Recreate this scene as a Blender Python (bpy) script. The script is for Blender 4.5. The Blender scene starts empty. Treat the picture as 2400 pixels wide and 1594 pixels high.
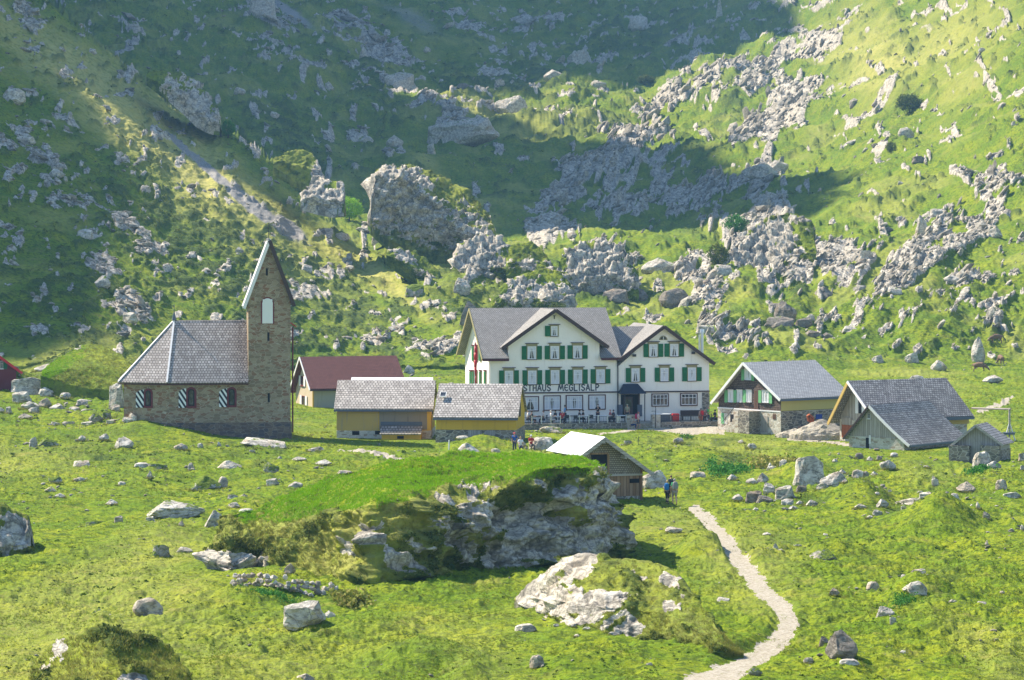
import bpy, bmesh, math, random
import numpy as np
from mathutils import Vector, Matrix
random.seed(7)
RNG = np.random.default_rng(11)
SC = bpy.context.scene
COL = SC.collection
F = 6800.0          # focal length in photo pixels (2400 wide)
V0 = 573.0          # horizon row
HC = 17.8           # camera height
def un(u, v, y):
    return Vector(((u-1200.0)/F*y, y, HC-(v-V0)/F*y))
def R(a): return math.radians(a)
# ------------------------------------------------------------------ noise
_T = np.random.default_rng(5).random(65536).astype(np.float32)
def _h(i, j, k, s):
    return _T[((i*73856093) ^ (j*19349663) ^ (k*83492791) ^ (s*2654435)) & 65535]
def vnoise(x, y, z=None, s=0):
    x = np.asarray(x, np.float64); y = np.asarray(y, np.float64)
    if z is None: z = np.zeros_like(x)
    z = np.asarray(z, np.float64)
    xi = np.floor(x).astype(np.int64); yi = np.floor(y).astype(np.int64); zi = np.floor(z).astype(np.int64)
    fx = x-xi; fy = y-yi; fz = z-zi
    fx = fx*fx*(3-2*fx); fy = fy*fy*(3-2*fy); fz = fz*fz*(3-2*fz)
    def lay(k):
        a = _h(xi, yi, k, s); b = _h(xi+1, yi, k, s); c = _h(xi, yi+1, k, s); d = _h(xi+1, yi+1, k, s)
        return (a*(1-fx)+b*fx)*(1-fy)+(c*(1-fx)+d*fx)*fy
    if not np.any(fz): return lay(zi)*2-1
    return (lay(zi)*(1-fz)+lay(zi+1)*fz)*2-1
def fbm(x, y, z=None, oct=4, s=0, gain=.5, ridged=False):
    x = np.asarray(x, float); y = np.asarray(y, float)
    zz = None if z is None else np.asarray(z, float)
    t = 0; a = 1.0; n = 0
    for o in range(oct):
        q = vnoise(x, y, zz, s+o*17)
        if ridged: q = 1-2*np.abs(q)
        t = t+a*q; n += a; a *= gain
        x, y = (x*.8-y*.6)*2.03+3.1, (x*.6+y*.8)*2.03+7.7
        if zz is not None: zz = zz*2.03+1.3
    return t/n
def sstep(a, b, x):
    t = np.clip((np.asarray(x, float)-a)/(b-a), 0, 1); return t*t*(3-2*t)
def worley(x, y, s=0):
    xi = np.floor(x).astype(np.int64); yi = np.floor(y).astype(np.int64)
    d1 = np.full(x.shape, 9.0); d2 = np.full(x.shape, 9.0); idv = np.zeros(x.shape)
    for i in (-1, 0, 1):
        for j in (-1, 0, 1):
            cx = xi+i; cy = yi+j; z = np.zeros_like(cx)
            px = cx+_h(cx, cy, z, s); py = cy+_h(cx, cy, z+1, s); v = _h(cx, cy, z+2, s)
            d = np.hypot(px-x, py-y); c = d < d1
            d2 = np.where(c, d1, np.minimum(d2, d)); idv = np.where(c, v, idv); d1 = np.where(c, d, d1)
    return d1, d2, idv
# ------------------------------------------------------------------ linking, tagging
def tag(o, label=None, cat=None, group=None, kind=None):
    if label: o['label'] = label
    if cat: o['category'] = cat
    if group: o['group'] = group
    if kind: o['kind'] = kind
    return o
def link(name, me, mat=None, parent=None):
    o = bpy.data.objects.new(name, me); COL.objects.link(o)
    if mat is not None and me is not None and len(me.materials) == 0:
        me.materials.append(mat)
    if parent is not None: o.parent = parent
    return o
def empty(name, loc, rz=0, label=None, cat=None, group=None):
    o = bpy.data.objects.new(name, None); COL.objects.link(o)
    o.location = loc; o.rotation_euler = (0, 0, rz); o.empty_display_size = .3
    tag(o, label, cat, group); return o
def np_mesh(name, V, Fc, smooth=True):
    """V (n,3), Fc (m,k) all same k"""
    me = bpy.data.meshes.new(name); V = np.ascontiguousarray(V, np.float32); Fc = np.ascontiguousarray(Fc, np.int32)
    m, k = Fc.shape
    me.vertices.add(len(V)); me.vertices.foreach_set('co', V.ravel())
    me.loops.add(m*k); me.loops.foreach_set('vertex_index', Fc.ravel())
    me.polygons.add(m); me.polygons.foreach_set('loop_start', np.arange(0, m*k, k, dtype=np.int32))
    try: me.polygons.foreach_set('loop_total', np.full(m, k, np.int32))
    except Exception: pass
    me.polygons.foreach_set('use_smooth', np.full(m, smooth, bool))
    me.update(calc_edges=True); me.validate()
    return me
def attr4(me, name, arr):
    a = me.attributes.new(name, 'FLOAT_COLOR', 'POINT'); a.data.foreach_set('color', np.ascontiguousarray(arr, np.float32).ravel())
class MB:
    """mesh builder: every call adds a shape, build() links ONE object"""
    def __init__(s): s.v = []; s.f = []
    def poly(s, pts, faces):
        b = len(s.v); s.v += [tuple(p) for p in pts]; s.f += [tuple(b+i for i in f) for f in faces]; return s
    def box(s, x0, x1, y0, y1, z0, z1, M=None):
        P = [(x0,y0,z0),(x1,y0,z0),(x1,y1,z0),(x0,y1,z0),(x0,y0,z1),(x1,y0,z1),(x1,y1,z1),(x0,y1,z1)]
        if M is not None: P = [M(*p) for p in P]
        return s.poly(P, [(0,3,2,1),(4,5,6,7),(0,1,5,4),(1,2,6,5),(2,3,7,6),(3,0,4,7)])
    def slab(s, quad, th, n=None):
        q = [Vector(p) for p in quad]
        if n is None: n = (q[1]-q[0]).cross(q[-1]-q[0]).normalized()
        n = Vector(n); k = len(q); low = [p-n*th for p in q]
        fs = [tuple(range(k)), tuple(range(2*k-1, k-1, -1))]+[(i, k+i, k+(i+1) % k, (i+1) % k) for i in range(k)]
        return s.poly(q+low, fs)
    def prism(s, prof, a, b, fn):
        """profile [(p,q)], extruded from a to b; fn(p,q,t)->xyz"""
        k = len(prof); P = [fn(p, q, a) for p, q in prof]+[fn(p, q, b) for p, q in prof]
        return s.poly(P, [tuple(range(k)), tuple(range(2*k-1, k-1, -1))]+[(i, (i+1) % k, k+(i+1) % k, k+i)[::-1] for i in range(k)])
    def tube(s, p0, p1, r0, r1=None, n=8):
        p0 = Vector(p0); p1 = Vector(p1); r1 = r0 if r1 is None else r1
        d = (p1-p0).normalized(); a = d.orthogonal().normalized(); b = d.cross(a)
        P = []
        for p, r in ((p0, r0), (p1, r1)):
            for i in range(n):
                t = 2*math.pi*i/n; P.append(p+a*math.cos(t)*r+b*math.sin(t)*r)
        return s.poly(P, [(i, (i+1) % n, n+(i+1) % n, n+i) for i in range(n)]+[tuple(range(n))[::-1], tuple(range(n, 2*n))])
    def build(s, name, mat, parent=None, smooth=False):
        me = bpy.data.meshes.new(name); me.from_pydata(s.v, [], s.f); me.update()
        bm = bmesh.new(); bm.from_mesh(me); bmesh.ops.recalc_face_normals(bm, faces=bm.faces); bm.to_mesh(me); bm.free()
        if smooth: me.polygons.foreach_set('use_smooth', [True]*len(me.polygons))
        return link(name, me, mat, parent)
def icosphere(sub):
    bm = bmesh.new(); bmesh.ops.create_icosphere(bm, subdivisions=sub, radius=1)
    V = np.array([v.co[:] for v in bm.verts]); Fc = np.array([[v.index for v in f.verts] for f in bm.faces]); bm.free(); return V, Fc
# ------------------------------------------------------------------ node helpers
class NT:
    def __init__(s, name):
        s.m = bpy.data.materials.new(name); s.m.use_nodes = True; s.t = s.m.node_tree; s.t.nodes.clear()
        s.out = s.n('ShaderNodeOutputMaterial'); s.b = s.n('ShaderNodeBsdfPrincipled')
        s.l(s.b.outputs[0], s.out.inputs[0]); s.b.inputs['Roughness'].default_value = .85
        s.b.inputs['Specular IOR Level'].default_value = .25
    def n(s, t, **k):
        q = s.t.nodes.new(t)
        for a, b in k.items(): setattr(q, a, b)
        return q
    def l(s, a, b): s.t.links.new(a, b)
    def put(s, sock, val):
        if isinstance(val, bpy.types.NodeSocket): s.l(val, sock)
        elif isinstance(val, (tuple, list)) and sock.type == 'RGBA' and len(val) == 3: sock.default_value = (*val, 1)
        else: sock.default_value = val
    def math(s, op, a, b=0.0, c=None, clamp=False):
        q = s.n('ShaderNodeMath', operation=op, use_clamp=clamp); s.put(q.inputs[0], a); s.put(q.inputs[1], b)
        if c is not None: s.put(q.inputs[2], c)
        return q.outputs[0]
    def mix(s, f, a, b, mode='MIX'):
        q = s.n('ShaderNodeMix', data_type='RGBA', blend_type=mode); s.put(q.inputs[0], f); s.put(q.inputs[6], a); s.put(q.inputs[7], b); return q.outputs[2]
    def ramp(s, x, lo, hi): 
        q = s.n('ShaderNodeMapRange', interpolation_type='SMOOTHSTEP'); s.put(q.inputs[0], x); q.inputs[1].default_value = lo; q.inputs[2].default_value = hi; return q.outputs[0]
    def noise(s, vec, scale, det=3, rough=.55, dist=0):
        q = s.n('ShaderNodeTexNoise'); s.l(vec, q.inputs['Vector']); q.inputs['Scale'].default_value = scale
        q.inputs['Detail'].default_value = det; q.inputs['Roughness'].default_value = rough; q.inputs['Distortion'].default_value = dist; return q.outputs[0]
    def voro(s, vec, scale, feat='F1'):
        q = s.n('ShaderNodeTexVoronoi', feature=feat); s.l(vec, q.inputs['Vector']); q.inputs['Scale'].default_value = scale; return q
    def obj(s): return s.n('ShaderNodeTexCoord').outputs['Object']
    def pos(s): return s.n('ShaderNodeNewGeometry').outputs['Position']
    def mapv(s, vec, sc=(1,1,1), rot=(0,0,0), loc=(0,0,0)):
        q = s.n('ShaderNodeMapping'); s.l(vec, q.inputs[0]); q.inputs['Scale'].default_value = sc; q.inputs['Rotation'].default_value = rot; q.inputs['Location'].default_value = loc; return q.outputs[0]
    def bump(s, h, st, dist=.05):
        q = s.n('ShaderNodeBump'); s.l(h, q.inputs['Height']); q.inputs['Strength'].default_value = st; q.inputs['Distance'].default_value = dist; s.l(q.outputs[0], s.b.inputs['Normal'])
    def col(s, c): s.put(s.b.inputs['Base Color'], c); return s
def hsv(c, k): return tuple(min(1, x*k) for x in c)
def plain(name, c, rough=.6, var=.12, scale=6, spec=.3, metal=0):
    t = NT(name); o = t.obj(); n = t.noise(o, scale, 4)
    t.col(t.mix(n, hsv(c, 1-var), hsv(c, 1+var))); t.b.inputs['Roughness'].default_value = rough
    t.b.inputs['Specular IOR Level'].default_value = spec; t.b.inputs['Metallic'].default_value = metal
    t.bump(n, .15, .01); return t.m
# ------------------------------------------------------------------ ground material: attribute g = (rock, dry, shrub, gravel)
def ground_mat(name, boost=1.0):
    t = NT(name); P = t.pos()
    a = t.n('ShaderNodeAttribute', attribute_name='g'); sp = t.n('ShaderNodeSeparateColor'); t.l(a.outputs['Color'], sp.inputs[0])
    rock, dry, shrub = sp.outputs[0], sp.outputs[1], sp.outputs[2]; grav = a.outputs['Alpha']
    n1 = t.noise(P, .16, 4); n2 = t.noise(P, .9, 4, .65); n3 = t.noise(P, 4.5, 3, .7); n4 = t.noise(P, .035, 3)
    g = t.mix(t.ramp(n1, .35, .68), (.12*boost, .185*boost, .006), (.24*boost, .27*boost, .010))
    g = t.mix(t.math('MULTIPLY', t.ramp(n2, .38, .7), .6), g, (.09*boost, .19*boost, .007))
    g = t.mix(t.math('MULTIPLY', t.ramp(n3, .5, .78), .55), g, (.32*boost, .36*boost, .022))
    g = t.mix(t.math('MULTIPLY', t.ramp(n3, .52, .3), .65), g, (.055, .095, .010))  # dark specks here and below put small shrub shade into the grass colour
    g = t.mix(t.math('MULTIPLY', t.ramp(t.noise(P, 1.7, 4, .7), .52, .40), .85), g, (.050, .085, .007))
    g = t.mix(t.math('MULTIPLY', t.ramp(t.noise(P, .28, 5, .7), .55, .70), .55), g, (.24, .22, .05))
    g = t.mix(t.math('MULTIPLY', dry, t.ramp(n2, .2, .6)), g, (.44, .40, .12))
    g = t.mix(t.math('MULTIPLY', dry, t.math('MULTIPLY', t.ramp(n3, .52, .75), .7)), g, (.20, .13, .045))
    sh = t.math('MULTIPLY', shrub, t.math('ADD', t.math('MULTIPLY', t.ramp(n2, .3, .6), .6), .4))
    g = t.mix(sh, g, t.mix(t.ramp(n3, .35, .7), (.030, .055, .012), (.085, .12, .022)))
    # rock
    r1 = t.noise(P, .7, 5, .62); r2 = t.noise(t.mapv(P, (2.2, 2.2, 5.0)), 1.3, 5, .7)
    rc = t.mix(t.ramp(r1, .3, .66), (.32, .29, .24), (.68, .62, .52))
    rc = t.mix(t.math('MULTIPLY', t.ramp(r2, .55, .35), .62), rc, (.13, .12, .105))
    rc = t.mix(t.math('MULTIPLY', t.ramp(t.noise(P, .33, 3), .54, .7), .35), rc, (.42, .33, .22))
    wn = t.n('ShaderNodeTexNoise'); t.l(P, wn.inputs['Vector']); wn.inputs['Scale'].default_value = .5; wn.inputs['Detail'].default_value = 4; ws = t.n('ShaderNodeVectorMath', operation='MULTIPLY_ADD'); t.l(wn.outputs['Color'], ws.inputs[0]); ws.inputs[1].default_value = (3, 3, 3); t.l(P, ws.inputs[2]); PD = ws.outputs[0]
    cr = t.voro(t.mapv(PD, (1, 1, .55), (0, .5, 0)), .38, 'DISTANCE_TO_EDGE'); cr2 = t.voro(t.mapv(PD, (1, 1, .6), (0, .6, 0)), 1.5, 'DISTANCE_TO_EDGE')
    rc = t.mix(t.math('MULTIPLY', t.ramp(cr.outputs['Distance'], .07, .0), .6), rc, (.07, .065, .055)); rc = t.mix(t.math('MULTIPLY', t.ramp(cr2.outputs['Distance'], .10, .0), .5), rc, (.10, .09, .08))
    e = t.math('ADD', rock, t.math('MULTIPLY', t.math('SUBTRACT', n3, .5), .9))
    c = t.mix(t.ramp(e, .42, .58), g, rc)
    gr = t.mix(t.ramp(t.noise(P, 5, 4, .8), .35, .65), (.20, .185, .17), (.37, .35, .32))
    c = t.mix(t.ramp(t.math('ADD', grav, t.math('MULTIPLY', t.math('SUBTRACT', n3, .5), .8)), .4, .6), c, gr)
    t.col(c); t.b.inputs['Roughness'].default_value = .95; t.b.inputs['Specular IOR Level'].default_value = .12
    h = t.math('ADD', t.math('MULTIPLY', n3, .5), t.math('ADD', r2, t.math('MULTIPLY', n2, .6)))
    t.bump(h, .55, .35); return t.m
M = {}
M['ground'] = ground_mat('ground_grass_and_rock')
def rock_mat(name, lo, hi, moss=.5, dark=(.12, .11, .10), isl=False):
    t = NT(name); P = t.pos(); O = P
    r1 = t.noise(O, 1.4, 5, .62); r2 = t.noise(t.mapv(O, (1, 1, 2.4)), 2.6, 6, .72); r3 = t.noise(O, 9, 3, .7)
    c = t.mix(t.ramp(r1, .3, .66), lo, hi)
    c = t.mix(t.math('MULTIPLY', t.ramp(r2, .54, .36), .7), c, dark)
    c = t.mix(t.math('MULTIPLY', t.ramp(t.noise(O, .8, 3), .52, .68), .4), c, (.40, .27, .15))
    wn = t.n('ShaderNodeTexNoise'); t.l(O, wn.inputs['Vector']); wn.inputs['Scale'].default_value = .9; wn.inputs['Detail'].default_value = 4; ws = t.n('ShaderNodeVectorMath', operation='MULTIPLY_ADD'); t.l(wn.outputs['Color'], ws.inputs[0]); ws.inputs[1].default_value = (2, 2, 2); t.l(O, ws.inputs[2])
    cr = t.voro(t.mapv(ws.outputs[0], (1, 1, 1.3), (0, .4, 0)), .7, 'DISTANCE_TO_EDGE'); c = t.mix(t.math('MULTIPLY', t.ramp(cr.outputs['Distance'], .045, .0), .6), c, dark)
    geo = t.n('ShaderNodeNewGeometry'); s = t.n('ShaderNodeSeparateXYZ'); t.l(geo.outputs['Normal'], s.inputs[0])
    if isl: c = t.mix(t.math('MULTIPLY', geo.outputs['Random Per Island'], .6), c, hsv(lo, .28))
    mk = t.math('ADD', t.math('MULTIPLY', s.outputs[2], .35), t.noise(O, 1.1, 4, .65))
    mc = t.mix(t.ramp(r3, .35, .65), (.07, .11, .014), (.17, .22, .03))
    c = t.mix(t.ramp(mk, 1.12-moss*.62, 1.2-moss*.62), c, mc)
    t.col(c); t.b.inputs['Roughness'].default_value = .95; t.b.inputs['Specular IOR Level'].default_value = .15
    t.bump(t.math('ADD', r2, t.math('MULTIPLY', r3, .4)), .7, .15); return t.m
M['rock'] = rock_mat('pale_limestone', (.34, .31, .26), (.68, .63, .54), .42)
M['rubble'] = rock_mat('broken_limestone', (.27, .245, .20), (.62, .57, .47), .14, isl=True)
M['rock_tan'] = rock_mat('tan_limestone', (.33, .28, .21), (.58, .50, .40), .42)
M['rock_moss'] = rock_mat('mossy_limestone', (.24, .23, .20), (.46, .44, .40), .85)
M['rock_brown'] = rock_mat('brown_rock', (.18, .16, .135), (.32, .28, .235), .34, (.07, .06, .05))
# ------------------------------------------------------------------ building materials
def masonry(name, c1, c2, c3, mortar, scale=2.2, thick=.07):
    t = NT(name); O = t.obj(); Om = t.mapv(O, (1, 1, 2.1)); w = t.noise(O, 2, 2)
    ad = t.n('ShaderNodeVectorMath', operation='ADD'); t.l(Om, ad.inputs[0])
    wv = t.n('ShaderNodeTexNoise'); t.l(O, wv.inputs['Vector']); wv.inputs['Scale'].default_value = 1.6
    sc = t.n('ShaderNodeVectorMath', operation='SCALE'); t.l(wv.outputs['Color'], sc.inputs[0]); sc.inputs['Scale'].default_value = .12; t.l(sc.outputs[0], ad.inputs[1])
    v = t.voro(ad.outputs[0], scale); e = t.voro(ad.outputs[0], scale, 'DISTANCE_TO_EDGE')
    s = t.n('ShaderNodeSeparateColor'); t.l(v.outputs['Color'], s.inputs[0])
    c = t.mix(t.ramp(s.outputs[0], .2, .7), c1, c2); c = t.mix(t.ramp(s.outputs[1], .6, .8), c, c3)
    c = t.mix(t.math('MULTIPLY', t.noise(O, 7, 4, .7), .35), c, (.05, .04, .035))
    m = t.ramp(e.outputs['Distance'], thick, thick*.35)
    c = t.mix(t.math('MULTIPLY', m, .8), c, mortar)
    c = t.mix(t.math('MULTIPLY', t.ramp(t.noise(O, .5, 3), .45, .65), .3), c, hsv(c2, .55))
    t.col(c); t.b.inputs['Roughness'].default_value = .92; t.b.inputs['Specular IOR Level'].default_value = .15
    t.bump(t.math('ADD', t.math('MULTIPLY', m, -.6), t.noise(O, 5, 3)), .6, .05); return t.m
M['chapel_stone'] = masonry('chapel_rubble_stone', (.28, .205, .125), (.42, .33, .215), (.30, .165, .09), (.46, .40, .31), 2.1, .05)
M['plinth_stone'] = masonry('dark_plinth_stone', (.16, .11, .085), (.24, .17, .12), (.12, .10, .10), (.30, .25, .21), 1.9, .05)
M['pale_stone'] = masonry('pale_rubble_stone', (.56, .50, .40), (.68, .62, .52), (.42, .33, .24), (.72, .68, .60), 2.3, .06)
M['grey_stone'] = masonry('grey_brown_stone', (.20, .175, .14), (.33, .28, .22), (.15, .135, .12), (.52, .47, .39), 1.9, .08)
def shingles(name, c1, c2, axis='x', k=1.4, row=.16, wid=.30, dark=.10, stain=.35, bias=0, streak=0):
    """tiled roof: rows run up the slope; axis = ridge direction in the local frame"""
    t = NT(name); O = t.obj(); s = t.n('ShaderNodeSeparateXYZ'); t.l(O, s.inputs[0])
    c = t.n('ShaderNodeCombineXYZ'); t.l(s.outputs[0 if axis == 'x' else 1], c.inputs[0]); t.l(t.math('MULTIPLY', s.outputs[2], k), c.inputs[1])
    b = t.n('ShaderNodeTexBrick'); t.l(c.outputs[0], b.inputs['Vector']); b.inputs['Scale'].default_value = 1
    b.inputs['Color1'].default_value = (*c1, 1); b.inputs['Color2'].default_value = (*c2, 1); b.inputs['Mortar'].default_value = (dark*c1[0], dark*c1[1], dark*c1[2], 1)
    b.inputs['Mortar Size'].default_value = .03; b.inputs['Brick Width'].default_value = wid; b.inputs['Row Height'].default_value = row; b.inputs['Bias'].default_value = bias
    b.inputs['Mortar Smooth'].default_value = .4
    n = t.noise(O, .5, 4, .6); n2 = t.noise(O, 2.6, 4, .75)
    q = t.mix(t.math('MULTIPLY', t.ramp(n, .42, .65), stain), b.outputs['Color'], hsv(c1, .5))
    q = t.mix(t.math('MULTIPLY', t.ramp(n2, .55, .75), .35), q, hsv(c2, 1.15))
    if streak:
        nn = t.noise(t.mapv(O, (9, 9, 6)), 1, 3, .8); mx = t.ramp(t.math('ADD', s.outputs[0], t.math('MULTIPLY', n2, .8)), streak-1.3, streak-.1)
        ff = t.math('MULTIPLY', t.ramp(nn, .52, .56), t.math('MULTIPLY', mx, t.ramp(s.outputs[0], streak+.55, streak)))
        q = t.mix(ff, q, (.06, .045, .04))
    t.col(q); t.b.inputs['Roughness'].default_value = .8; t.b.inputs['Specular IOR Level'].default_value = .25
    t.bump(b.outputs['Fac'], -.5, .03); return t.m
def plaster(name, c, c2=None, streak=.15):
    t = NT(name); O = t.obj(); n = t.noise(O, 1.1, 5, .6); n2 = t.noise(t.mapv(O, (3.5, 3.5, .35)), 1, 4, .6); n3 = t.noise(O, 14, 3)
    q = t.mix(n, hsv(c, .94), hsv(c, 1.03)); q = t.mix(t.math('MULTIPLY', t.ramp(n2, .52, .75), streak), q, c2 or hsv(c, .55))
    t.col(q); t.b.inputs['Roughness'].default_value = .9; t.b.inputs['Specular IOR Level'].default_value = .15; t.bump(n3, .25, .01); return t.m
def planks(name, c1, c2, axis='x', w=.22, horizontal=False, dirt=.5):
    t = NT(name); O = t.obj(); s = t.n('ShaderNodeSeparateXYZ'); t.l(O, s.inputs[0])
    a = s.outputs[2] if horizontal else s.outputs[0 if axis == 'x' else 1]
    f = t.math('DIVIDE', a, w); fr = t.math('FRACT', f); fl = t.math('FLOOR', f)
    wn = t.n('ShaderNodeTexWhiteNoise', noise_dimensions='1D'); t.l(fl, wn.inputs['W'])
    gr = t.noise(t.mapv(O, (1.5, 1.5, 14) if horizontal else (14, 14, 1.2)), 1, 5, .7)
    q = t.mix(wn.outputs['Value'], c1, c2); q = t.mix(t.math('MULTIPLY', t.ramp(gr, .45, .75), dirt), q, hsv(c1, .35))
    gap = t.ramp(t.math('ABSOLUTE', t.math('SUBTRACT', fr, .5)), .43, .49)
    q = t.mix(t.math('MULTIPLY', gap, .85), q, (.02, .015, .01))
    t.col(q); t.b.inputs['Roughness'].default_value = .85; t.bump(t.math('ADD', gr, t.math('MULTIPLY', gap, -1.5)), .5, .02); return t.m
M['plaster_cream'] = plaster('cream_roughcast', (.87, .82, .74), (.42, .34, .24), .22)
M['plaster_beige'] = plaster('beige_plaster', (.52, .42, .30), (.30, .22, .14), .35)
M['plaster_grey'] = plaster('grey_green_plaster', (.33, .34, .28), (.22, .22, .18), .35)
M['yellow'] = plaster('ochre_yellow_boards', (.62, .39, .045), (.40, .25, .05), .45)
M['yellow_pale'] = plaster('pale_yellow_panel', (.52, .45, .17), (.40, .34, .14), .2)
M['ochre_worn'] = plaster('worn_ochre_boards', (.52, .36, .11), (.30, .26, .20), .6)
M['worn_grey'] = plaster('weathered_grey_boards', (.27, .23, .18), (.14, .12, .10), .6)
M['roof_inn'] = shingles('inn_roof_shingles', (.30, .28, .26), (.42, .395, .37), 'x', 1.75, .15, .2, .25, .25)
M['roof_inn_y'] = shingles('inn_gable_roof_shingles', (.30, .28, .26), (.42, .395, .37), 'y', 1.75, .15, .2, .25, .25)
M['roof_chapel'] = shingles('chapel_roof_shingles', (.30, .26, .24), (.50, .455, .43), 'x', 1.25, .28, .26, .2, .35, streak=7.25)
M['roof_barn'] = shingles('barn_roof_shingles', (.30, .27, .25), (.52, .48, .445), 'x', 1.5, .27, .30, .18, .3)
M['roof_grey'] = shingles('grey_slate_tiles', (.34, .335, .335), (.46, .455, .455), 'x', 1.6, .2, .3, .5, .12)
M['roof_shingle_grey'] = shingles('weathered_grey_shingles', (.20, .185, .18), (.40, .38, .365), 'x', 1.5, .25, .26, .15, .45)
M['roof_shingle_grey_y'] = shingles('weathered_grey_shingles_hut', (.22, .21, .21), (.36, .35, .345), 'y', 1.5, .24, .5, .25, .3)
M['roof_red'] = shingles('red_brown_tiles', (.155, .062, .052), (.215, .088, .074), 'x', 1.45, .22, .25, .6, .15)
M['roof_metal'] = plain('white_sheet_metal', (.74, .75, .77), .55, .04, 3)
M['dark_wood'] = plain('dark_brown_wood', (.06, .035, .03), .6, .3)
M['eave_blue'] = plain('blue_grey_metal', (.10, .12, .16), .5, .2)
M['white'] = plain('white_paint', (.80, .79, .77), .5, .03)
M['white_wood'] = plain('white_barge_boards', (.76, .73, .72), .6, .08)
M['green'] = planks('dark_green_shutter', (.018, .135, .045), (.022, .155, .055), w=.12, horizontal=True, dirt=.1)
M['green_light'] = planks('light_green_shutter', (.16, .42, .18), (.19, .46, .21), w=.12, horizontal=True, dirt=.1)
M['olive'] = plain('olive_lintel_paint', (.30, .26, .13), .7, .1)
M['burgundy'] = plain('burgundy_paint', (.15, .022, .025), .6, .15)
M['burgundy_dark'] = plain('dark_burgundy_trim', (.07, .014, .018), .5, .15)
M['red'] = plain('red_paint', (.50, .02, .025), .5, .1)
M['blue'] = plain('blue_window_paint', (.02, .06, .35), .5, .15)
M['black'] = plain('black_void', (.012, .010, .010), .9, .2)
M['awning'] = plain('dark_slate_awning', (.025, .03, .05), .6, .2)
M['shingle_wall'] = shingles('dark_wall_shingles', (.13, .085, .065), (.27, .20, .16), 'y', 1, .16, .12, .25, .3)
M['shingle_wall_grey'] = shingles('grey_wall_shingles', (.30, .25, .20), (.42, .36, .30), 'x', 1, .14, .13, .4, .3)
M['grey_boards'] = planks('silver_grey_boards_across', (.36, .32, .285), (.48, .44, .40), w=.2, horizontal=True)
M['grey_boards_v'] = planks('silver_grey_boards', (.30, .27, .245), (.42, .39, .36), 'x', .2)
M['grey_boards_y'] = planks('silver_grey_boards_gable', (.34, .29, .24), (.47, .41, .35), 'y', .22)
M['brown_planks'] = planks('weathered_brown_planks', (.24, .135, .07), (.36, .23, .14), 'x', .24)
M['brown_door'] = planks('brown_door_boards', (.11, .06, .04), (.15, .085, .06), 'y', .18)
M['rust_door'] = planks('rust_red_door', (.32, .085, .03), (.36, .11, .04), 'y', .3)
M['steel'] = plain('galvanised_steel', (.62, .64, .66), .35, .08, 6, .5, .6)
M['dark_metal'] = plain('dark_iron', (.04, .04, .045), .5, .2)
M['curtain'] = plain('white_net_curtain', (.62, .63, .66), .9, .08, 12)
M['stripe'] = None
def stripe_mat():
    t = NT('black_and_white_striped_shutter'); O = t.obj(); s = t.n('ShaderNodeSeparateXYZ'); t.l(O, s.inputs[0])
    f = t.math('FRACT', t.math('MULTIPLY', t.math('ADD', s.outputs[0], t.math('MULTIPLY', s.outputs[2], .66)), 1/.42))
    t.col(t.mix(t.math('GREATER_THAN', f, .5), (.02, .02, .025), (.80, .82, .82))); return t.m
M['stripe'] = stripe_mat()
def glass_mat():
    t = NT('window_glass'); n = t.noise(t.obj(), 2.2, 2)
    t.col(t.mix(t.ramp(n, .4, .6), (.02, .022, .028), (.07, .075, .085))); t.b.inputs['Roughness'].default_value = .08; t.b.inputs['Specular IOR Level'].default_value = .6; return t.m
M['glass'] = glass_mat()
# ------------------------------------------------------------------ terrain: depth of the ground as a smooth function
def pwl(x, pts):
    xs = [p[0] for p in pts]; ys = [p[1] for p in pts]; return np.interp(x, xs, ys)
RIDGE = [(-400,-330),(-120,-150),(0,-75),(60,-20),(115,15),(215,100),(330,195),(400,262),(470,298),(545,325),(600,360),(655,400),(700,462),(760,515),(850,585),(950,650),(1050,715),(1130,770),(1200,860)]
RIDGE_Y = [(-120,602),(115,588),(330,576),(545,565),(655,559),(700,551),(850,520),(1050,450),(1200,408)]
BASE_Y = [(-120,328),(0,332),(300,338),(600,355),(900,380),(1200,402)]
_cu = np.array([-300, 300, 900, 1200, 1500, 1800, 2100, 2400, 2800], float)
_rv = np.array([870, 760, 650, 575, 545, 470, 400, 280, 150, 0, -120], float)
_TY = np.array([
 [402, 402, 402, 402, 402, 560, 600, 700, 830, 1000, 1150],
 [402, 410, 430, 450, 470, 640, 690, 800, 930, 1100, 1250],
 [405, 430, 470, 520, 590, 700, 790, 930, 1080, 1270, 1450],
 [407, 440, 490, 545, 640, 740, 830, 980, 1130, 1320, 1500],
 [407, 440, 490, 550, 650, 750, 840, 980, 1120, 1300, 1450],
 [409, 440, 480, 530, 585, 690, 760, 890, 1020, 1170, 1320],
 [415, 445, 480, 515, 540, 592, 645, 735, 840, 970, 1090],
 [425, 452, 485, 510, 520, 548, 572, 615, 690, 780, 860],
 [435, 462, 488, 508, 515, 540, 560, 600, 660, 730, 790]], float)
def table_y(u, v):
    u = np.clip(u, -300, 2800); v = np.clip(v, -120, 870)
    res = np.zeros(np.broadcast(u, v).shape)
    prof = [np.interp(-v, -_rv, row) for row in _TY]
    for i in range(len(_cu)-1):
        t = (u-_cu[i])/(_cu[i+1]-_cu[i]); m = (t >= 0) & ((t < 1) | (i == len(_cu)-2))
        ts = t*t*(3-2*t)*.5+t*.5
        res = np.where(m, prof[i]*(1-ts)+prof[i+1]*ts, res)
    return res
def ridge_v(u):
    return pwl(u, RIDGE)+6*fbm(np.asarray(u, float)/34, 0*np.asarray(u, float)+1, oct=3, s=3)
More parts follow.
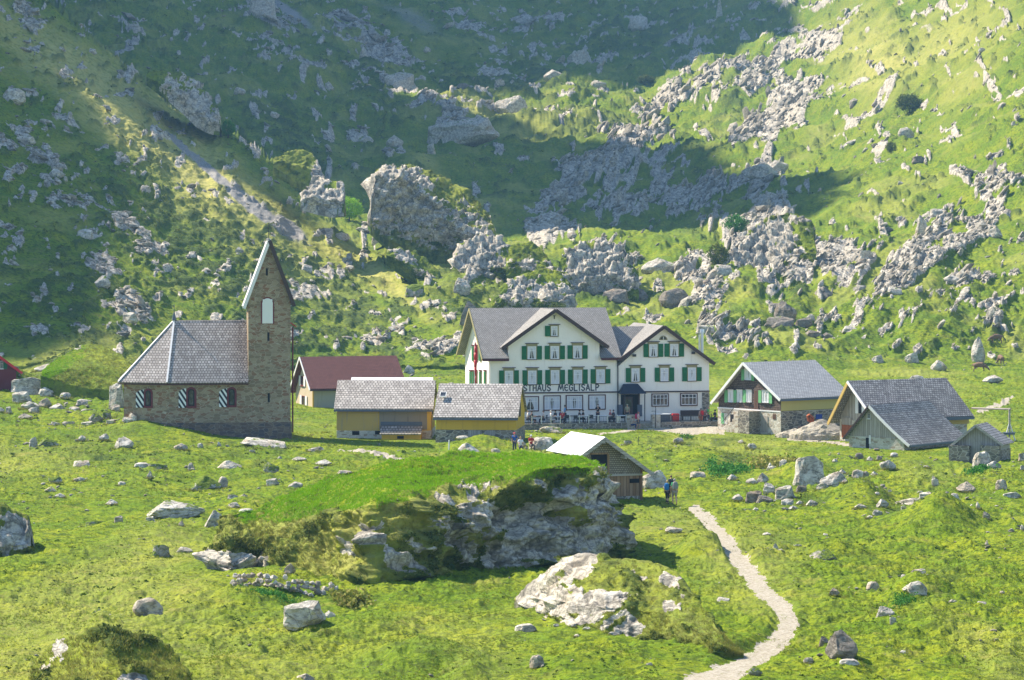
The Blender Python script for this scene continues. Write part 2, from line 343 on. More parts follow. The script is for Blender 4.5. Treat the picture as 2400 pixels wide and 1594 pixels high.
def depth(u, v):
    u = np.asarray(u, float); v = np.asarray(v, float)
    left = sstep(900, 100, u)
    c = .00053*left+.0000
    ym = 1/(np.maximum((v-V0), 40)/(HC*F)+c*np.clip((1100-v)/230, 0, 1.0))
    vr = ridge_v(u); yr = pwl(u, RIDGE_Y); yb0 = 1/((870-V0)/(HC*F)+c)
    t = np.clip((870-v)/np.maximum(870-vr, 8), 0, 1)
    yA = yb0+(yr-yb0)*t**1.15
    yT = table_y(u, v)
    k = sstep(0, 5, vr-v)
    k = np.where(u > 1180, 1.0, k)
    yA = yA*(1-k)+np.maximum(yT, yA)*k
    up = np.where(u > 1200, yT, np.where(u > 1000, yA*(1-sstep(1000, 1200, u))+yT*sstep(1000, 1200, u), yA))
    b = sstep(884, 856, v)
    return ym*(1-b)+up*b
# -- soft blobs in (u,v): (u, v, ru, rv, angle, weight)
def blobs(u, v, L):
    w = np.zeros(np.broadcast(u, v).shape)
    for (a, b, ru, rv, an, k) in L:
        c, s = math.cos(R(an)), math.sin(R(an)); dx = u-a; dy = -(v-b)
        p = (dx*c+dy*s)/ru; q = (-dx*s+dy*c)/rv
        w = np.maximum(w, k*np.clip(1.25-np.sqrt(p*p+q*q), 0, 1)**.8*1.0)
    return np.clip(w, 0, 1)
ROCKY = [  # limestone pavements on the slopes
 (2250,540,210,80,35,.72),(2330,440,120,60,40,.7),(2120,640,260,60,25,.62),(2300,640,170,90,30,.62),(1900,610,180,70,-5,.72),(1780,560,110,60,35,.75),
 (1650,700,110,60,10,.6),(1700,780,170,45,-18,.72),(1590,625,110,45,0,.72),(2150,740,160,50,25,.5),(2060,840,150,45,30,.55),(2260,800,60,60,60,.5),(2350,760,70,40,20,.45),
 (1400,610,90,55,10,.85),(1480,600,70,50,60,.7),(1130,610,95,60,20,.5),(1290,690,110,40,0,.45),(1230,600,60,40,0,.35),(1550,740,90,40,0,.5),(1985,700,110,40,20,.45),
 (1560,255,120,50,12,.8),(1760,190,190,60,18,.85),(1930,120,170,50,28,.62),(1820,280,200,60,35,.85),(1960,90,60,90,60,.35),(2040,60,60,80,60,.3),
 (1900,370,230,45,18,.62),(1700,430,220,60,5,.8),(1480,330,200,55,8,.8),(1350,420,190,75,25,.78),(1500,500,260,70,-4,.85),(1220,450,120,50,0,.5),(1300,540,170,45,-10,.7),(2050,220,170,60,40,.4),(2120,300,120,40,30,.3),
 (1100,310,150,45,-10,.62),(960,240,170,35,-22,.72),(860,90,150,50,-40,.62),(640,60,110,60,-35,.72),(700,150,120,40,-35,.55),(1050,60,170,40,-25,.55),(1250,60,200,50,0,.42),(1380,140,70,35,0,.55),(1570,90,150,60,0,.42),(1200,170,120,45,0,.35),
 (60,380,120,70,-30,.62),(170,470,160,45,-32,.7),(290,560,150,45,-30,.66),(60,590,120,60,-40,.5),(250,650,110,60,-25,.5),(360,610,110,40,-30,.4),(310,720,90,60,-30,.66),(290,790,60,30,-10,.6),
 (480,640,110,40,-30,.35),(560,520,200,20,-38,.25),(700,700,160,50,-22,.45),(850,740,200,50,-18,.42),(950,800,170,40,-10,.55),(1030,830,60,40,0,.6),(720,610,140,30,-35,.35),(830,640,120,25,-33,.35),(20,160,60,20,0,.3),
 (50,20,90,40,-45,.8),(150,300,60,30,-30,.25),(1250,330,60,40,0,.5),(1000,500,90,60,-20,.4),(1050,760,80,40,0,.4),
]
SHRUB = [(500,620,420,130,-34,.75),(820,730,330,90,-25,.7),(300,430,260,160,-35,.35),(150,700,260,170,0,.55),(1060,730,140,60,0,.6),(1000,600,160,60,-20,.45),(200,860,110,55,-10,.85),
 (1260,640,120,50,0,.5),(1380,690,120,50,0,.4),(1650,1060,170,45,0,.5),(700,330,200,60,-30,.6),(850,200,160,50,-30,.5),(1180,210,260,90,0,.45),(1480,90,260,80,0,.4),(1350,300,240,40,0,.5),(640,380,90,40,-20,.4),
 (1700,240,60,60,0,.55),(1560,320,60,30,0,.6),(100,1120,120,40,0,.2),(250,1060,250,50,0,.28),(650,1070,200,60,0,.3),(2100,1180,320,60,0,.3),(1900,1280,200,40,0,.3),(2150,1350,200,60,0,.22),(1600,1280,90,60,0,.5),(1560,1420,200,60,0,.3),(2350,650,60,30,0,.3),(1850,680,70,25,20,.5),(2000,630,60,20,20,.5)]
DRY = [(330,290,460,75,-38,1.2),(250,180,200,30,-42,.8),(520,420,260,60,-38,.6),(600,560,330,70,-35,.45),(900,660,200,30,-33,.6),(1060,460,110,30,-30,.7),(2200,130,220,60,35,.55),(2050,130,90,140,60,.5),(1350,1070,120,30,0,.35),(1200,290,260,40,-5,.45),(1700,1040,200,30,0,.25),(850,120,200,30,-35,.4),(150,830,150,40,20,.4),(2250,200,200,60,40,.35)]
SCREE = [(425,345,60,9,-44,1),(500,408,100,13,-42,1),(600,490,140,19,-38,1),(675,535,60,22,-35,1),(660,20,120,18,-35,.8),(960,45,190,42,-28,.5),(700,560,60,20,-30,.5)]
BRIGHT = [(1900,550,160,28,5,1),(1800,860,160,40,0,.8),(2100,300,300,60,30,.4),(2330,380,120,60,40,.7)]
def streak_dir(u, v):
    """strike of the limestone beds as seen: rising to the right on the right slope, falling on the left"""
    return np.where(u > 1350, R(38), np.where(u < 900, R(-30), R(15)))
PATH = [(1630,1192),(1665,1225),(1705,1270),(1730,1310),(1765,1350),(1800,1390),(1838,1425),(1850,1460),(1828,1500),(1780,1535),(1715,1570),(1640,1600),(1540,1650),(1400,1720)]
PATHW = [19,20,22,23,26,26,23,26,29,31,34,40,46,54]
def polydist(u, v, pts, ws, vy=1.0):
    d = np.full(np.broadcast(u, v).shape, 1e9)
    for i in range(len(pts)-1):
        (a, b), (c, e) = pts[i], pts[i+1]; b *= vy; e *= vy; dx, dy = c-a, e-b
        t = np.clip(((u-a)*dx+(v*vy-b)*dy)/(dx*dx+dy*dy), 0, 1)
        w = ws[i]*(1-t)+ws[i+1]*t
        d = np.minimum(d, np.hypot(u-a-t*dx, v*vy-b-t*dy)/w)
    return d
def inpoly(u, v, pts):
    inside = np.zeros(np.broadcast(u, v).shape, bool); n = len(pts)
    for i in range(n):
        (a, b), (c, e) = pts[i], pts[(i+1) % n]
        if b == e: continue
        x = (c-a)*(v-b)/(e-b)+a; inside ^= ((b > v) != (e > v)) & (u < x)
    return inside
YARD = [(1500,1003),(1690,1003),(1700,1012),(1695,1020),(1640,1020),(1560,1013),(1500,1006),(1440,1024),(1405,1030),(1400,1022),(1470,1006)]
def masks(u, v, x, y, z):
    Z = z*1.2+y*.12
    th = streak_dir(u, v); c, s = np.cos(th), np.sin(th)
    sa = x*c+Z*s; sb = -x*s+Z*c
    far = sstep(870, 820, v)
    W = blobs(u, v, ROCKY)*far
    sc = np.clip(y/520, .6, 1.9)
    n = .5*fbm(sa/(7*sc), sb/(1.7*sc), oct=4, s=21, gain=.6)+.35*fbm(x/(9*sc), Z/(5*sc), oct=3, s=41)+.25*fbm(sa/(2.2*sc), sb/(.55*sc), oct=2, s=51)
    hole = fbm(x/(5*sc), Z/(2.6*sc), oct=3, s=57)
    gv = blobs(u, v, SCREE); rock = sstep(-.05, .09, n+W*.84-.52+.45*hole)*np.clip(W*4, 0, 1)*(1-np.clip(gv*3, 0, 1))
    sp = fbm(x/(2.2*sc), Z/(1.5*sc), oct=3, s=77)
    rock = np.maximum(rock, far*sstep(.44, .54, sp+.05)*(1-np.clip(gv*3, 0, 1)))       # scattered stones everywhere on the slopes
    shr = blobs(u, v, SHRUB)
    sn = fbm(x/(2.6*sc), Z/(1.1*sc), y/6, oct=4, s=91)
    shrub = np.clip(sstep(-.25, .22, sn+shr*.75-.42)*np.clip(shr*3, 0, 1)+.0, 0, 1)
    shrub = np.maximum(shrub, far*.8*sstep(.26, .46, sn))
    dry = blobs(u, v, DRY); dry = np.clip(dry+.30*sstep(0, .5, fbm(x/11, Z/7, oct=3, s=33)), 0, 1)
    grav = gv
    return rock, dry, shrub*(1-rock), grav, W, sa, sb, sn, sc
def noisy_edge(x, y): return .58*fbm(x/1.1, y/1.5, oct=4, s=63, gain=.7)
def face_class(u, v, x, y):
    """0 meadow, 1 mountainside, 2 path, 3 yard, 4 trail"""
    ne = noisy_edge(x, y)
    cl = np.where(v < 868, 1, 0)
    cl = np.where((polydist(u, v, PATH, PATHW, 1.4)+ne < .82), 2, cl)
    cl = np.where(inpoly(u+ne*12, v+ne*5, YARD), 3, cl)
    cl = np.where(polydist(u, v, [(2290,968),(2340,951),(2372,934)], [7,10,6], 2.0)+ne < .9, 4, cl)
    cl = np.where(polydist(u, v, [(1850,1030),(1930,1035),(1995,1043)], [8,10,9], 3.0)+ne < .9, 4, cl)
    cl = np.where(polydist(u, v, [(800,1062),(900,1070),(1010,1078)], [14,16,10], 3.0)+ne < .6, 4, cl)
    return cl
FLAT = [(1390,985,330,45),(900,1015,260,45),(480,990,220,50),(1850,1000,200,45),(2150,1040,260,45),(830,950,170,30)]
BIGH = [] # gentle named knolls on the meadow: u, v, ru, rv, height
BIGH += [(25,908,60,16,1.8),(330,1012,120,26,1.15),(430,1022,90,20,.45),(190,868,120,34,2.6),(2200,1225,130,34,1.9),(2020,1175,90,26,1.2),(1640,1290,90,30,1.3),(1900,1120,90,26,1.0),(1650,1085,110,26,.9),(1130,1045,80,18,.8),(350,1240,120,26,.6),
         (1000,1545,150,28,.8),(2150,1400,90,26,.9),(2180,1480,90,24,.5),(1100,1575,60,22,.6),(1340,1565,110,18,.5),(2330,1120,90,20,.7),(1500,1030,120,18,.5),(2330,1340,110,30,.5),(1950,1300,90,20,.6),(300,1400,60,14,.25),(560,1420,90,16,.35),(230,1480,60,20,.3),(60,900,90,16,.8),(1980,1555,80,26,.5),(2350,1560,60,26,.4)]
def disp(u, v, x, y, z, mk=None):
    rock, dry, shrub, grav, W, sa, sb, sn, sc = mk if mk is not None else masks(u, v, x, y, z)
    far = sstep(872, 835, v)
    fl = np.ones_like(x)
    for (a, b, ru, rv) in FLAT: fl = np.minimum(fl, np.clip(np.hypot((u-a)/ru, (v-b)/rv)*1.4-.75, .12, 1))
    # meadow
    near = .55*fbm(x/7, y/9, oct=3, s=1)+.25*fbm(x/2.0, y/2.6, oct=3, s=2)+.10*fbm(x/.5, y/.6, oct=2, s=4)
    tus = np.clip(fbm(x/.55, y/.7, oct=4, s=8, gain=.6)+.6*fbm(x/8, y/12, oct=2, s=9)-.03, 0, 1)
    near = near+.33*tus
    d = (1-far)*near*fl
    for (a, b, ru, rv, h) in BIGH:
        q = np.hypot((u-a)/ru, (v-b)/rv); d = d+h*np.exp(-q*q*2.2)*(1-far*.0)
    # slopes
    Z = z*1.2+y*.12
    slope = (2.9*fbm(x/24, Z/13, oct=3, s=12)+1.3*fbm(x/8, Z/5, oct=3, s=14)+1.0*fbm(sa/16, sb/4, oct=3, s=19, ridged=True))*sc
    lf = sstep(1150, 850, u)*sstep(-8, 4, v-ridge_v(u)); slope = slope*sstep(870, 780, v)*(1-.80*lf)
    w1 = worley(sa/(3.2*sc)+.3*fbm(x/3, Z/3, s=3, oct=2), sb/(1.15*sc), 3); w2 = worley(sa/(1.1*sc), sb/(.5*sc), 9)
    rk = rock*sc*(.35+1.1*w1[2]-.5*w1[0]+.35*w2[2]+.8*fbm(x/6, Z/4, oct=2, s=29))
    sh = shrub*sc*(.65+.8*sn)
    d = d+far*(slope*(1-.75*np.clip(grav*2, 0, 1))+rk*.8+sh*.8+.30*sc*fbm(x/1.2, Z/.8, oct=3, s=15, ridged=True))
    p = polydist(u, v, PATH, PATHW, 1.4)
    k = sstep(1.5, .8, p)*(v > 1150)
    d = d*(1-k*.9)-.08*k
    return d
def ground(u, v):
    """world point of the ground seen at photo pixel u,v (with relief)"""
    U = np.array([float(u)]); Vv = np.array([float(v)]); y = depth(U, Vv); x = (U-1200)/F*y; z = HC-(Vv-V0)/F*y
    return Vector((x[0], y[0], z[0]+disp(U, Vv, x, y, z)[0]))
def ground_n(U, Vv):
    y = depth(U, Vv); x = (U-1200)/F*y; z = HC-(Vv-V0)/F*y
    return np.stack([x, y, z+disp(U, Vv, x, y, z)], -1)
SUN_E = 46.0; SUN_A = 31.0
KX = math.tan(R(SUN_E))/math.cos(R(SUN_A)); TA = math.tan(R(SUN_A))
# unseen crest left of the frame, shaped so its shade bands cross the slopes. c = y + x*tan(a) names one plane of sun rays; K = z + KX*x is how far its shade reaches
def _ck(u, v):
    y = float(depth(np.array([float(u)]), np.array([float(v)]))[0]); x = (u-1200)/F*y; z = HC-(v-V0)/F*y
    return (y+x*TA, z+KX*x+DK)
DK = 1.0
KC = [(0,-400),(290,-400)]
_p = sorted(_ck(*q) for q in [(80,852),(225,792),(235,711),(257,655),(250,607),(281,550),(330,500),(335,450),(305,390),(262,339),(240,271),(190,224),(146,193),(85,146),(0,81)])
_mc = lambda L: sum(_ck(*q)[0] for q in L)/len(L)
_cr = _mc([(115,16),(330,196),(545,326)]); _lo = _mc([(0,30),(150,150),(300,240),(440,370)]); _kb = _ck(700,500)[1]+1
_c1 = _mc([(1850,495),(2100,455),(2400,320),(1400,562)]); _c2 = _mc([(1750,340),(2050,160),(2250,20)]); _c3 = _mc([(1650,170),(1800,70)]); _cn = _mc([(1000,262),(1200,275)])
_p = [q for q in _p if q[0] < _lo-6]
KC += [(_p[0][0]-6, -90)]+_p+[(_p[-1][0]+2,-90),(_lo-2.5,-90),(_lo,_kb),(_cr-4,_kb),(_cr-1.5,-90),(_cr+25,-95),(_cr+36,-35),(_cr+55,-20),(_c1-12,-5),(_c1,105),(_c1+20,120),(_c2-25,120),(_c2,105),(_c2+8,60),(_cn-12,60),(_cn-2,8),(_cn+22,8),(_cn+32,66),(_c3-12,90),(_c3+6,240),(1250,250),(2600,260)]
KC.sort()
def make_terrain():
    us = np.concatenate([np.arange(-200, 2601, 2.35)]); vs = np.concatenate([np.arange(-80, 560, 1.9), np.arange(560, 880, 1.7), np.arange(880, 1640, 1.75)])
    U, Vv = np.meshgrid(us, vs); y = depth(U, Vv); x = (U-1200)/F*y; z = HC-(Vv-V0)/F*y
    mk = masks(U, Vv, x, y, z); z = z+disp(U, Vv, x, y, z, mk)
    br = blobs(U, Vv, BRIGHT)
    A = np.stack([mk[0], np.clip(mk[1]-br*.6, 0, 1), mk[2]*(1-br), mk[3]], -1)
    P = np.stack([x, y, z], -1)
    cl = face_class((U[:-1, :-1]+U[1:, 1:])/2, (Vv[:-1, :-1]+Vv[1:, 1:])/2, x[:-1, :-1], y[:-1, :-1])
    # ---- off-frame ground, coarser; on the left an added crest shaped to cast shade
    st = 6
    idx = np.unique(np.concatenate([np.arange(0, len(vs), st), [len(vs)-1]]))
    sub = P[idx]
    offs = np.array([0, 4, 10, 18, 30, 45, 65, 90, 120, 160, 200, 250, 300, 360, 420, 520, 700.])
    tana = math.tan(R(SUN_A))
    def side(edge, sg):
        n = len(edge); G = np.zeros((n, len(offs), 3)); G[:, :, 0] = edge[:, None, 0]+sg*offs; G[:, :, 1] = edge[:, None, 1]
        zo = edge[:, None, 2]+0*offs; yy = edge[:, 1]
        if sg < 0:
            xc = edge[:, 0]-200; c = yy+xc*tana; K = np.interp(c, [k[0] for k in KC], [k[1] for k in KC])
            K = K+np.where(c > 610, 12*fbm(c/14, c*0, oct=3, s=8)*2, 0); h = np.maximum(K-KX*xc, 8); h = np.where(c < 300, np.minimum(h, 8+.9*(yy-100).clip(0, 400)), h)
            t = np.clip(offs/200, 0, 1)**1.08
            zz = edge[:, None, 2]*(1-t)+h[:, None]*t
            zz = zz+(offs > 200)*(offs-200)*-.3
        else:
            zz = zo+np.clip(offs, 0, 260)*np.clip((yy-330)/160, 0, .55)[:, None]
        nz = 3.0*fbm(G[:, :, 0]/20, G[:, :, 1]/20, oct=4, s=66)*np.clip(offs/30, 0, 1)*np.clip((yy-200)/200, .05, 1)[:, None]
        if sg < 0: nz = nz*np.where((offs > 180) & (offs < 220), .1, 1)
        G[:, :, 2] = zz+nz; return G
    top = sub[0][::st]
    grz = lambda x, y: HC+(V0+95)/F*y
    ye = sub[0, 0, 1]; far_y = np.concatenate([np.arange(ye+3, 1380, 3), np.arange(1380, 1900, 40)])[::-1]
    eL = np.stack([-.195*far_y, far_y, grz(0, far_y)-3], -1); edgeL = np.concatenate([eL, sub[:, 0]], 0)
    Lg = side(edgeL, -1); Rg = side(sub[:, -1], 1)
    def grid_faces(h, w, base=0, flip=False):
        i = np.arange(h-1)[:, None]*w+np.arange(w-1)[None]; q = np.stack([i, i+w, i+w+1, i+1], -1).reshape(-1, 4)+base
        return q[:, ::-1] if flip else q
    def gmesh(name, G, flip, att, smooth=True):
        h, w, _ = G.shape; me = np_mesh(name, G.reshape(-1, 3), grid_faces(h, w, 0, flip), smooth); attr4(me, 'g', att.reshape(-1, 4))
        o = link(name, me, M['ground']); tag(o, kind='structure'); return o
    def att_out(G):
        x, y, z = G[..., 0], G[..., 1], G[..., 2]; r = sstep(.0, .2, fbm(x/14, z/9, oct=4, s=5)+np.clip((z-60)/300, -.25, .3)); 
        return np.stack([r*(y > 300), .4+0*x, .3+0*x, 0*x], -1)
    gmesh('unseen_valley_side', Lg, True, att_out(Lg)); gmesh('unseen_valley_side', Rg, False, att_out(Rg))  # left grid is the unseen crest, built for the shade it throws
    # back wall beyond the frame and the near ground towards the camera
    full0 = np.concatenate([top, Rg[0][1:]], 0)
    bk = [full0]; q = full0.copy(); k = np.maximum(1350-q[:, 1], 0); q[:, 1] += k; q[:, 0] = np.where(q[:, 0] < full0[-len(offs), 0]+1, q[:, 0]*q[:, 1]/full0[:, 1], q[:, 0]); q[:, 2] = np.where(k > 0, grz(0, q[:, 1]), q[:, 2]+2); bk.append(q); q0 = q
    for d, r in ((60, 22), (160, 80), (320, 190), (520, 300), (700, 260)):
        q = q0.copy(); q[:, 1] += d; q[:, 2] = q0[:, 2]+r+10*fbm(q[:, 0]/40, q[:, 1]/40, oct=3, s=6); bk.append(q)
    bk = np.array(bk); gmesh('valley_head', bk, True, att_out(bk))
    lastL = np.concatenate([Lg[-1, ::-1][:-1], sub[-1][::st], Rg[-1][1:]], 0)
    nr = [lastL]; y1 = lastL[:, 1]
    for f in (.92, .8, .65, .5, .35, .2, .1, 0, -.3, -1.0):
        q = lastL.copy(); q[:, 1] = y1*f; q[:, 0] = lastL[:, 0]*1.0; a = np.clip(1-f, 0, 1); q[:, 2] = lastL[:, 2]*(1-a)+(16.0 if f >= 0 else 18.5)*a**1.9+.3*fbm(q[:, 0]/5, q[:, 1]/5, oct=3, s=2)*(f < .95); nr.append(q)
    nr = np.array(nr); aa = att_out(nr); aa[..., 0] = 0; gmesh('near_slope', nr, False, aa)
    # ---- main grid split by surface
    h, w = U.shape; FQ = grid_faces(h, w).reshape(h-1, w-1, 4); Pv = P.reshape(-1, 3); Av = A.reshape(-1, 4)
    for k, nm, mt in ((0, 'meadow', 'ground'), (1, 'mountainside', 'ground'), (2, 'path', 'gravel'), (3, 'gravel_yard', 'gravel'), (4, 'trail', 'gravel')):
        q = FQ[cl == k]
        if not len(q): continue
        q = q[:, ::-1] if False else q
        used, inv = np.unique(q, return_inverse=True); me = np_mesh(nm, Pv[used], inv.reshape(-1, 4)); attr4(me, 'g', Av[used])
        o = link(nm, me, M[mt]); tag(o, kind='structure')
def gravel_mat():
    t = NT('trodden_gravel'); P = t.pos(); n = t.noise(P, 8, 5, .75); n2 = t.noise(P, .6, 4, .6); v = t.voro(P, 7)
    s = t.n('ShaderNodeSeparateColor'); t.l(v.outputs['Color'], s.inputs[0])
    c = t.mix(t.ramp(n, .35, .65), (.24, .205, .15), (.45, .40, .32)); c = t.mix(t.math('MULTIPLY', t.ramp(s.outputs[0], .6, .9), .3), c, (.55, .51, .44))
    c = t.mix(t.math('MULTIPLY', t.ramp(t.noise(P, 2.8, 4, .7), .56, .66), .45), c, (.20, .22, .07)); t.col(c); t.b.inputs['Roughness'].default_value = .95
    t.bump(n, .6, .10); return t.m
M['gravel'] = gravel_mat()
make_terrain()
# ------------------------------------------------------------------ boulders
def rock_mesh(name, seed, sub=3, cuts=13, rough=.10, smooth=False):
    V, Fc = icosphere(sub); rg = np.random.default_rng(seed)
    N = rg.normal(size=(cuts, 3)); N[:, 2] = np.abs(N[:, 2])*.8; N /= np.linalg.norm(N, axis=1)[:, None]; D = rg.uniform(.5, .85, cuts)
    for n, d in zip(N, D):
        k = V@n; ex = np.clip(k-d, 0, None); V = V-ex[:, None]*n*.94
    q = fbm(V[:, 0]*2+seed, V[:, 1]*2, V[:, 2]*2, oct=4, s=seed); V = V*(1+rough*q)[:, None]
    q2 = fbm(V[:, 0]*6+seed, V[:, 1]*6, V[:, 2]*9, oct=2, s=seed+5, ridged=True); V = V*(1+.05*q2)[:, None]
    w1 = worley(V[:, 0]*2.2+seed, V[:, 2]*2.4+V[:, 1]*2.0, seed); V = V*(1-.10*sstep(.12, .0, w1[1]-w1[0]))[:, None]
    V[:, 2] -= V[:, 2].min(); h = V[:, 2].max(); V[:, 2] = V[:, 2]/h; ex = np.abs(V[:, :2]).max(0); V[:, 0] /= 2*ex[0]; V[:, 1] /= 2*ex[1]
    return np_mesh(name, V, Fc, smooth)
RM = {}
def proto(i, kind):
    k = (i, kind)
    if k not in RM:
        me = rock_mesh('rock_shape', 100+i*7, 3 if i % 10 else 4, 9+i % 5, .10+.05*(i % 3)); me.materials.append(M[kind]); RM[k] = me
    return RM[k]
KIND = {'p': 'rock', 't': 'rock_tan', 'm': 'rock_moss', 'b': 'rock_brown'}
FEET = []
def rock(u, v, w, h, k='p', label=None, group=None, seed=None, lean=None, name=None, tall=False):
    P = ground(u, v); s = P.y/F; i = (seed if seed is not None else int(u*3+v*7)) % 12
    o = bpy.data.objects.new(name or ('boulder' if w > 45 else 'rock'), proto(i, KIND[k])); COL.objects.link(o)
    W = w*s*1.08; H = h*s*1.22; rg = random.Random(int(u*13+v)); dp = W*rg.uniform(.6, .85)
    o.scale = (W, min(dp, H*3.5), H); o.location = (P.x, P.y+dp*.25, P.z-H*.22); FEET.append((P.x, P.y, W, o.location.z+H*.2, s))
    o.rotation_euler = (rg.uniform(-.1, .1), rg.uniform(-.12, .12) if lean is None else lean, rg.uniform(-.35, .35)+(3.14 if rg.random() < .5 else 0))
    tag(o, label, 'boulder' if w > 45 else 'rock', group); return o
SPECIAL = [
 (398,1206,150,40,'p','long low pale boulder with mossy right end in the meadow below the chapel'),
 (352,1447,76,44,'t','brown rounded boulder alone in the grass at lower left, moss on its side'),
 (704,1480,110,58,'p','big cracked pale boulder in the foreground grass below the dry stone wall'),
 (771,1466,28,22,'p','small pale rock touching the right side of the cracked foreground boulder'),
 (268,952,40,62,'p','tall upright pale boulder standing behind the left corner of the chapel'),
 (625,1051,122,18,'p','long flat white slab lying at the foot of the chapel tower'),
 (533,1096,62,22,'p','pointed pale boulder in the grass below the middle of the chapel wall'),
 (480,1141,76,32,'m','dark mossy hollowed rock in the grass below the chapel'),
 (500,1236,54,42,'p','pale rock with dark cracks at the left tip of the grassy crag'),
 (1972,1562,76,68,'b','large rounded grey boulder split by a dark crack beside the path'),
 (1892,1148,78,74,'p','highest pale pyramid shaped boulder in the meadow right of the hikers'),
 (1538,1144,74,42,'p','pale boulder with grey face touching the wall of the wooden shed'),
 (2141,1181,84,22,'p','broad flat pale slab in the meadow below the barns'),
 (2302,1101,46,44,'p','white boulder with a dark cap in front of the small grey hut'),
 (2330,1103,38,22,'p','rounded white boulder right of the dark capped one by the hut'),
 (1092,1069,62,28,'p','pale wedge shaped boulder in the grass below the yellow barns'),
 (1268,1055,58,36,'p','white boulder with a dark top behind the seated hikers'),
 (1292,1019,54,16,'t','flat grey rock slab in the grass under the terrace wall'),
 (1763,1177,46,36,'b','tilted brown slab of rock at the left of the boulder row'),
 (1838,1174,52,36,'p','square pale boulder in the middle of the boulder row'),
 (1935,1317,68,28,'m','mossy boulder in the grass right of the path bend'),
 (622,70,72,68,'p','large rounded pale crag high on the far slope near the top'),
 (1196,273,74,48,'p','pale crag with vertical cracks on the sunlit saddle above the inn'),
 (1362,148,62,40,'p','pale conical crag in the shaded upper valley'),
 (1783,443,82,38,'p','large square blue grey block on the shaded right slope'),
 (1824,389,52,32,'p','cube shaped grey block above the larger block on the right slope'),
 (2128,331,40,28,'p','lone rounded grey boulder high on the green right slope'),
 (2294,852,34,66,'p','upright pale pinnacle beside the grazing cows'),
 (2156,562,30,56,'p','leaning pale pinnacle at the right of the green terrace'),
 (918,566,80,92,'p','dark pointed crag leaning against the foot of the great cliff block'),
 (980,574,48,60,'p','narrow dark crag right of the pointed crag under the cliff block'),
 (1282,723,116,62,'p','broad cracked grey crag directly above the inn ridge'),
 (1145,630,64,78,'p','tall pale crag with grass top on the knoll above the inn'),
 (1100,768,60,62,'b','dark brown crag behind the left end of the inn roof'),
 (1590,709,82,46,'b','dark brown overhanging boulder above the right wing of the inn'),
 (1447,701,66,34,'b','rounded dark grey boulder above the valley of the inn roofs'),
 (1840,741,50,52,'b','brown slab standing up in the group on the right slope'),
 (1832,764,74,34,'b','brown slab lying below the upright one on the right slope'),
 (1930,679,58,28,'b','dark overhung boulder on the right slope below the green terrace'),
 (955,873,30,22,'p','pale triangular rock at the right end of the red barn roof'),
 (1070,346,190,58,'p','wide grey rock wall with vertical cracks in the shaded valley'),
]
